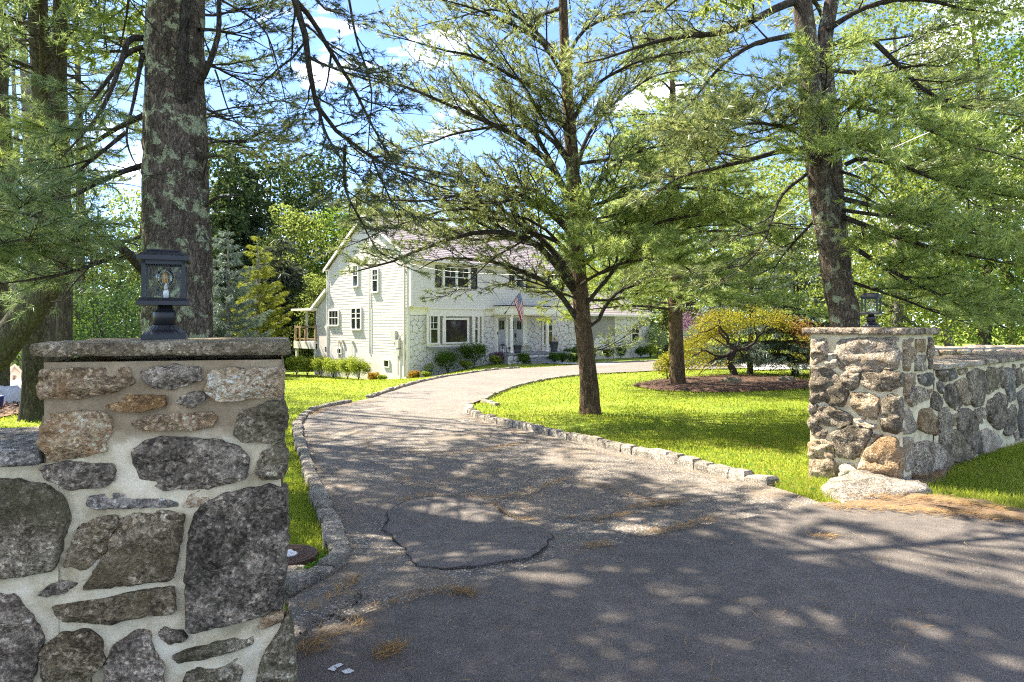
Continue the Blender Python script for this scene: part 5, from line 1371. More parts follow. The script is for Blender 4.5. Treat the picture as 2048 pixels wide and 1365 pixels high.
# ---- porch things
def planter(lx, ly, z, r, h, m, label, flower=None, leaf='lf_green', fh=.35):
    b = hw(lx, ly, z); t_ = thing('planter', label, 'planter', b)
    mb = MB(); mb.lathe([(r * .7, 0), (r * .75, h * .2), (r, h * .92), (r * 1.06, h * .93), (r * 1.06, h), (r * .9, h), (r * .85, h * .93)], 20); mb.build('pot', M[m], t_, True)
    n = 260; P = rng.normal(0, 1, (n, 3)) * (r * .7, r * .7, fh * .35) + (0, 0, h + fh * .45)
    V, Q = leaf_cards(P, np.full(n, .05)); obj('plant', mesh('plant', V, None, Q, None, False), M[leaf], t_)['kind'] = 'stuff'
    if flower:
        n = 120; P = rng.normal(0, 1, (n, 3)) * (r * .75, r * .75, fh * .2) + (0, 0, h + fh * .55)
        V, Q = leaf_cards(P, np.full(n, .035)); obj('flowers', mesh('flowers', V, None, Q, None, False), M[flower], t_)['kind'] = 'stuff'
def leaf_cards(P, s, asp=.6, up=None):
    """one rhombus (two faces folded on the midrib) per leaf"""
    n = len(P); s = np.broadcast_to(s, (n,))
    a = nrm(rng.normal(0, 1, (n, 3)) if up is None else rng.normal(0, 1, (n, 3)) + np.asarray(up) * 1.0)
    b = nrm(np.cross(a, rng.normal(0, 1, (n, 3)))); c = np.cross(a, b)
    V = np.stack([P - b * s[:, None] * .5, P + c * s[:, None] * asp * .5 + a * s[:, None] * .12, P + b * s[:, None] * .5, P - c * s[:, None] * asp * .5 + a * s[:, None] * .12], 1).reshape(-1, 3)
    return V, np.arange(4 * n).reshape(-1, 4)
planter(6.75, -po - .05, pz, .24, .46, 'pot', 'grey planter with white and pink flowers by the porch column', 'petal_white')
planter(9.72, -po - .15, pz, .27, .62, 'pot', 'tall dark planter of mixed foliage at the right end of the porch', None, 'lf_azalea')
planter(7.0, -po - .52, pz - .15, .2, .3, 'pot_pale', 'pale pot of orange mums on the porch step', 'petal_orange')
planter(10.3, -po - .75, .95, .22, .4, 'pot_pale', 'pale pot of dark foliage on the ground right of the porch', None, 'lf_dark')
for lx, ly, h, lb in ((5.95, -.9, .62, 'taller black candle lantern on the porch floor beside the stone wall'), (6.2, -1.2, .40, 'shorter black candle lantern on the porch floor near the column')):
    t_ = thing('candle_lantern', lb, 'lantern', hw(lx, ly, pz), HA, 'candle lanterns on the porch')
    w = h * .24
    mb = MB(); mb.box(-w, w, -w, w, 0, .03).frustum(0, 0, h * .7, h * .88, w * 1.1, w * 1.1, .03, .03); mb.tube([(-.03, 0, h * .88), (-.02, 0, h), (.02, 0, h), (.03, 0, h * .88)], .008, 5)
    for sx in (-1, 1):
        for sy in (-1, 1): mb.box(sx * w - .012, sx * w + .012, sy * w - .012, sy * w + .012, .03, h * .7)
    mb.build('frame', M['black'], t_)
    mb = MB(); mb.lathe([(w * .5, .03), (w * .5, h * .4)], 10); mb.build('candle', M['whiteplastic'], t_, True)
# overhead service cable to the gable corner
mast = hw(-.2, .1, 6.3)
pts = [mast, at(900, 543, 31), at(1140, 548, 24.5), at(1450, 486, 18.5), at(1750, 315, 14.5), at(2048, 188, 12), at(2500, -20, 9.5)]
c = spline(pts, 60); w = np.linspace(0, 1, 60)
mb = MB()
off = np.stack([np.zeros(60), .02 * np.cos(w * 160), .02 * np.sin(w * 160)], 1)
mb.tube(c, .010, 5).tube(c + off, .008, 4)
tag(mb.build('service_cable', M['meter'], None, True), 'pale twisted service cable from the gable corner of the house, sagging over the lawn', 'cable')
# ------------------------------------------------------------------ pines
def needle_fans(P, D, L, cnt, W, spread=(.25, 1.25), droop=.1):
    """fans of thin needles. P,D (n,3), L (n,)"""
    n = len(P); k = cnt
    D = nrm(D); ref = np.where(np.abs(D[:, 2:3]) > .9, V3(1, 0, 0), V3(0, 0, 1))
    A = nrm(np.cross(D, ref)); B = np.cross(D, A)
    th = rng.uniform(spread[0], spread[1], (n, k)); ph = rng.uniform(0, 2 * np.pi, (n, k))
    d = D[:, None] * np.cos(th)[..., None] + (A[:, None] * np.cos(ph)[..., None] + B[:, None] * np.sin(ph)[..., None]) * np.sin(th)[..., None]
    d[..., 2] -= droop
    s = nrm(np.cross(d, rng.normal(0, 1, (n, k, 3))))
    l = L[:, None] * rng.uniform(.65, 1.1, (n, k))
    b = P[:, None] + D[:, None] * (rng.uniform(-.35, .35, (n, k)) * L[:, None])[..., None]
    V = np.stack([b - s * W / 2, b + s * W / 2, b + d * l[..., None]], 2).reshape(-1, 3)
    return V, np.arange(len(V)).reshape(-1, 3)

def grow_limb(pts, r0, o, rg):
    """a limb with side branches and twigs. returns tube batches and tuft points / directions"""
    K = 14; P = spline(pts, K); L = plen(P)
    P = P + np.c_[vnoise(P * 1.7, rg.integers(999)), vnoise(P * 1.7, rg.integers(999)), vnoise(P * 1.7, rg.integers(999))] * (.035 * L ** .5) * np.linspace(0, 1, K)[:, None]
    R = r0 * (1 - np.linspace(0, 1, K) ** 1.1 * .86)
    T = nrm(np.gradient(P, axis=0)); arc = np.linspace(0, L, K)
    prim = (P, R); secs, sr, ters, tr = [], [], [], []; tp, td = [], []
    a = o.get('bare', .18) * L; side = 1; sp = o.get('sp', .27)
    while a < L * 1.0:
        f = a / L; p = np.array([np.interp(a, arc, P[:, k]) for k in range(3)]); t = nrm(np.array([np.interp(a, arc, T[:, k]) for k in range(3)]))
        lat = nrm(np.cross(t, V3(0, 0, 1)) + 1e-6) * side; side = -side
        d2 = nrm(t * rg.uniform(.5, 1.0) + lat * rg.uniform(.55, 1.0) + V3(0, 0, rg.uniform(*o.get('up', (-.15, .4)))) + rg.normal(0, .12, 3))
        l2 = min(o.get('l2max', 1.7), .30 + L * o.get('l2', .30) * (1.08 - f)) * rg.uniform(.6, 1.2)
        q = np.linspace(0, 1, 6)[:, None]
        S = p + d2 * l2 * q + V3(0, 0, 1) * (o.get('curl', .12) * l2 * q ** 2) + rg.normal(0, .035 * l2, (6, 3)) * q
        secs.append(S); rr = max(.004, min(r0 * .42 * (1.1 - f) + .004, l2 * .016)); sr.append(rr * (1 - q[:, 0] * .75))
        ts = nrm(np.gradient(S, axis=0)); b = rg.uniform(.15, .35); sd = 1
        while b <= 1.0:
            i = b * 5; i0 = min(4, int(i)); pp = S[i0] + (S[i0 + 1] - S[i0]) * (i - i0)
            lt = nrm(np.cross(ts[i0], V3(0, 0, 1)) + 1e-6) * sd; sd = -sd
            d3 = nrm(ts[i0] * .8 + lt * rg.uniform(.35, .9) + V3(0, 0, rg.uniform(-.15, .45)) + rg.normal(0, .15, 3))
            l3 = rg.uniform(.18, .42) * o.get('l3', 1.0) * (1.15 - .5 * b)
            tw = np.stack([pp, pp + d3 * l3])
            ters.append(tw); tr.append(np.array([.0045, .0018]) * o.get('tw', 1.0))
            if rg.uniform() < o.get('dens', 1.0):
                for c in ((.98,), (.55, .98), (.3, .65, .98))[o.get('tufts', 2) - 1]:
                    tp.append(pp + d3 * l3 * c); td.append(d3)
            b += o.get('sp3', .095) / max(l2, .25) * rg.uniform(.7, 1.3)
        if rg.uniform() < o.get('dens', 1.0): tp.append(S[-1]); td.append(ts[-1])
        a += sp * rg.uniform(.7, 1.35)
    if o.get('dens', 1): tp.append(P[-1]); td.append(T[-1])
    return prim, secs, sr, ters, tr, tp, td

def limb_mesh(prim, secs, sr, ters, tr, base, twig_n=3):
    V1, Q1 = tubes((prim[0] - base)[None], prim[1][None], 8); Vs, Qs, n = [V1], [Q1], len(V1)
    for arr, rad, k in ((secs, sr, 4), (ters, tr, twig_n)):
        if arr:
            V, Q = tubes(np.array(arr) - base, np.array(rad), k); Vs.append(V); Qs.append(Q + n); n += len(V)
    return mesh('limb', np.vstack(Vs), None, np.vstack(Qs))

def trunk_mesh(pts, rad, base, n=40, seg=.08, amp=.06, flare=.35, seed=0, freq=(9, 2.2), fz=.5):
    """tapering trunk with furrowed, uneven bark and a root flare"""
    p0 = np.asarray(pts, float); L = plen(p0); K = max(8, int(L / seg))
    P = spline(np.c_[p0, rad], K); R = P[:, 3].copy(); P = P[:, :3]
    hgt = np.r_[0, np.cumsum(np.linalg.norm(np.diff(P, axis=0), axis=1))]
    R *= 1 + flare * np.exp(-hgt / (fz * .5))
    V, Q = tubes(P[None], R[None], n)
    V = V.reshape(K, n, 3); rel = V - P[:, None]
    a = np.arange(n) * 2 * np.pi / n
    cyl = np.stack([np.cos(a)[None] * R[:, None] * freq[0] * 1.4 + 0 * hgt[:, None], np.sin(a)[None] * R[:, None] * freq[0] * 1.4 + 0 * hgt[:, None], hgt[:, None] * freq[1] + 0 * a[None]], -1)
    d = fbm(cyl, seed, 3); d2 = fbm(cyl * np.array([2.6, 2.6, 3.4]), seed + 7, 2)
    lob = vnoise(np.stack([np.cos(a)[None] * 1.6 + 0 * hgt[:, None], np.sin(a)[None] * 1.6 + 0 * hgt[:, None], hgt[:, None] * .35 + 0 * a[None]], -1), seed + 3)
    rel *= (1 + amp * (d * .8 + d2 * .45) + .05 * lob)[..., None]
    return mesh('trunk', (P[:, None] + rel).reshape(-1, 3) - base, None, Q)

TRI = [0]
def pine(label, trunk, rad, limbs, bark, ndl, group=None, seed=0, auto=None, name='pine_tree', extra_trunks=(), n=40, seg=.08, amp=.06, flare=.3, opt=None, lmat='limb'):
    rg = np.random.default_rng(1000 + seed); trunk = np.asarray(trunk, float); base = V3(*trunk[0])
    t_ = thing(name, label, 'pine tree', base, 0, group)
    obj('trunk', trunk_mesh(trunk, rad, base, n, seg, amp, flare, seed), M[bark], t_)
    for tr_, rd_, bk_ in extra_trunks:
        obj('trunk', trunk_mesh(tr_, rd_, base, max(16, n // 2), seg, amp, 0, seed + 5), M[bk_ or bark], t_)
    L = list(limbs)
    if auto:
        for z0, z1, cnt, l0, l1, ev, dr, r0, oo, *az in auto:
            hs = np.sort(rg.uniform(z0, z1, cnt)); az0 = rg.uniform(0, 6.28)
            for i, z in enumerate(hs):
                k = np.searchsorted(trunk[:, 2], z); k = min(max(k, 1), len(trunk) - 1)
                f = (z - trunk[k - 1, 2]) / max(1e-6, trunk[k, 2] - trunk[k - 1, 2]); p = trunk[k - 1] + (trunk[k] - trunk[k - 1]) * np.clip(f, 0, 1)
                a = az0 + i * 2.4 + rg.uniform(-.4, .4)
                if az: a = rg.uniform(*az[0])
                fz = (z - z0) / max(1e-6, z1 - z0); l = (l0 + (l1 - l0) * fz) * rg.uniform(.75, 1.15)
                d = V3(math.cos(a), math.sin(a), 0); e = ev * rg.uniform(.5, 1.4)
                L.append((np.array([p, p + d * l * .35 + V3(0, 0, l * .35 * e), p + d * l * .7 + V3(0, 0, l * .7 * e - dr * l * .16), p + d * l + V3(0, 0, l * e - dr * l * .42)]), r0 * (.6 + .4 * l / max(l0, l1)), oo))
    tpA = {}
    for pts, r0, oo in L:
        o = dict(opt or {}); o.update(oo or {})
        res = grow_limb(pts, r0, o, rg)
        obj('limb', limb_mesh(*res[:5], base, o.get('twn', 3)), M[lmat], t_)
        key = (o.get('mat', ndl), o.get('cnt', 13), o.get('L', .10), o.get('W', .0045), o.get('spread', (.25, 1.25)))
        a = tpA.setdefault(key, ([], [])); a[0].extend(res[5]); a[1].extend(res[6])
    for (mt, cnt, ln, W, spr), (tp, td) in tpA.items():
        if not tp: continue
        V, T = needle_fans(np.array(tp) - base, np.array(td), rng.uniform(.8, 1.2, len(tp)) * ln, cnt, W, spr)
        TRI[0] += len(T)
        obj('crown', mesh('crown', V, T, None, None, False), M[mt], t_)['kind'] = 'stuff'
    return t_

def pxl(pts, Y0, Y1):
    m = len(pts); return np.array([at(p[0], p[1], Y0 + (Y1 - Y0) * (i / (m - 1)) ** .8) for i, p in enumerate(pts)])

# ---- the near lichen-covered pine behind the left pillar
YL = 7.0
tb = at(357, 650, YL); tb[2] = float(gz(tb[0], tb[1])) - .05
trL = [tb, at(356, 560, YL), at(352, 450, YL), at(351, 300, YL), at(350, 150, YL), at(352, 0, YL), at(356, -250, YL), at(360, -800, YL), at(362, -1700, YL)]
LUSH = dict(dens=1.0, sp=.2, cnt=16, L=.11, W=.006, tufts=3, curl=.15)
BLUE = dict(dens=1.0, sp=.15, sp3=.07, cnt=18, L=.12, W=.0075, tufts=3, mat='ndl_blue', curl=.1)
SPARSE = dict(dens=.75, sp=.14, sp3=.07, cnt=15, L=.09, W=.009, tufts=2, mat='ndl_dark')
DEAD = dict(dens=0.0, sp=.45, l2=.18, sp3=.3)
limL = [
 (pxl([(288, 77), (258, 79), (245, 112), (215, 190), (172, 262), (128, 320)], 6.9, 6.3), .034, dict(BLUE, bare=.45)),
 (pxl([(288, 95), (256, 106), (232, 140), (190, 196), (150, 245), (100, 290)], 6.9, 6.9), .028, dict(BLUE, bare=.35)),
 (pxl([(285, 110), (270, 190), (252, 265), (262, 310), (285, 350)], 6.8, 6.5), .024, DEAD),
 (pxl([(252, 265), (215, 295), (160, 340), (100, 400), (40, 450)], 6.8, 6.6), .022, BLUE),
 (pxl([(290, 545), (262, 512), (235, 492), (170, 480), (110, 488), (55, 505), (-20, 482)], 6.75, 5.6), .052, dict(BLUE, l2max=.9, bare=.3, mat='ndl_blue')),
 (pxl([(290, 520), (230, 515), (150, 540), (60, 560), (-40, 580)], 6.8, 5.9), .026, BLUE),
 (pxl([(290, 470), (220, 500), (150, 560), (110, 620)], 7.0, 7.4), .02, dict(BLUE, dens=.6)),
 (pxl([(290, 230), (230, 260), (160, 300), (80, 320), (10, 330)], 7, 7.8), .03, dict(BLUE, mat='ndl_lush')),
 (pxl([(290, 330), (230, 350), (150, 390), (60, 430), (-20, 460)], 7, 6.4), .03, BLUE),
 (pxl([(-160, 380), (-60, 405), (40, 425), (120, 452), (185, 500)], 5.2, 5.4), .022, dict(BLUE, bare=.0)),
 (pxl([(-160, 520), (-60, 500), (20, 480), (80, 480)], 5.6, 5.2), .018, dict(BLUE, bare=.0)),
 (pxl([(402, 318), (424, 312), (444, 313), (476, 336)], 6.9, 6.6), .02, dict(DEAD, l2=.12)),
 (pxl([(410, 412), (436, 396), (460, 392), (486, 386)], 6.9, 6.7), .022, dict(DEAD, l2=.12)),
 (pxl([(404, 360), (412, 335), (418, 312)], 6.9, 6.7), .016, DEAD),
 (pxl([(400, 165), (418, 130), (437, 70), (440, 10), (446, -80), (450, -200)], 6.9, 6.4), .034, dict(DEAD, sp=.8)),
 (pxl([(400, 60), (440, 62), (500, 76), (560, 110)], 6.9, 8.4), .02, dict(SPARSE, dens=.7)),
 (pxl([(400, -20), (460, 10), (530, 60), (560, 160), (592, 292)], 6.9, 7.4), .014, dict(DEAD, l2=.1)),
 (pxl([(430, 140), (460, 220), (500, 265), (540, 262)], 6.8, 6.7), .010, dict(DEAD, l2=.14)),
 (pxl([(402, 120), (440, 140), (500, 170), (545, 215), (570, 270)], 7.1, 9.6), .018, dict(SPARSE, dens=1, mat='ndl_mid', l2max=1.0)),
 (pxl([(404, 215), (450, 235), (505, 262), (555, 300)], 7.1, 10.2), .016, dict(SPARSE, dens=1, mat='ndl_mid', l2max=1.0)),
 (pxl([(404, 290), (450, 285), (500, 300), (540, 330)], 7.1, 10.6), .014, dict(SPARSE, dens=1, mat='ndl_mid', l2max=.9)),
 (pxl([(402, 30), (440, 30), (490, 20), (540, 40), (580, 80)], 7.1, 9.2), .016, dict(SPARSE, dens=1, mat='ndl_mid', l2max=.9)),
 # big boughs coming over the drive and hanging into the sky
 (pxl([(395, -330), (480, -240), (560, -90), (590, 0), (615, 100), (634, 200), (680, 275), (745, 320), (820, 360), (900, 390)], 7.0, 7.9), .055, dict(SPARSE, bare=.35, l2max=1.2, sp=.2, dens=.75)),
 (pxl([(590, 0), (628, 45), (668, 115), (705, 175), (745, 250), (790, 330), (830, 400)], 7.4, 8.4), .03, dict(SPARSE, bare=.2, l2max=1.0, dens=.7)),
 (pxl([(690, -40), (712, 70), (735, 150), (742, 205), (740, 300), (735, 390)], 7.6, 7.4), .016, dict(SPARSE, l2max=.6, dens=.8, sp=.16)),
 (pxl([(634, 200), (650, 260), (690, 330), (700, 390)], 7.5, 7.2), .02, dict(SPARSE, bare=.1, l2max=.8, sp=.16)),
 (pxl([(690, 290), (690, 380), (720, 440), (760, 500), (800, 530)], 7.7, 8.0), .02, dict(SPARSE, bare=.1, l2max=.9, mat='ndl_mid')),
 (pxl([(745, 320), (790, 420), (800, 450), (760, 470)], 7.8, 7.6), .014, dict(SPARSE, bare=0, l2max=.6, sp=.16)),
]
limL.append((np.array([at(362, 215, 6.84), at(364, 150, 6.68), at(366, 90, 6.62), at(372, 10, 6.62), at(380, -120, 6.7), at(400, -330, 6.9)]), .068, dict(DEAD, sp=9)))
pine('tall pine with pale green lichen on its trunk, right behind the near left pillar', trL, [.335, .325, .315, .30, .28, .27, .25, .2, .06], limL, 'bk_lichen', 'ndl_blue', 'tall white pines by the entrance', 1,
     auto=[(5.9, 12.5, 50, 6.6, 2.6, .12, .5, .05, dict(dens=1, sp=.24, cnt=11, L=.22, W=.042, tufts=2, mat='ndl_lush', sp3=.16), (2.1, 6.7))], n=96, seg=.035, amp=.07, flare=.12)

# ---- the open pine in the middle of the right lawn
g = ground(1180, 826); YM = g[1]
trM = [g - (0, 0, .05), at(1178, 770, YM), at(1170, 690, YM), at(1160, 580, YM), at(1152, 470, YM), at(1146, 350, YM), at(1138, 230, YM), at(1130, 110, YM), at(1126, 0, YM), at(1122, -200, YM), at(1120, -460, YM)]
MID = dict(dens=.9, sp=.14, sp3=.06, cnt=14, L=.105, W=.0125, tufts=2, mat='ndl_mid', l2=.26, curl=.2, tw=1.25)
MLUSH = dict(dens=1.0, sp=.15, sp3=.072, cnt=18, L=.135, W=.013, tufts=3, mat='ndl_lush', l2=.32)
limM = [
 (pxl([(1155, 640), (1122, 592), (1080, 560), (1010, 530), (940, 518), (880, 520), (842, 536)], YM, YM - 1.2), .058, dict(MID, bare=.3, dens=.4)),
 (pxl([(1150, 585), (1105, 522), (1062, 482), (1000, 463), (920, 470), (840, 500), (765, 530), (705, 545)], YM, YM - 1.8), .072, dict(MID, bare=.2)),
 (pxl([(1148, 560), (1112, 512), (1075, 470), (1010, 442), (940, 436), (860, 440), (780, 428), (700, 440)], YM, YM + .9), .068, MID),
 (pxl([(1148, 480), (1118, 442), (1072, 406), (1000, 372), (900, 352), (800, 330), (720, 320)], YM, YM - .8), .06, MID),
 (pxl([(1143, 420), (1105, 335), (1045, 282), (960, 240), (880, 202), (800, 168), (720, 150)], YM, YM - 1.3), .07, MID),
 (pxl([(1142, 400), (1092, 305), (1050, 245), (1000, 215), (930, 200), (850, 205)], YM, YM + 1.6), .05, MID),
 (pxl([(1145, 340), (1100, 275), (1045, 252), (960, 255), (860, 285), (770, 310)], YM, YM + .3), .048, MID),
 (pxl([(1138, 270), (1090, 192), (1020, 152), (940, 112), (850, 92), (760, 70)], YM, YM - .6), .052, MID),
 (pxl([(1132, 160), (1080, 82), (1010, 42), (930, 12), (840, -10)], YM, YM - 1.5), .045, dict(MID, dens=.8)),
 (pxl([(1130, 130), (1070, 62), (1000, 20), (900, 40), (810, 60)], YM, YM + 1.6), .042, MID),
 (pxl([(1150, 520), (1085, 470), (1010, 500), (940, 560), (900, 590)], YM, YM - 2.2), .03, dict(MID, dens=.35)),
 (pxl([(1160, 600), (1105, 580), (1040, 560), (960, 590)], YM, YM - 1.7), .025, dict(MID, dens=.3, l2=.35)),
 (pxl([(1150, 460), (1090, 420), (1030, 400), (960, 410), (880, 400)], YM, YM - 2.6), .035, dict(MID, dens=.5)),
 (pxl([(1140, 320), (1100, 260), (1055, 180), (1010, 110), (960, 60)], YM, YM - 2.2), .035, dict(MID, dens=.7)),
 (pxl([(1148, 520), (1080, 450), (1000, 425), (900, 420), (800, 450), (720, 480), (650, 510)], YM, YM - .4), .035, dict(MID, bare=.3, dens=.5)),
 (pxl([(1150, 540), (1090, 490), (1010, 478), (930, 480), (850, 470), (760, 455)], YM, YM + 1.6), .035, dict(MID, dens=.55)),
 (pxl([(1145, 450), (1070, 380), (960, 385), (860, 400), (760, 400), (680, 410)], YM, YM - 2.0), .04, MID),
 # right side
 (pxl([(1163, 660), (1195, 642), (1212, 612), (1245, 580), (1320, 560), (1400, 548)], YM, YM + .5), .048, dict(MID, dens=.8, bare=.35)),
 (pxl([(1160, 625), (1205, 568), (1262, 505), (1330, 472), (1400, 452), (1470, 450)], YM, YM - 1.0), .046, dict(MLUSH, bare=.25)),
 (pxl([(1150, 500), (1180, 402), (1226, 332), (1280, 302), (1350, 292), (1430, 305)], YM, YM - .6), .056, dict(MID, dens=.85)),
 (pxl([(1146, 380), (1168, 290), (1200, 240), (1260, 182), (1320, 150), (1390, 140)], YM, YM + 1.0), .05, MID),
 (pxl([(1138, 260), (1180, 182), (1240, 142), (1330, 112), (1430, 95)], YM, YM - .8), .045, dict(MID, dens=.8)),
 (pxl([(1130, 120), (1170, 60), (1240, 30), (1330, 20), (1410, 30)], YM, YM + .6), .04, dict(MID, dens=.9)),
 (pxl([(1150, 540), (1230, 484), (1320, 442), (1420, 432), (1500, 452), (1570, 500)], YM, YM - 2.2), .045, dict(MLUSH, bare=.12)),
 (pxl([(1154, 575), (1200, 545), (1270, 522), (1340, 522), (1410, 560), (1450, 600)], YM, YM - 2.6), .036, dict(MLUSH, bare=.12)),
 (pxl([(1150, 455), (1180, 440), (1215, 455), (1250, 490), (1290, 520)], YM, YM - 3.2), .034, dict(MLUSH, bare=.05)),
 (pxl([(1150, 430), (1220, 400), (1320, 380), (1420, 380), (1520, 400)], YM, YM - 1.8), .04, dict(MLUSH, bare=.15)),
 (pxl([(1145, 330), (1230, 320), (1330, 330), (1430, 350), (1520, 340)], YM, YM + 1.2), .04, MLUSH),
 (pxl([(1160, 600), (1230, 600), (1300, 585), (1370, 590), (1420, 610)], YM, YM + 1.4), .03, dict(MLUSH, dens=.8)),
 (pxl([(1140, 290), (1135, 240), (1120, 190), (1090, 150)], YM, YM - 2.6), .03, dict(MLUSH, bare=.1, mat='ndl_mid')),
 (pxl([(1165, 690), (1195, 700), (1240, 680), (1290, 650)], YM, YM + 1), .018, dict(MID, dens=.7)),
 (pxl([(1150, 500), (1130, 560), (1120, 600), (1110, 640)], YM, YM + 2.5), .02, dict(MID, dens=.9, mat='lf_yellow')),
]
pine('open-crowned pine with long bare arching limbs, standing on the lawn right of the driveway', trM, [.185, .178, .168, .155, .142, .13, .116, .098, .083, .06, .02], limM, 'bk_brown', 'ndl_mid', 'pines on the right lawn', 2,
     auto=[(7.4, 10.4, 11, 3.6, 2.0, .25, .5, .045, dict(MLUSH, cnt=11, sp=.3, tufts=2, W=.024, L=.18, sp3=.18))], n=56, seg=.05, amp=.07, flare=.28)

# ---- the pine behind it, trunk at the edge of the maple bed
g = ground(1356, 773); YB = g[1]
trB = [g - (0, 0, .05), at(1353, 700, YB), at(1350, 600, YB), at(1348, 450, YB), at(1346, 300, YB), at(1345, 150, YB), at(1344, 20, YB)]
BK = dict(dens=1.0, sp=.2, sp3=.12, cnt=12, L=.18, W=.026, tufts=2, mat='ndl_lush', l2=.34)
pine('pine with a straight bare lower trunk at the left end of the mulch bed', trB, [.235, .215, .20, .17, .13, .08, .02], [], 'bk_brown', 'ndl_lush', 'pines on the right lawn', 3,
     auto=[(1.7, 9.9, 62, 4.1, 1.5, .12, .35, .05, BK)], n=44, seg=.08, amp=.07, flare=.25)

# ---- the forked pine behind the right pillar
YR = 10.2
b_ = at(1694, 690, YR); b_[2] = float(gz(b_[0], b_[1])) - .05
trR = [b_, at(1688, 640, YR), at(1679, 590, YR), at(1664, 500, YR), at(1645, 400, YR), at(1630, 300, YR), at(1622, 200, YR), at(1616, 100, YR), at(1604, 0, YR), at(1590, -140, YR), at(1570, -420, YR), at(1560, -760, YR)]
tr2 = [at(1680, 570, YR), at(1676, 500, YR + .05), at(1668, 400, YR + .1), at(1661, 300, YR + .1), at(1654, 200, YR + .1), at(1648, 120, YR + .1), at(1652, 60, YR + .1), at(1666, -10, YR + .1), at(1690, -150, YR + .1), at(1710, -500, YR + .2)]
RL = dict(dens=.95, sp=.145, sp3=.065, cnt=16, L=.11, W=.0105, tufts=2, mat='ndl_mid', l2=.3, tw=1.1)
RLU = dict(dens=1.0, sp=.145, sp3=.07, cnt=18, L=.135, W=.0115, tufts=3, mat='ndl_lush', l2=.32)
limR = [
 (pxl([(1615, 297), (1560, 303), (1490, 322), (1420, 340), (1350, 365), (1290, 400)], YR, YR - .8), .044, dict(RL, bare=.35)),
 (pxl([(1592, 2), (1560, 14), (1500, 42), (1440, 66), (1390, 72), (1320, 84), (1240, 108), (1170, 122)], YR, YR - 1.2), .062, dict(RL, bare=.25, dens=.65)),
 (pxl([(1605, 68), (1560, 76), (1500, 92), (1440, 135), (1395, 190), (1350, 240)], YR, YR - .2), .045, RL),
 (pxl([(1612, 350), (1566, 388), (1545, 430), (1522, 490), (1470, 545), (1400, 590)], YR, YR - 1.4), .028, dict(RL, dens=.3, bare=.4)),
 (pxl([(1610, 240), (1560, 262), (1500, 292), (1440, 300)], YR, YR + .8), .03, RL),
 (pxl([(1615, 150), (1560, 170), (1500, 200), (1420, 240), (1350, 260)], YR, YR - 1.6), .034, dict(RL, dens=.9)),
 (pxl([(1610, 260), (1540, 250), (1450, 250), (1380, 270)], YR, YR - 2.2), .03, dict(RLU, mat='ndl_mid')),
 (pxl([(1690, 330), (1720, 318), (1800, 330), (1872, 345), (1925, 395), (1990, 430)], YR, YR - .3), .036, dict(RL, bare=.3)),
 (pxl([(1672, 395), (1735, 410), (1790, 428), (1828, 450), (1900, 462)], YR, YR - .9), .042, dict(RL, bare=.4)),
 (pxl([(1685, 380), (1720, 388), (1752, 410), (1786, 430)], YR, YR + .6), .03, dict(DEAD)),
 (pxl([(1670, 340), (1730, 360), (1770, 390), (1790, 430)], YR, YR - .4), .025, dict(DEAD)),
 (pxl([(1660, 95), (1720, 70), (1780, 112), (1850, 180), (1930, 215), (2040, 236)], YR, YR - .4), .048, dict(RL, bare=.2, dens=1.0)),
 (pxl([(1655, 140), (1730, 148), (1800, 160), (1880, 200), (1960, 215)], YR, YR + .8), .04, RL),
 (pxl([(1655, 60), (1720, 20), (1800, 0), (1900, 10), (2020, 30)], YR, YR - .6), .045, dict(RLU)),
 (pxl([(1660, 200), (1760, 225), (1860, 262), (1960, 300), (2080, 330)], YR, YR - 1.8), .04, RLU),
 (pxl([(1664, 260), (1740, 300), (1840, 345), (1950, 380), (2070, 400)], YR, YR - 1.2), .036, RLU),
 (pxl([(1676, 430), (1780, 470), (1890, 500), (1990, 520), (2090, 540)], YR, YR - 1.6), .04, dict(RLU, bare=.15)),
 (pxl([(1684, 480), (1780, 540), (1880, 590), (1990, 620), (2090, 640)], YR, YR - 1.3), .038, dict(RLU, bare=.15)),
 (pxl([(1680, 420), (1820, 440), (1960, 470), (2100, 480)], YR, YR - 2.6), .03, RLU),
 (pxl([(1690, 560), (1780, 590), (1860, 620), (1950, 650)], YR, YR + .2), .028, RLU),
 (pxl([(1640, 300), (1640, 240), (1650, 150), (1640, 100)], YR, YR - 2.0), .03, dict(RLU, bare=.05, sp=.16)),
 (pxl([(1640, 330), (1650, 300), (1690, 290), (1740, 320)], YR, YR - 2.2), .026, dict(RLU, bare=.05)),
 (pxl([(1650, 420), (1600, 470), (1560, 520), (1530, 570)], YR, YR + 1.2), .026, RL),
]
pine('tall lichen-spotted forked pine leaning left behind the right pillar', trR, [.215, .21, .205, .19, .17, .16, .15, .145, .135, .11, .08, .02], limR, 'bk_right', 'ndl_mid', 'tall white pines by the entrance', 4,
     auto=[(6.6, 10.5, 11, 3.6, 2.2, .2, .5, .05, dict(RL, cnt=11, sp=.3, L=.2, W=.024, sp3=.18))], extra_trunks=[(tr2, [.16, .155, .15, .14, .13, .12, .11, .10, .08, .02], None)], n=60, seg=.05, amp=.07, flare=.2)

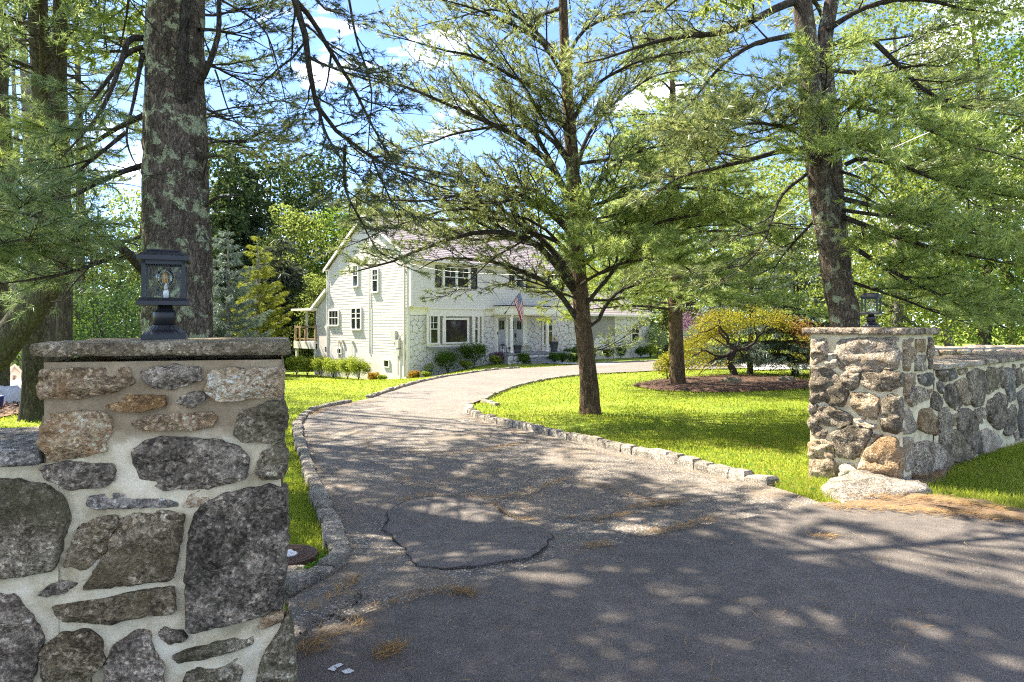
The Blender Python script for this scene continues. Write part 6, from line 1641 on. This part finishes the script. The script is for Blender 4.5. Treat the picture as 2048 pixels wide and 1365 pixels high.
# ---- left group: leaning and upright trunks
def px_trunk(pts, Y, root=None):
    P = [at(p[0], p[1], Y) for p in pts]
    if root is not None:
        r = at(root[0], root[1], Y); r[2] = float(gz(r[0], r[1])) - .05; P = [r] + P
    return P
LF = dict(dens=1, sp=.26, cnt=13, L=.17, W=.016, tufts=2, mat='ndl_blue', sp3=.15)
pine('thick mossy trunk leaning up to the right beyond the low left wall', px_trunk([(-90, 790), (-10, 712), (45, 640), (85, 585), (112, 540), (124, 470), (108, 380), (90, 250), (80, 100), (70, -100), (60, -500)], 11.5), [.26, .25, .235, .22, .20, .185, .17, .16, .15, .13, .05], [], 'bk_moss', 'ndl_blue', 'trunks in the left grove', 11,
     auto=[(5.2, 10.5, 18, 3.8, 2.0, .15, .4, .04, LF)], n=32, seg=.10, amp=.06, flare=0, name='leaning_pine')
pine('straight dark trunk standing on the grass just left of the near pillar', px_trunk([(66, 760), (68, 640), (78, 500), (96, 380), (112, 250), (118, 100), (124, -100), (128, -500)], 12.5, (62, 828)), [.185, .175, .17, .165, .155, .145, .13, .11, .03], [], 'bk_moss', 'ndl_blue', 'trunks in the left grove', 12,
     auto=[(5.4, 11, 16, 3.6, 1.6, .15, .4, .04, LF)], n=32, seg=.10, amp=.06, flare=.12)
for k, (pts, Y, r, lb, bk, sd) in enumerate([
    ([(92, 500), (92, 300), (86, 130), (84, 0), (82, -200), (80, -600)], 17, .20, 'dark pine trunk with mossy patches, second upright stem in the left grove', 'bk_far', 13),
    ([(128, 500), (126, 300), (122, 130), (126, 0), (128, -200), (130, -600)], 18, .19, 'dark upright pine trunk, nearest the lichen pine in the left grove', 'bk_far', 14),
    ([(62, 560), (58, 300), (52, 180), (44, 60), (40, -100), (34, -500)], 20, .19, 'pale grey-brown trunk with a slight leftward lean in the left grove', 'bk_pale', 15),
    ([(30, 560), (34, 300), (27, 150), (30, 0), (30, -300)], 23, .10, 'thin pale crooked trunk in the left grove', 'bk_pale', 16),
    ([(160, 500), (160, 330), (156, 150), (152, 0), (150, -300)], 24, .16, 'greyish slender trunk seen between the needles left of the lichen pine', 'bk_far', 17),
    ([(-6, 560), (6, 440), (12, 330), (2, 200), (8, 90), (-4, 0), (-20, -300)], 15, .22, 'bent dark trunk at the very left edge of the view', 'bk_moss', 18)]):
    P = px_trunk(pts, Y, (pts[0][0], 740)); n_ = len(P)
    zt = P[-1][2]
    pine(lb, P, list(np.linspace(r * 1.1, r * .25, n_)), [], bk, 'ndl_blue', 'trunks in the left grove', sd, auto=[(3.2, min(zt, 5 + Y * .48) * .98, 17, 3.4, 1.8, .05, .3, .03, dict(LF, L=.2, W=.02, cnt=11, sp=.4, dens=.55, mat='ndl_mid' if k % 2 else 'ndl_blue'))], n=22, seg=.25, amp=.06, flare=.1, name='grove_tree')

# ------------------------------------------------------------------ broadleaved trees, spruces, shrubs
def crown_cloud(n, clumps, rg, shell=.55):
    c = np.array([x[:3] for x in clumps]); r = np.array([x[3:6] for x in clumps]); w = r.prod(1) ** (2 / 3); w /= w.sum()
    k = rg.choice(len(c), n, p=w); d = nrm(rg.normal(0, 1, (n, 3))); u = (shell + (1 - shell) * rg.uniform(0, 1, (n, 1))) ** .8
    sub = fbm(np.c_[d * 2.3 + c[k] * 1.7], 77, 2)
    return c[k] + d * u * r[k] * (1 + .28 * sub)[:, None]

def broad(label, base, h, w, mat, n, leaf, group=None, seed=0, cat='tree', bark='bk_far', tr=.16, crown0=.25, name='leafy_tree', limbs=7, clumps=None, nclump=16, up=.5):
    rg = np.random.default_rng(3000 + seed); base = V3(*base); t_ = thing(name, label, cat, base, 0, group)
    tp = np.array([[0, 0, -.1], [rg.normal(0, .1) * w * .2, rg.normal(0, .1) * w * .2, h * .35], [rg.normal(0, .15) * w * .3, rg.normal(0, .15) * w * .3, h * .85]])
    obj('trunk', trunk_mesh(tp, [tr, tr * .8, tr * .25], V3(0, 0, 0), 14, .35, .05, .25, seed), M[bark], t_)
    if clumps is None:
        clumps = []
        for i in range(nclump):
            f = crown0 + (1 - crown0) * (i + rg.uniform(.2, .8)) / nclump
            prof = math.sin(math.pi * min(1, max(.08, (f - crown0) / (1 - crown0) * .86 + .12))) ** .7
            a = i * 2.4 + rg.uniform(-.5, .5); rr = w * .5 * prof * rg.uniform(.45, .85)
            s = w * .5 * (.34 + .20 * prof) * rg.uniform(.75, 1.2)
            clumps.append((rr * math.cos(a), rr * math.sin(a), h * f - s * .3, s, s, s * .72))
    bt, br = [], []
    for c in clumps[:limbs * 2]:
        z0 = max(h * .18, min(h * .75, c[2] - w * .28)); f = z0 / (h * .85); p0 = tp[0] + (tp[2] - tp[0]) * f
        e = np.array(c[:3]); q = np.linspace(0, 1, 5)[:, None]; mid = (p0 + e) / 2 + V3(0, 0, -.06 * w)
        bt.append((1 - q) ** 2 * p0 + 2 * q * (1 - q) * mid + q ** 2 * e); br.append(np.linspace(tr * .34, tr * .07, 5))
    V, Q = tubes(np.array(bt), np.array(br), 5); obj('limbs', mesh('limbs', V, None, Q), M[bark], t_)['kind'] = 'stuff'
    P = crown_cloud(n, clumps, rg); V, Q = leaf_cards(P, rng.uniform(.7, 1.25, n) * leaf, .62, (0, 0, up)); TRI[0] += 2 * n
    obj('crown', mesh('crown', V, None, Q, None, False), M[mat], t_)['kind'] = 'stuff'
    return t_
def gp(px, Y, dz=0):
    x = (px - CXP) / FPX * Y; return V3(x, Y, float(gz(x, Y)) + dz)
def hpx(py, Y, b): return CAMH + (HZ - py) / FPX * Y - b[2]

def copy_thing(src, label, base, sc, rz, sz=None):
    c = src.copy(); COL.objects.link(c); c['label'] = label
    c.location = [float(v) for v in base]; c.rotation_euler = (0, 0, rz); c.scale = (sc, sc, sz or sc)
    for ch in src.children:
        d = ch.copy(); d.parent = c; COL.objects.link(d)
    return c
# right and behind: bright leafy wood
G1 = 'bright leafy trees along the right side'
for i, (px, Y, top, w, mat, n, leaf, lb) in enumerate([
    (1790, 24, -60, 9, 'lf_bright', 21000, .13, 'tall bright yellow-green leafy tree rising behind the forked pine'),
    (1960, 22, -160, 9, 'lf_bright', 21000, .125, 'tall yellow-green leafy tree filling the upper right corner'),
    (2120, 20, -100, 8, 'lf_green', 16000, .125, 'green leafy tree at the right edge beyond the pale dry-stone wall'),
    (1900, 33, 120, 10, 'lf_yellow', 12000, .2, 'sunlit yellow-green tree deep behind the low right wall'),
    (1680, 34, 210, 8, 'lf_bright', 11000, .2, 'bright leafy tree glimpsed just right of the forked trunk'),
    (1560, 40, 330, 9, 'lf_yellow', 10000, .23, 'yellow-green leafy tree between the forked pine and the maple'),
    (1440, 58, 350, 11, 'lf_bright', 9000, .3, 'leafy tree rising over the garage wing roof'),
    (2030, 38, 60, 11, 'lf_green', 9000, .22, 'dark green tree deep in the wood at the right edge')]):
    b = gp(px, Y); broad(lb, b, hpx(top, Y, b), w, mat, n, leaf, G1, i, crown0=.14, tr=.2, bark='bk_pale' if i % 3 == 0 else 'bk_far', nclump=20)
G2 = 'trees behind the house'
for i, (px, Y, top, w, mat, n, leaf, lb) in enumerate([
    (1070, 62, 325, 12, 'lf_yellow', 10000, .3, 'bright yellow-green tree rising over the ridge of the house left of the chimney'),
    (1210, 60, 340, 10, 'lf_bright', 9000, .3, 'green leafy tree behind the chimney of the house'),
    (930, 66, 400, 11, 'lf_green', 8000, .32, 'leafy tree behind the middle of the house roof'),
    (800, 64, 395, 10, 'lf_yellow', 8000, .32, 'yellow-green tree behind the peak of the gable'),
    (690, 60, 420, 9, 'lf_green', 9500, .28, 'green leafy tree just left of the rear roof edge'),
    (590, 57, 410, 8, 'lf_bright', 10500, .27, 'bright leafy tree left of the house above the deck'),
    (640, 50, 548, 4.6, 'lf_green', 5200, .2, 'low dense green tree directly behind the covered deck'),
    (1330, 62, 390, 11, 'lf_green', 8000, .3, 'leafy tree behind the left end of the garage wing')]):
    b = gp(px, Y); hh_ = hpx(top, Y, b)
    if i in (0, 1, 4, 5): bt_ = broad(lb, b, hh_, w, mat, n, leaf, G2, 20 + i, crown0=.12, tr=.2, nclump=18); bt_s = (w, hh_)
    else: copy_thing(bt_, lb, b, w / bt_s[0], i * 2.1, hh_ / bt_s[1])
def spruce(label, base, h, w, mat, seed, group=None, dens=1.0, ln=.34, W=.05, cnt=9, tiers=None, z0=.08, nb=9, name='spruce_tree', cat='conifer', droop=.25, bark='bk_far'):
    rg = np.random.default_rng(5000 + seed); base = V3(*base); t_ = thing(name, label, cat, base, 0, group)
    obj('trunk', trunk_mesh([[0, 0, -.1], [0.05, 0, h * .5], [0, .05, h]], [h * .014 + .04, h * .012 + .02, .01], V3(0, 0, 0), 12, .4, .04, .2, seed), M[bark], t_)
    bt, br, tp, td = [], [], [], []
    nt = tiers or int(h / .55)
    for i in range(nt):
        f = z0 + (1 - z0) * (i + rg.uniform(0, .6)) / nt; z = h * f; l0 = w * .5 * (1 - f) ** .8 * 1.05 + .12
        for k in range(nb if f < .8 else 5):
            a = k * 6.283 / nb + rg.uniform(-.35, .35) + i; l = l0 * rg.uniform(.65, 1.15); d = V3(math.cos(a), math.sin(a), 0)
            q = np.linspace(0, 1, 5)[:, None]; B = V3(0, 0, z) + d * l * q + V3(0, 0, 1) * (l * (.18 * q - droop * 1.6 * q ** 2 + .12 * q ** 3))
            bt.append(B); br.append(np.linspace(.03, .006, 5) * (.4 + l / 3))
            m = max(2, int(l / (ln * .55) * dens * 2.2))
            u = rg.uniform(.25, 1, m); j = np.clip((u * 4).astype(int), 0, 3); pp = B[j] + (B[j + 1] - B[j]) * (u * 4 - j)[:, None]
            lat = np.cross(d, V3(0, 0, 1)) * rg.uniform(-1, 1, (m, 1)) * l * .28 * (1.2 - u[:, None])
            tp.append(pp + lat + V3(0, 0, -.04)); td.append(d + lat * .8 / max(.3, l) + V3(0, 0, -.25) + rg.normal(0, .25, (m, 3)))
    V, Q = tubes(np.array(bt), np.array(br), 4); obj('limbs', mesh('limbs', V, None, Q), M[bark], t_)['kind'] = 'stuff'
    tp, td = np.vstack(tp), np.vstack(td)
    V, T = needle_fans(tp, td, rng.uniform(.8, 1.3, len(tp)) * ln, cnt, W, (.1, .75), .18); TRI[0] += len(T)
    obj('crown', mesh('crown', V, T, None, None, False), M[mat], t_)['kind'] = 'stuff'
    return t_
G3 = 'dark conifers at the back left'
for i, (px, Y, top, w, mat, lb) in enumerate([
    (470, 64, 255, 7, 'ndl_spruce', 'tall dark spruce on the skyline just right of the lichen pine'),
    (530, 66, 296, 8, 'ndl_spruce', 'soft dark green tree in the middle of the skyline group at the back left'),
    (585, 70, 312, 8, 'ndl_spruce', 'soft dark green tree with its top against the sky left of the house'),
    (650, 72, 298, 8, 'ndl_spruce', 'soft dark green tree rising above the gable end of the house'),
    (735, 76, 345, 8, 'ndl_spruce', 'far dark conifer over the house gable'),
    (420, 60, 262, 7, 'ndl_spruce', 'soft dark green tree half hidden behind the lichen pine'),
    (560, 52, 470, 5.5, 'ndl_dark', 'shadowy dark conifer low behind the leafy trees left of the deck')]):
    b = gp(px, Y); hh_ = hpx(top, Y, b)
    if i in (1, 2, 3, 5): broad(lb, b, hh_, w * 1.3, 'lf_soft', 8500, .42, G3, 80 + i, crown0=.04, tr=.2, nclump=22); continue
    if i in (0, 6): sp_ = spruce(lb, b, hh_, w * 1.7, mat, i, G3, 1.0, .75, .10, 8); sp_h = hh_
    else: copy_thing(sp_, lb, b, w / 8.0 * 1.1, i * 1.3, hh_ / sp_h)
G4 = 'young light pines on the left lawn'
for i, (px, Y, top, w, lb) in enumerate([(455, 40, 452, 5.2, 'young light green pine to the right of the lichen pine'), (515, 44, 470, 5.0, 'young light green pine nearest the house on the left lawn'), (395, 42, 480, 4.5, 'young light pine hidden mostly behind the lichen pine')]):
    b = gp(px, Y); spruce(lb, b, hpx(top, Y, b), w, 'lf_yellow' if i == 1 else 'ndl_silver', 20 + i, G4, 1.2, .26, .022, 12, None, .12, 8, 'young_pine', 'pine tree', -.05, 'bk_pale')
for i, (px, Y, top, w, mat, lb) in enumerate([(1500, 28, 470, 6.5, 'ndl_silver', 'silvery green spruce behind the weeping maple'), (1590, 27, 420, 6.0, 'ndl_silver', 'silvery green spruce just left of the forked trunk')]):
    b = gp(px, Y); spruce(lb, b, hpx(top, Y, b), w, mat, 30 + i, None, 1.2, .28, .03, 11, None, .1, 9, 'spruce_tree', 'conifer', .22)
# far-off wood closing the horizon
rgF = np.random.default_rng(99)
Pf = []
for a in np.linspace(-1.25, 1.25, 70):
    R = rgF.uniform(85, 120); x, y = math.sin(a) * R, math.cos(a) * R; hh = rgF.uniform(8, 13)
    d = nrm(rgF.normal(0, 1, (420, 3))); Pf.append(d * (rgF.uniform(.6, 1, (420, 1))) * (4.2, 4.2, hh * .55) + (x, y, float(gz(x, y)) + hh * .48))
Pf = np.vstack(Pf); V, Q = leaf_cards(Pf, rng.uniform(.6, 1.1, len(Pf)) * .95, .7)
tag(obj('woods', mesh('woods', V, None, Q, None, False), M['lf_green']), 'distant green wood closing the view all round', 'wood', kind='stuff')
for i, (px, Y, top, w, mat, n, lf, lb) in enumerate([(200, 20, 560, 4.4, 'lf_dark', 7000, .10, 'dark rounded evergreen bush behind the near pillar cap'), (255, 23, 575, 4.0, 'lf_dark', 6000, .11, 'dark evergreen bush just left of the lichen pine trunk'), (145, 24, 585, 3.6, 'lf_green', 5000, .11, 'green evergreen bush left of the dark bushes')]):
    b = gp(px, Y); broad(lb, b, hpx(top, Y, b), w, mat, n, lf, 'evergreen bushes behind the near pillar', 50 + i, 'bush', crown0=.02, tr=.06, name='evergreen_bush', nclump=12)
for i, (px, Y, top, w, mat, n, lf, lb) in enumerate([(60, 46, 330, 9, 'lf_yellow', 6500, .25, 'pale sunlit leafy tree behind the left grove trunks'), (190, 48, 350, 9, 'lf_bright', 6500, .25, 'light leafy tree seen through the left grove, nearer the lichen pine'), (300, 50, 380, 8, 'lf_bright', 6000, .25, 'light leafy tree behind the lichen pine trunk'), (-90, 40, 200, 9, 'lf_green', 6000, .22, 'leafy tree beyond the neighbouring yard at the far left'), (110, 38, 430, 7, 'lf_soft', 5500, .2, 'dark soft tree low behind the left grove'), (235, 36, 450, 6.5, 'lf_soft', 5500, .2, 'dark soft tree low between the left grove and the lichen pine')]):
    b = gp(px, Y); broad(lb, b, hpx(top, Y, b), w, mat, n, lf, 'light trees behind the left grove', 60 + i, crown0=.15, tr=.18, nclump=16)

# ---- weeping maple
g = ground(1467, 756); YW = g[1]
wm = thing('weeping_maple', 'low weeping maple with twisted dark branches and golden green to rust leaves', 'maple tree', g)
def W_(px, py, dy=0): return at(px, py, YW + dy) - g
S = [([(1467, 758), (1464, 738), (1456, 722), (1462, 706), (1470, 698)], [.135, .115, .105, .11, .10], 0, 0)]
mt = trunk_mesh(np.array([W_(*p) for p in [(1471, 760), (1467, 742), (1458, 726), (1464, 708), (1472, 697)]]), [.15, .125, .115, .12, .11], V3(0, 0, 0), 20, .04, .10, .15, 3)
obj('trunk', mt, M['bk_maple'], wm)
br = [([(1466, 702), (1450, 712), (1428, 711), (1412, 702), (1400, 704), (1382, 714)], .06, -.4), ([(1468, 705), (1466, 690), (1456, 688), (1455, 672), (1444, 660), (1438, 648)], .075, .2), ([(1455, 684), (1446, 670), (1437, 660), (1440, 640), (1436, 625)], .05, .3),
      ([(1472, 700), (1490, 698), (1502, 692), (1512, 680), (1522, 668), (1530, 655), (1532, 645)], .075, .1), ([(1512, 680), (1514, 670), (1508, 660), (1508, 645), (1500, 636)], .04, -.3), ([(1490, 700), (1508, 700), (1513, 712), (1512, 730), (1522, 724)], .04, -.4),
      ([(1460, 712), (1440, 716), (1420, 724), (1405, 740), (1396, 752)], .045, -.5), ([(1450, 712), (1430, 718), (1418, 735), (1408, 742)], .03, -.8), ([(1478, 702), (1486, 712), (1490, 728), (1504, 734)], .03, .4), ([(1438, 648), (1420, 660), (1400, 668), (1385, 690)], .035, -.2),
      ([(1532, 645), (1560, 650), (1590, 680), (1605, 705)], .035, .3), ([(1530, 655), (1560, 640), (1585, 650)], .03, 1.2), ([(1470, 698), (1480, 680), (1470, 650), (1480, 625)], .04, 1.4), ([(1468, 705), (1450, 690), (1410, 670), (1390, 660)], .035, 1.5)]
bt, rr, tips = [], [], []
for pts, r, dy in br:
    P = spline([W_(p[0], p[1], dy * (i / (len(pts) - 1))) for i, p in enumerate(pts)], 12); P[1:-1] += rng.normal(0, .018, (10, 3)); bt.append(P); rr.append(np.linspace(r, r * .3, 12)); tips.append(P[6:])
for P, r in zip(bt, rr): V, Q = tubes(P[None], r[None], 8); obj('limb', mesh('limb', V, None, Q), M['bk_maple'], wm)
# umbrella of layered drooping sprays, open on the side towards the drive
n = 1500; a = rng.uniform(0, 2 * np.pi, n); ph = np.arccos(rng.uniform(-.25, 1, n)); RX, RY, RZ = 2.5, 2.2, 1.8
cz = W_(1480, 716)[2]; cx = W_(1494, 700)[0]
C = np.c_[cx + RX * np.sin(ph) * np.cos(a), RY * np.sin(ph) * np.sin(a), cz + RZ * np.cos(ph)]
C += nrm(C - (cx, 0, cz)) * (fbm(C * 1.1, 5, 2) * .6 - .12 * rng.uniform(0, 1, n) ** 2 * 3)[:, None]
front = C[:, 1] < .5
open_ = (np.abs(C[:, 0] - cx) < 2.0) & (C[:, 2] < cz + 1.15 + .35 * vnoise(C * 1.3, 4))
keep = (rng.uniform(0, 1, n) < np.clip(.34 + .85 * vnoise(C * 1.25, 9) + .2 * np.cos(ph), 0.05, 1)) & ~(front & open_ & (rng.uniform(0, 1, n) < .96))
C = C[keep]; ph = ph[keep]
tw, twr, LP = [], [], []
for c in C:
    o = nrm(c - (cx, 0, cz)); o2 = nrm(V3(o[0], o[1], 0)); l = rng.uniform(.35, .75); q = np.linspace(0, 1, 4)[:, None]
    P = c - o2 * l * .5 + V3(0, 0, .08) + o2 * l * q - V3(0, 0, 1) * l * .6 * q ** 2; tw.append(P); twr.append(np.array([.007, .005, .004, .002]))
    m = 30; u = rng.uniform(0, 1, m); LP.append(c - o2 * l * .5 + V3(0, 0, .05) + o2 * l * u[:, None] - V3(0, 0, 1) * (l * .6 * u ** 2)[:, None] + rng.normal(0, 1, (m, 3)) * (.12, .12, .035))
V, Q = tubes(np.array(tw), np.array(twr), 3); obj('twigs', mesh('twigs', V, None, Q), M['bk_maple'], wm)['kind'] = 'stuff'
LP = np.vstack(LP); LP = LP[LP[:, 2] > .06]; red = LP[:, 0] - cx + LP[:, 2] * .55 + rng.normal(0, .3, len(LP)) > 2.6
for mk, m_ in ((~red, 'lf_maple'), (red, 'lf_maple_red')):
    V, Q = leaf_cards(LP[mk], .085, .42, (0, 0, .6)); obj('crown', mesh('crown', V, None, Q, None, False), M[m_], wm)['kind'] = 'stuff'
# inner lower skirt sprays
# ---- shrubs
def shrub(label, base, h, w, mat, n, leaf, group, seed, name='shrub', cat='shrub', up=.5):
    rg = np.random.default_rng(7000 + seed); base = V3(*base); t_ = thing(name, label, cat, base, 0, group)
    k = 9; st = []
    for i in range(k):
        a = rg.uniform(0, 6.28); q = np.linspace(0, 1, 4)[:, None]; st.append(V3(0, 0, -.03) + V3(math.cos(a) * w * .32, math.sin(a) * w * .32, 0) * q ** 1.3 + V3(0, 0, h * .85) * q)
    V, Q = tubes(np.array(st), np.tile(np.linspace(.012, .004, 4), (k, 1)), 4); obj('stems', mesh('stems', V, None, Q), M['limb'], t_)['kind'] = 'stuff'
    cl = [(0, 0, h * .52, w * .40, w * .40, h * .42)] + [(math.cos(a) * w * .27, math.sin(a) * w * .27, h * rg.uniform(.42, .8), w * .2, w * .2, h * .22) for a in rg.uniform(0, 6.28, 9)]
    P = crown_cloud(n, cl, rg, .35); V, Q = leaf_cards(P, rng.uniform(.7, 1.2, n) * leaf, .5, (0, 0, up))
    obj('foliage', mesh('foliage', V, None, Q, None, False), M[mat], t_); TRI[0] += 2 * n
hh = lambda lx, ly: hg(lx, ly)
side = ['farthest', 'second from the deck', 'third from the deck', 'fourth from the deck', 'fifth from the deck', 'nearest the front corner']
for i, ly in enumerate((10.9, 9.3, 7.7, 6.1, 4.5, 3.2)):
    shrub('yellow-green shrub along the gable wall, %s in the row of six' % side[i], hh(-1.0 - .05 * (i % 2), ly), 1.2 + .08 * (i % 3), 1.5, 'lf_shrub', 2600, .10, 'six yellow-green shrubs along the gable wall', i)
for i, (lx, ly, h, w, m, lb) in enumerate([(-1.25, 1.3, .5, .75, 'lf_azalea', 'low rust-orange shrub below the basement window'), (-1.2, .6, .4, .6, 'lf_shrub', 'low yellow clump beside the rust-orange shrub'), (-.35, -1.0, .5, .75, 'lf_azalea', 'low rust-orange shrub at the front corner of the house'), (.3, -1.25, .38, .6, 'lf_shrub', 'low yellow clump at the front corner of the house'),
    (.75, -.75, .8, .7, 'lf_white', 'pale spiky grass plant at the corner of the painted stone wall'), (1.9, -.95, 1.25, 1.7, 'lf_green', 'large green shrub under the left end of the bay window'), (3.75, -.9, 1.4, 1.9, 'lf_green', 'largest green shrub under the right end of the bay window'),
    (2.9, -1.3, .5, .8, 'lf_shrub', 'low light yellow clump between the two large green shrubs'), (5.1, -1.2, .5, .8, 'lf_shrub', 'low yellowish clump left of the porch'), (5.6, -1.0, .7, .8, 'lf_purple', 'small dark reddish shrub by the porch corner'),
    (6.45, -2.1, .62, .85, 'lf_boxwood', 'round green boxwood left of the porch steps'), (8.75, -2.35, .62, .8, 'lf_boxwood', 'round green boxwood right of the porch steps'), (9.3, -2.5, .6, .8, 'lf_boxwood', 'second round boxwood right of the porch steps'), (9.75, -3.0, .6, .8, 'lf_boxwood', 'third boxwood, nearest the path'), (10.35, -3.2, .58, .75, 'lf_shrub', 'yellow-tipped boxwood at the edge of the path'),
    (11.2, -1.4, .8, 1.1, 'lf_boxwood', 'green shrub under the right ground-floor window'), (12.4, -1.6, .7, 1.1, 'lf_boxwood', 'green shrub behind the open pine trunk'), (13.2, -.4, 1.0, 1.3, 'lf_green', 'tall green shrub where the wing meets the house'), (15.2, .3, .55, .9, 'lf_shrub', 'low light shrub at the foot of the wing wall'),
    (17.0, .3, .8, .9, 'lf_boxwood', 'grey-green shrub left of the dark round shrub on the wing'), (18.3, .2, .85, 1.0, 'lf_green', 'round dark green shrub at the middle of the wing wall'), (20.7, .2, .8, 1.1, 'lf_boxwood', 'grey-green shrub below the wing window'), (22.6, .1, 2.6, 2.0, 'lf_white', 'tall pale variegated shrub at the end of the garage wing'), (21.6, .0, 1.0, 1.2, 'lf_shrub', 'yellow-green shrub beside the tall pale shrub')]):
    shrub(lb, hh(lx, ly), h, w, m, int(800 + 1500 * w), .085, None, 20 + i)
g_ = gp(1362, 34); shrub('purple-leaved shrub seen past the straight pine trunk', gp(1395, 36), 3.2, 3.0, 'lf_purple', 2600, .12, None, 70)
g_ = ground(1335, 762); shrub('golden weeping shrub spilling over the left end of the mulch bed', g_, 1.05, 1.2, 'lf_maple', 2600, .07, None, 71)
# gravel court beyond the maple
blob = [(1500, 741), (1600, 739), (1760, 740), (1900, 735), (1900, 722), (1700, 722), (1560, 724), (1480, 729)]
p = gpoly(blob); c = p.mean(0); p = resample(p, 60, True)
V = np.vstack([p, c[None]]); V[:, 2] = gz(V[:, 0], V[:, 1]) + .02
tag(obj('gravel_court', mesh('gravel_court', V, [(i, (i + 1) % 60, 60) for i in range(60)]), M['pathstone']), 'pale paved court beyond the weeping maple', kind='structure')

# ------------------------------------------------------------------ far left: neighbouring yard
b = gp(-6, 36); nh = thing('shed', 'cream yellow outbuilding with a grey metal roof glimpsed at the left edge', 'shed', b, math.radians(15))
z0 = -.1
mb = MB(); mb.box(-4, .95, 0, 3.2, z0, 1.9); mb.build('wall', M['yellow_wall'], nh)
mb = MB(); mb.hexa([(-4.2, -.35, 1.85), (1.15, -.35, 1.85), (1.15, 1.6, 2.7), (-4.2, 1.6, 2.7), (-4.2, -.35, 1.93), (1.15, -.35, 1.93), (1.15, 1.6, 2.78), (-4.2, 1.6, 2.78)]).hexa([(-4.2, 1.6, 2.7), (1.15, 1.6, 2.7), (1.15, 3.5, 1.85), (-4.2, 3.5, 1.85), (-4.2, 1.6, 2.78), (1.15, 1.6, 2.78), (1.15, 3.5, 1.93), (-4.2, 3.5, 1.93)])
for i in range(18): mb.hexa([(-4.2 + .3 * i, -.36, 1.935), (-4.16 + .3 * i, -.36, 1.935), (-4.16 + .3 * i, 1.6, 2.783), (-4.2 + .3 * i, 1.6, 2.783), (-4.2 + .3 * i, -.36, 1.97), (-4.16 + .3 * i, -.36, 1.97), (-4.16 + .3 * i, 1.6, 2.815), (-4.2 + .3 * i, 1.6, 2.815)])
mb.build('roof', M['tin'], nh)
mb = MB(); mb.box(-.05, .95, -.25, -.2, .85, .95).box(-.05, .95, -.25, -.2, .05, .12)
for i in range(14): mb.box(-.02 + .07 * i, .005 + .07 * i, -.24, -.21, .12, .85)
mb.build('railing', M['wood'], nh)
b = gp(-60, 46); nb = thing('house', 'white neighbouring house wall with a dark framed window, half hidden at the left edge', 'house', b, 0)
mb = MB(); mb.box(-6, 3.1, 0, 5, -.2, 4.6); mb.build('wall', M['white'], nb)
mb = MB(); mb.hexa([(-6.3, -.4, 4.55), (3.3, -.4, 4.55), (3.3, 2.5, 6.2), (-6.3, 2.5, 6.2), (-6.3, -.4, 4.7), (3.3, -.4, 4.7), (3.3, 2.5, 6.35), (-6.3, 2.5, 6.35)]).hexa([(-6.3, 2.5, 6.2), (3.3, 2.5, 6.2), (3.3, 5.4, 4.55), (-6.3, 5.4, 4.55), (-6.3, 2.5, 6.35), (3.3, 2.5, 6.35), (3.3, 5.4, 4.7), (-6.3, 5.4, 4.7)]); mb.build('roof', M['roof'], nb)
mb = MB(); mb.box(1.6, 1.7, -.06, -.0, 2.9, 4.3).box(2.5, 2.6, -.06, 0, 2.9, 4.3).box(1.7, 2.5, -.06, 0, 2.9, 3.0).box(1.7, 2.5, -.06, 0, 4.2, 4.3).box(1.7, 2.5, -.055, 0, 3.55, 3.6); w_ = mb.build('window', M['shutter'], nb)
mb = MB(); mb.box(1.7, 2.5, -.03, -.02, 3.0, 4.2); mb.build('pane', M['pane'], w_)
def heap(name, label, px, py, w, h, m, seed, cat):
    g = ground(px, py); a = np.linspace(0, 2 * np.pi, 12, endpoint=False)
    ledge(name, None, h, m, label, cat, 30, seed, w * .22, np.c_[g[0] + np.cos(a) * w, g[1] + np.sin(a) * w * .6, a * 0])
heap('tarp', 'crumpled grey tarpaulin over a low heap in the neighbouring yard', 36, 800, .75, .42, M['tarp'], 3, 'tarp')
heap('tarp', 'smaller crumpled pale tarpaulin at the left edge of the neighbouring yard', -6, 812, .6, .4, M['tarp'], 8, 'tarp')
heap('leaf_pile', 'heap of brown brush and leaves in front of the yellow outbuilding', 20, 788, 1.6, .5, M['brownwood'], 5, 'brush pile')
g_ = ground(-9, 822); bc = thing('bucket', 'blue plastic bucket at the left edge of the yard', 'bucket', g_)
mb = MB(); mb.lathe([(.11, 0), (.14, .28), (.15, .28), (.15, .30), (.13, .30), (.12, .25)], 18); mb.build('tub', M['blue'], bc, True)
print('crown tris', TRI[0])
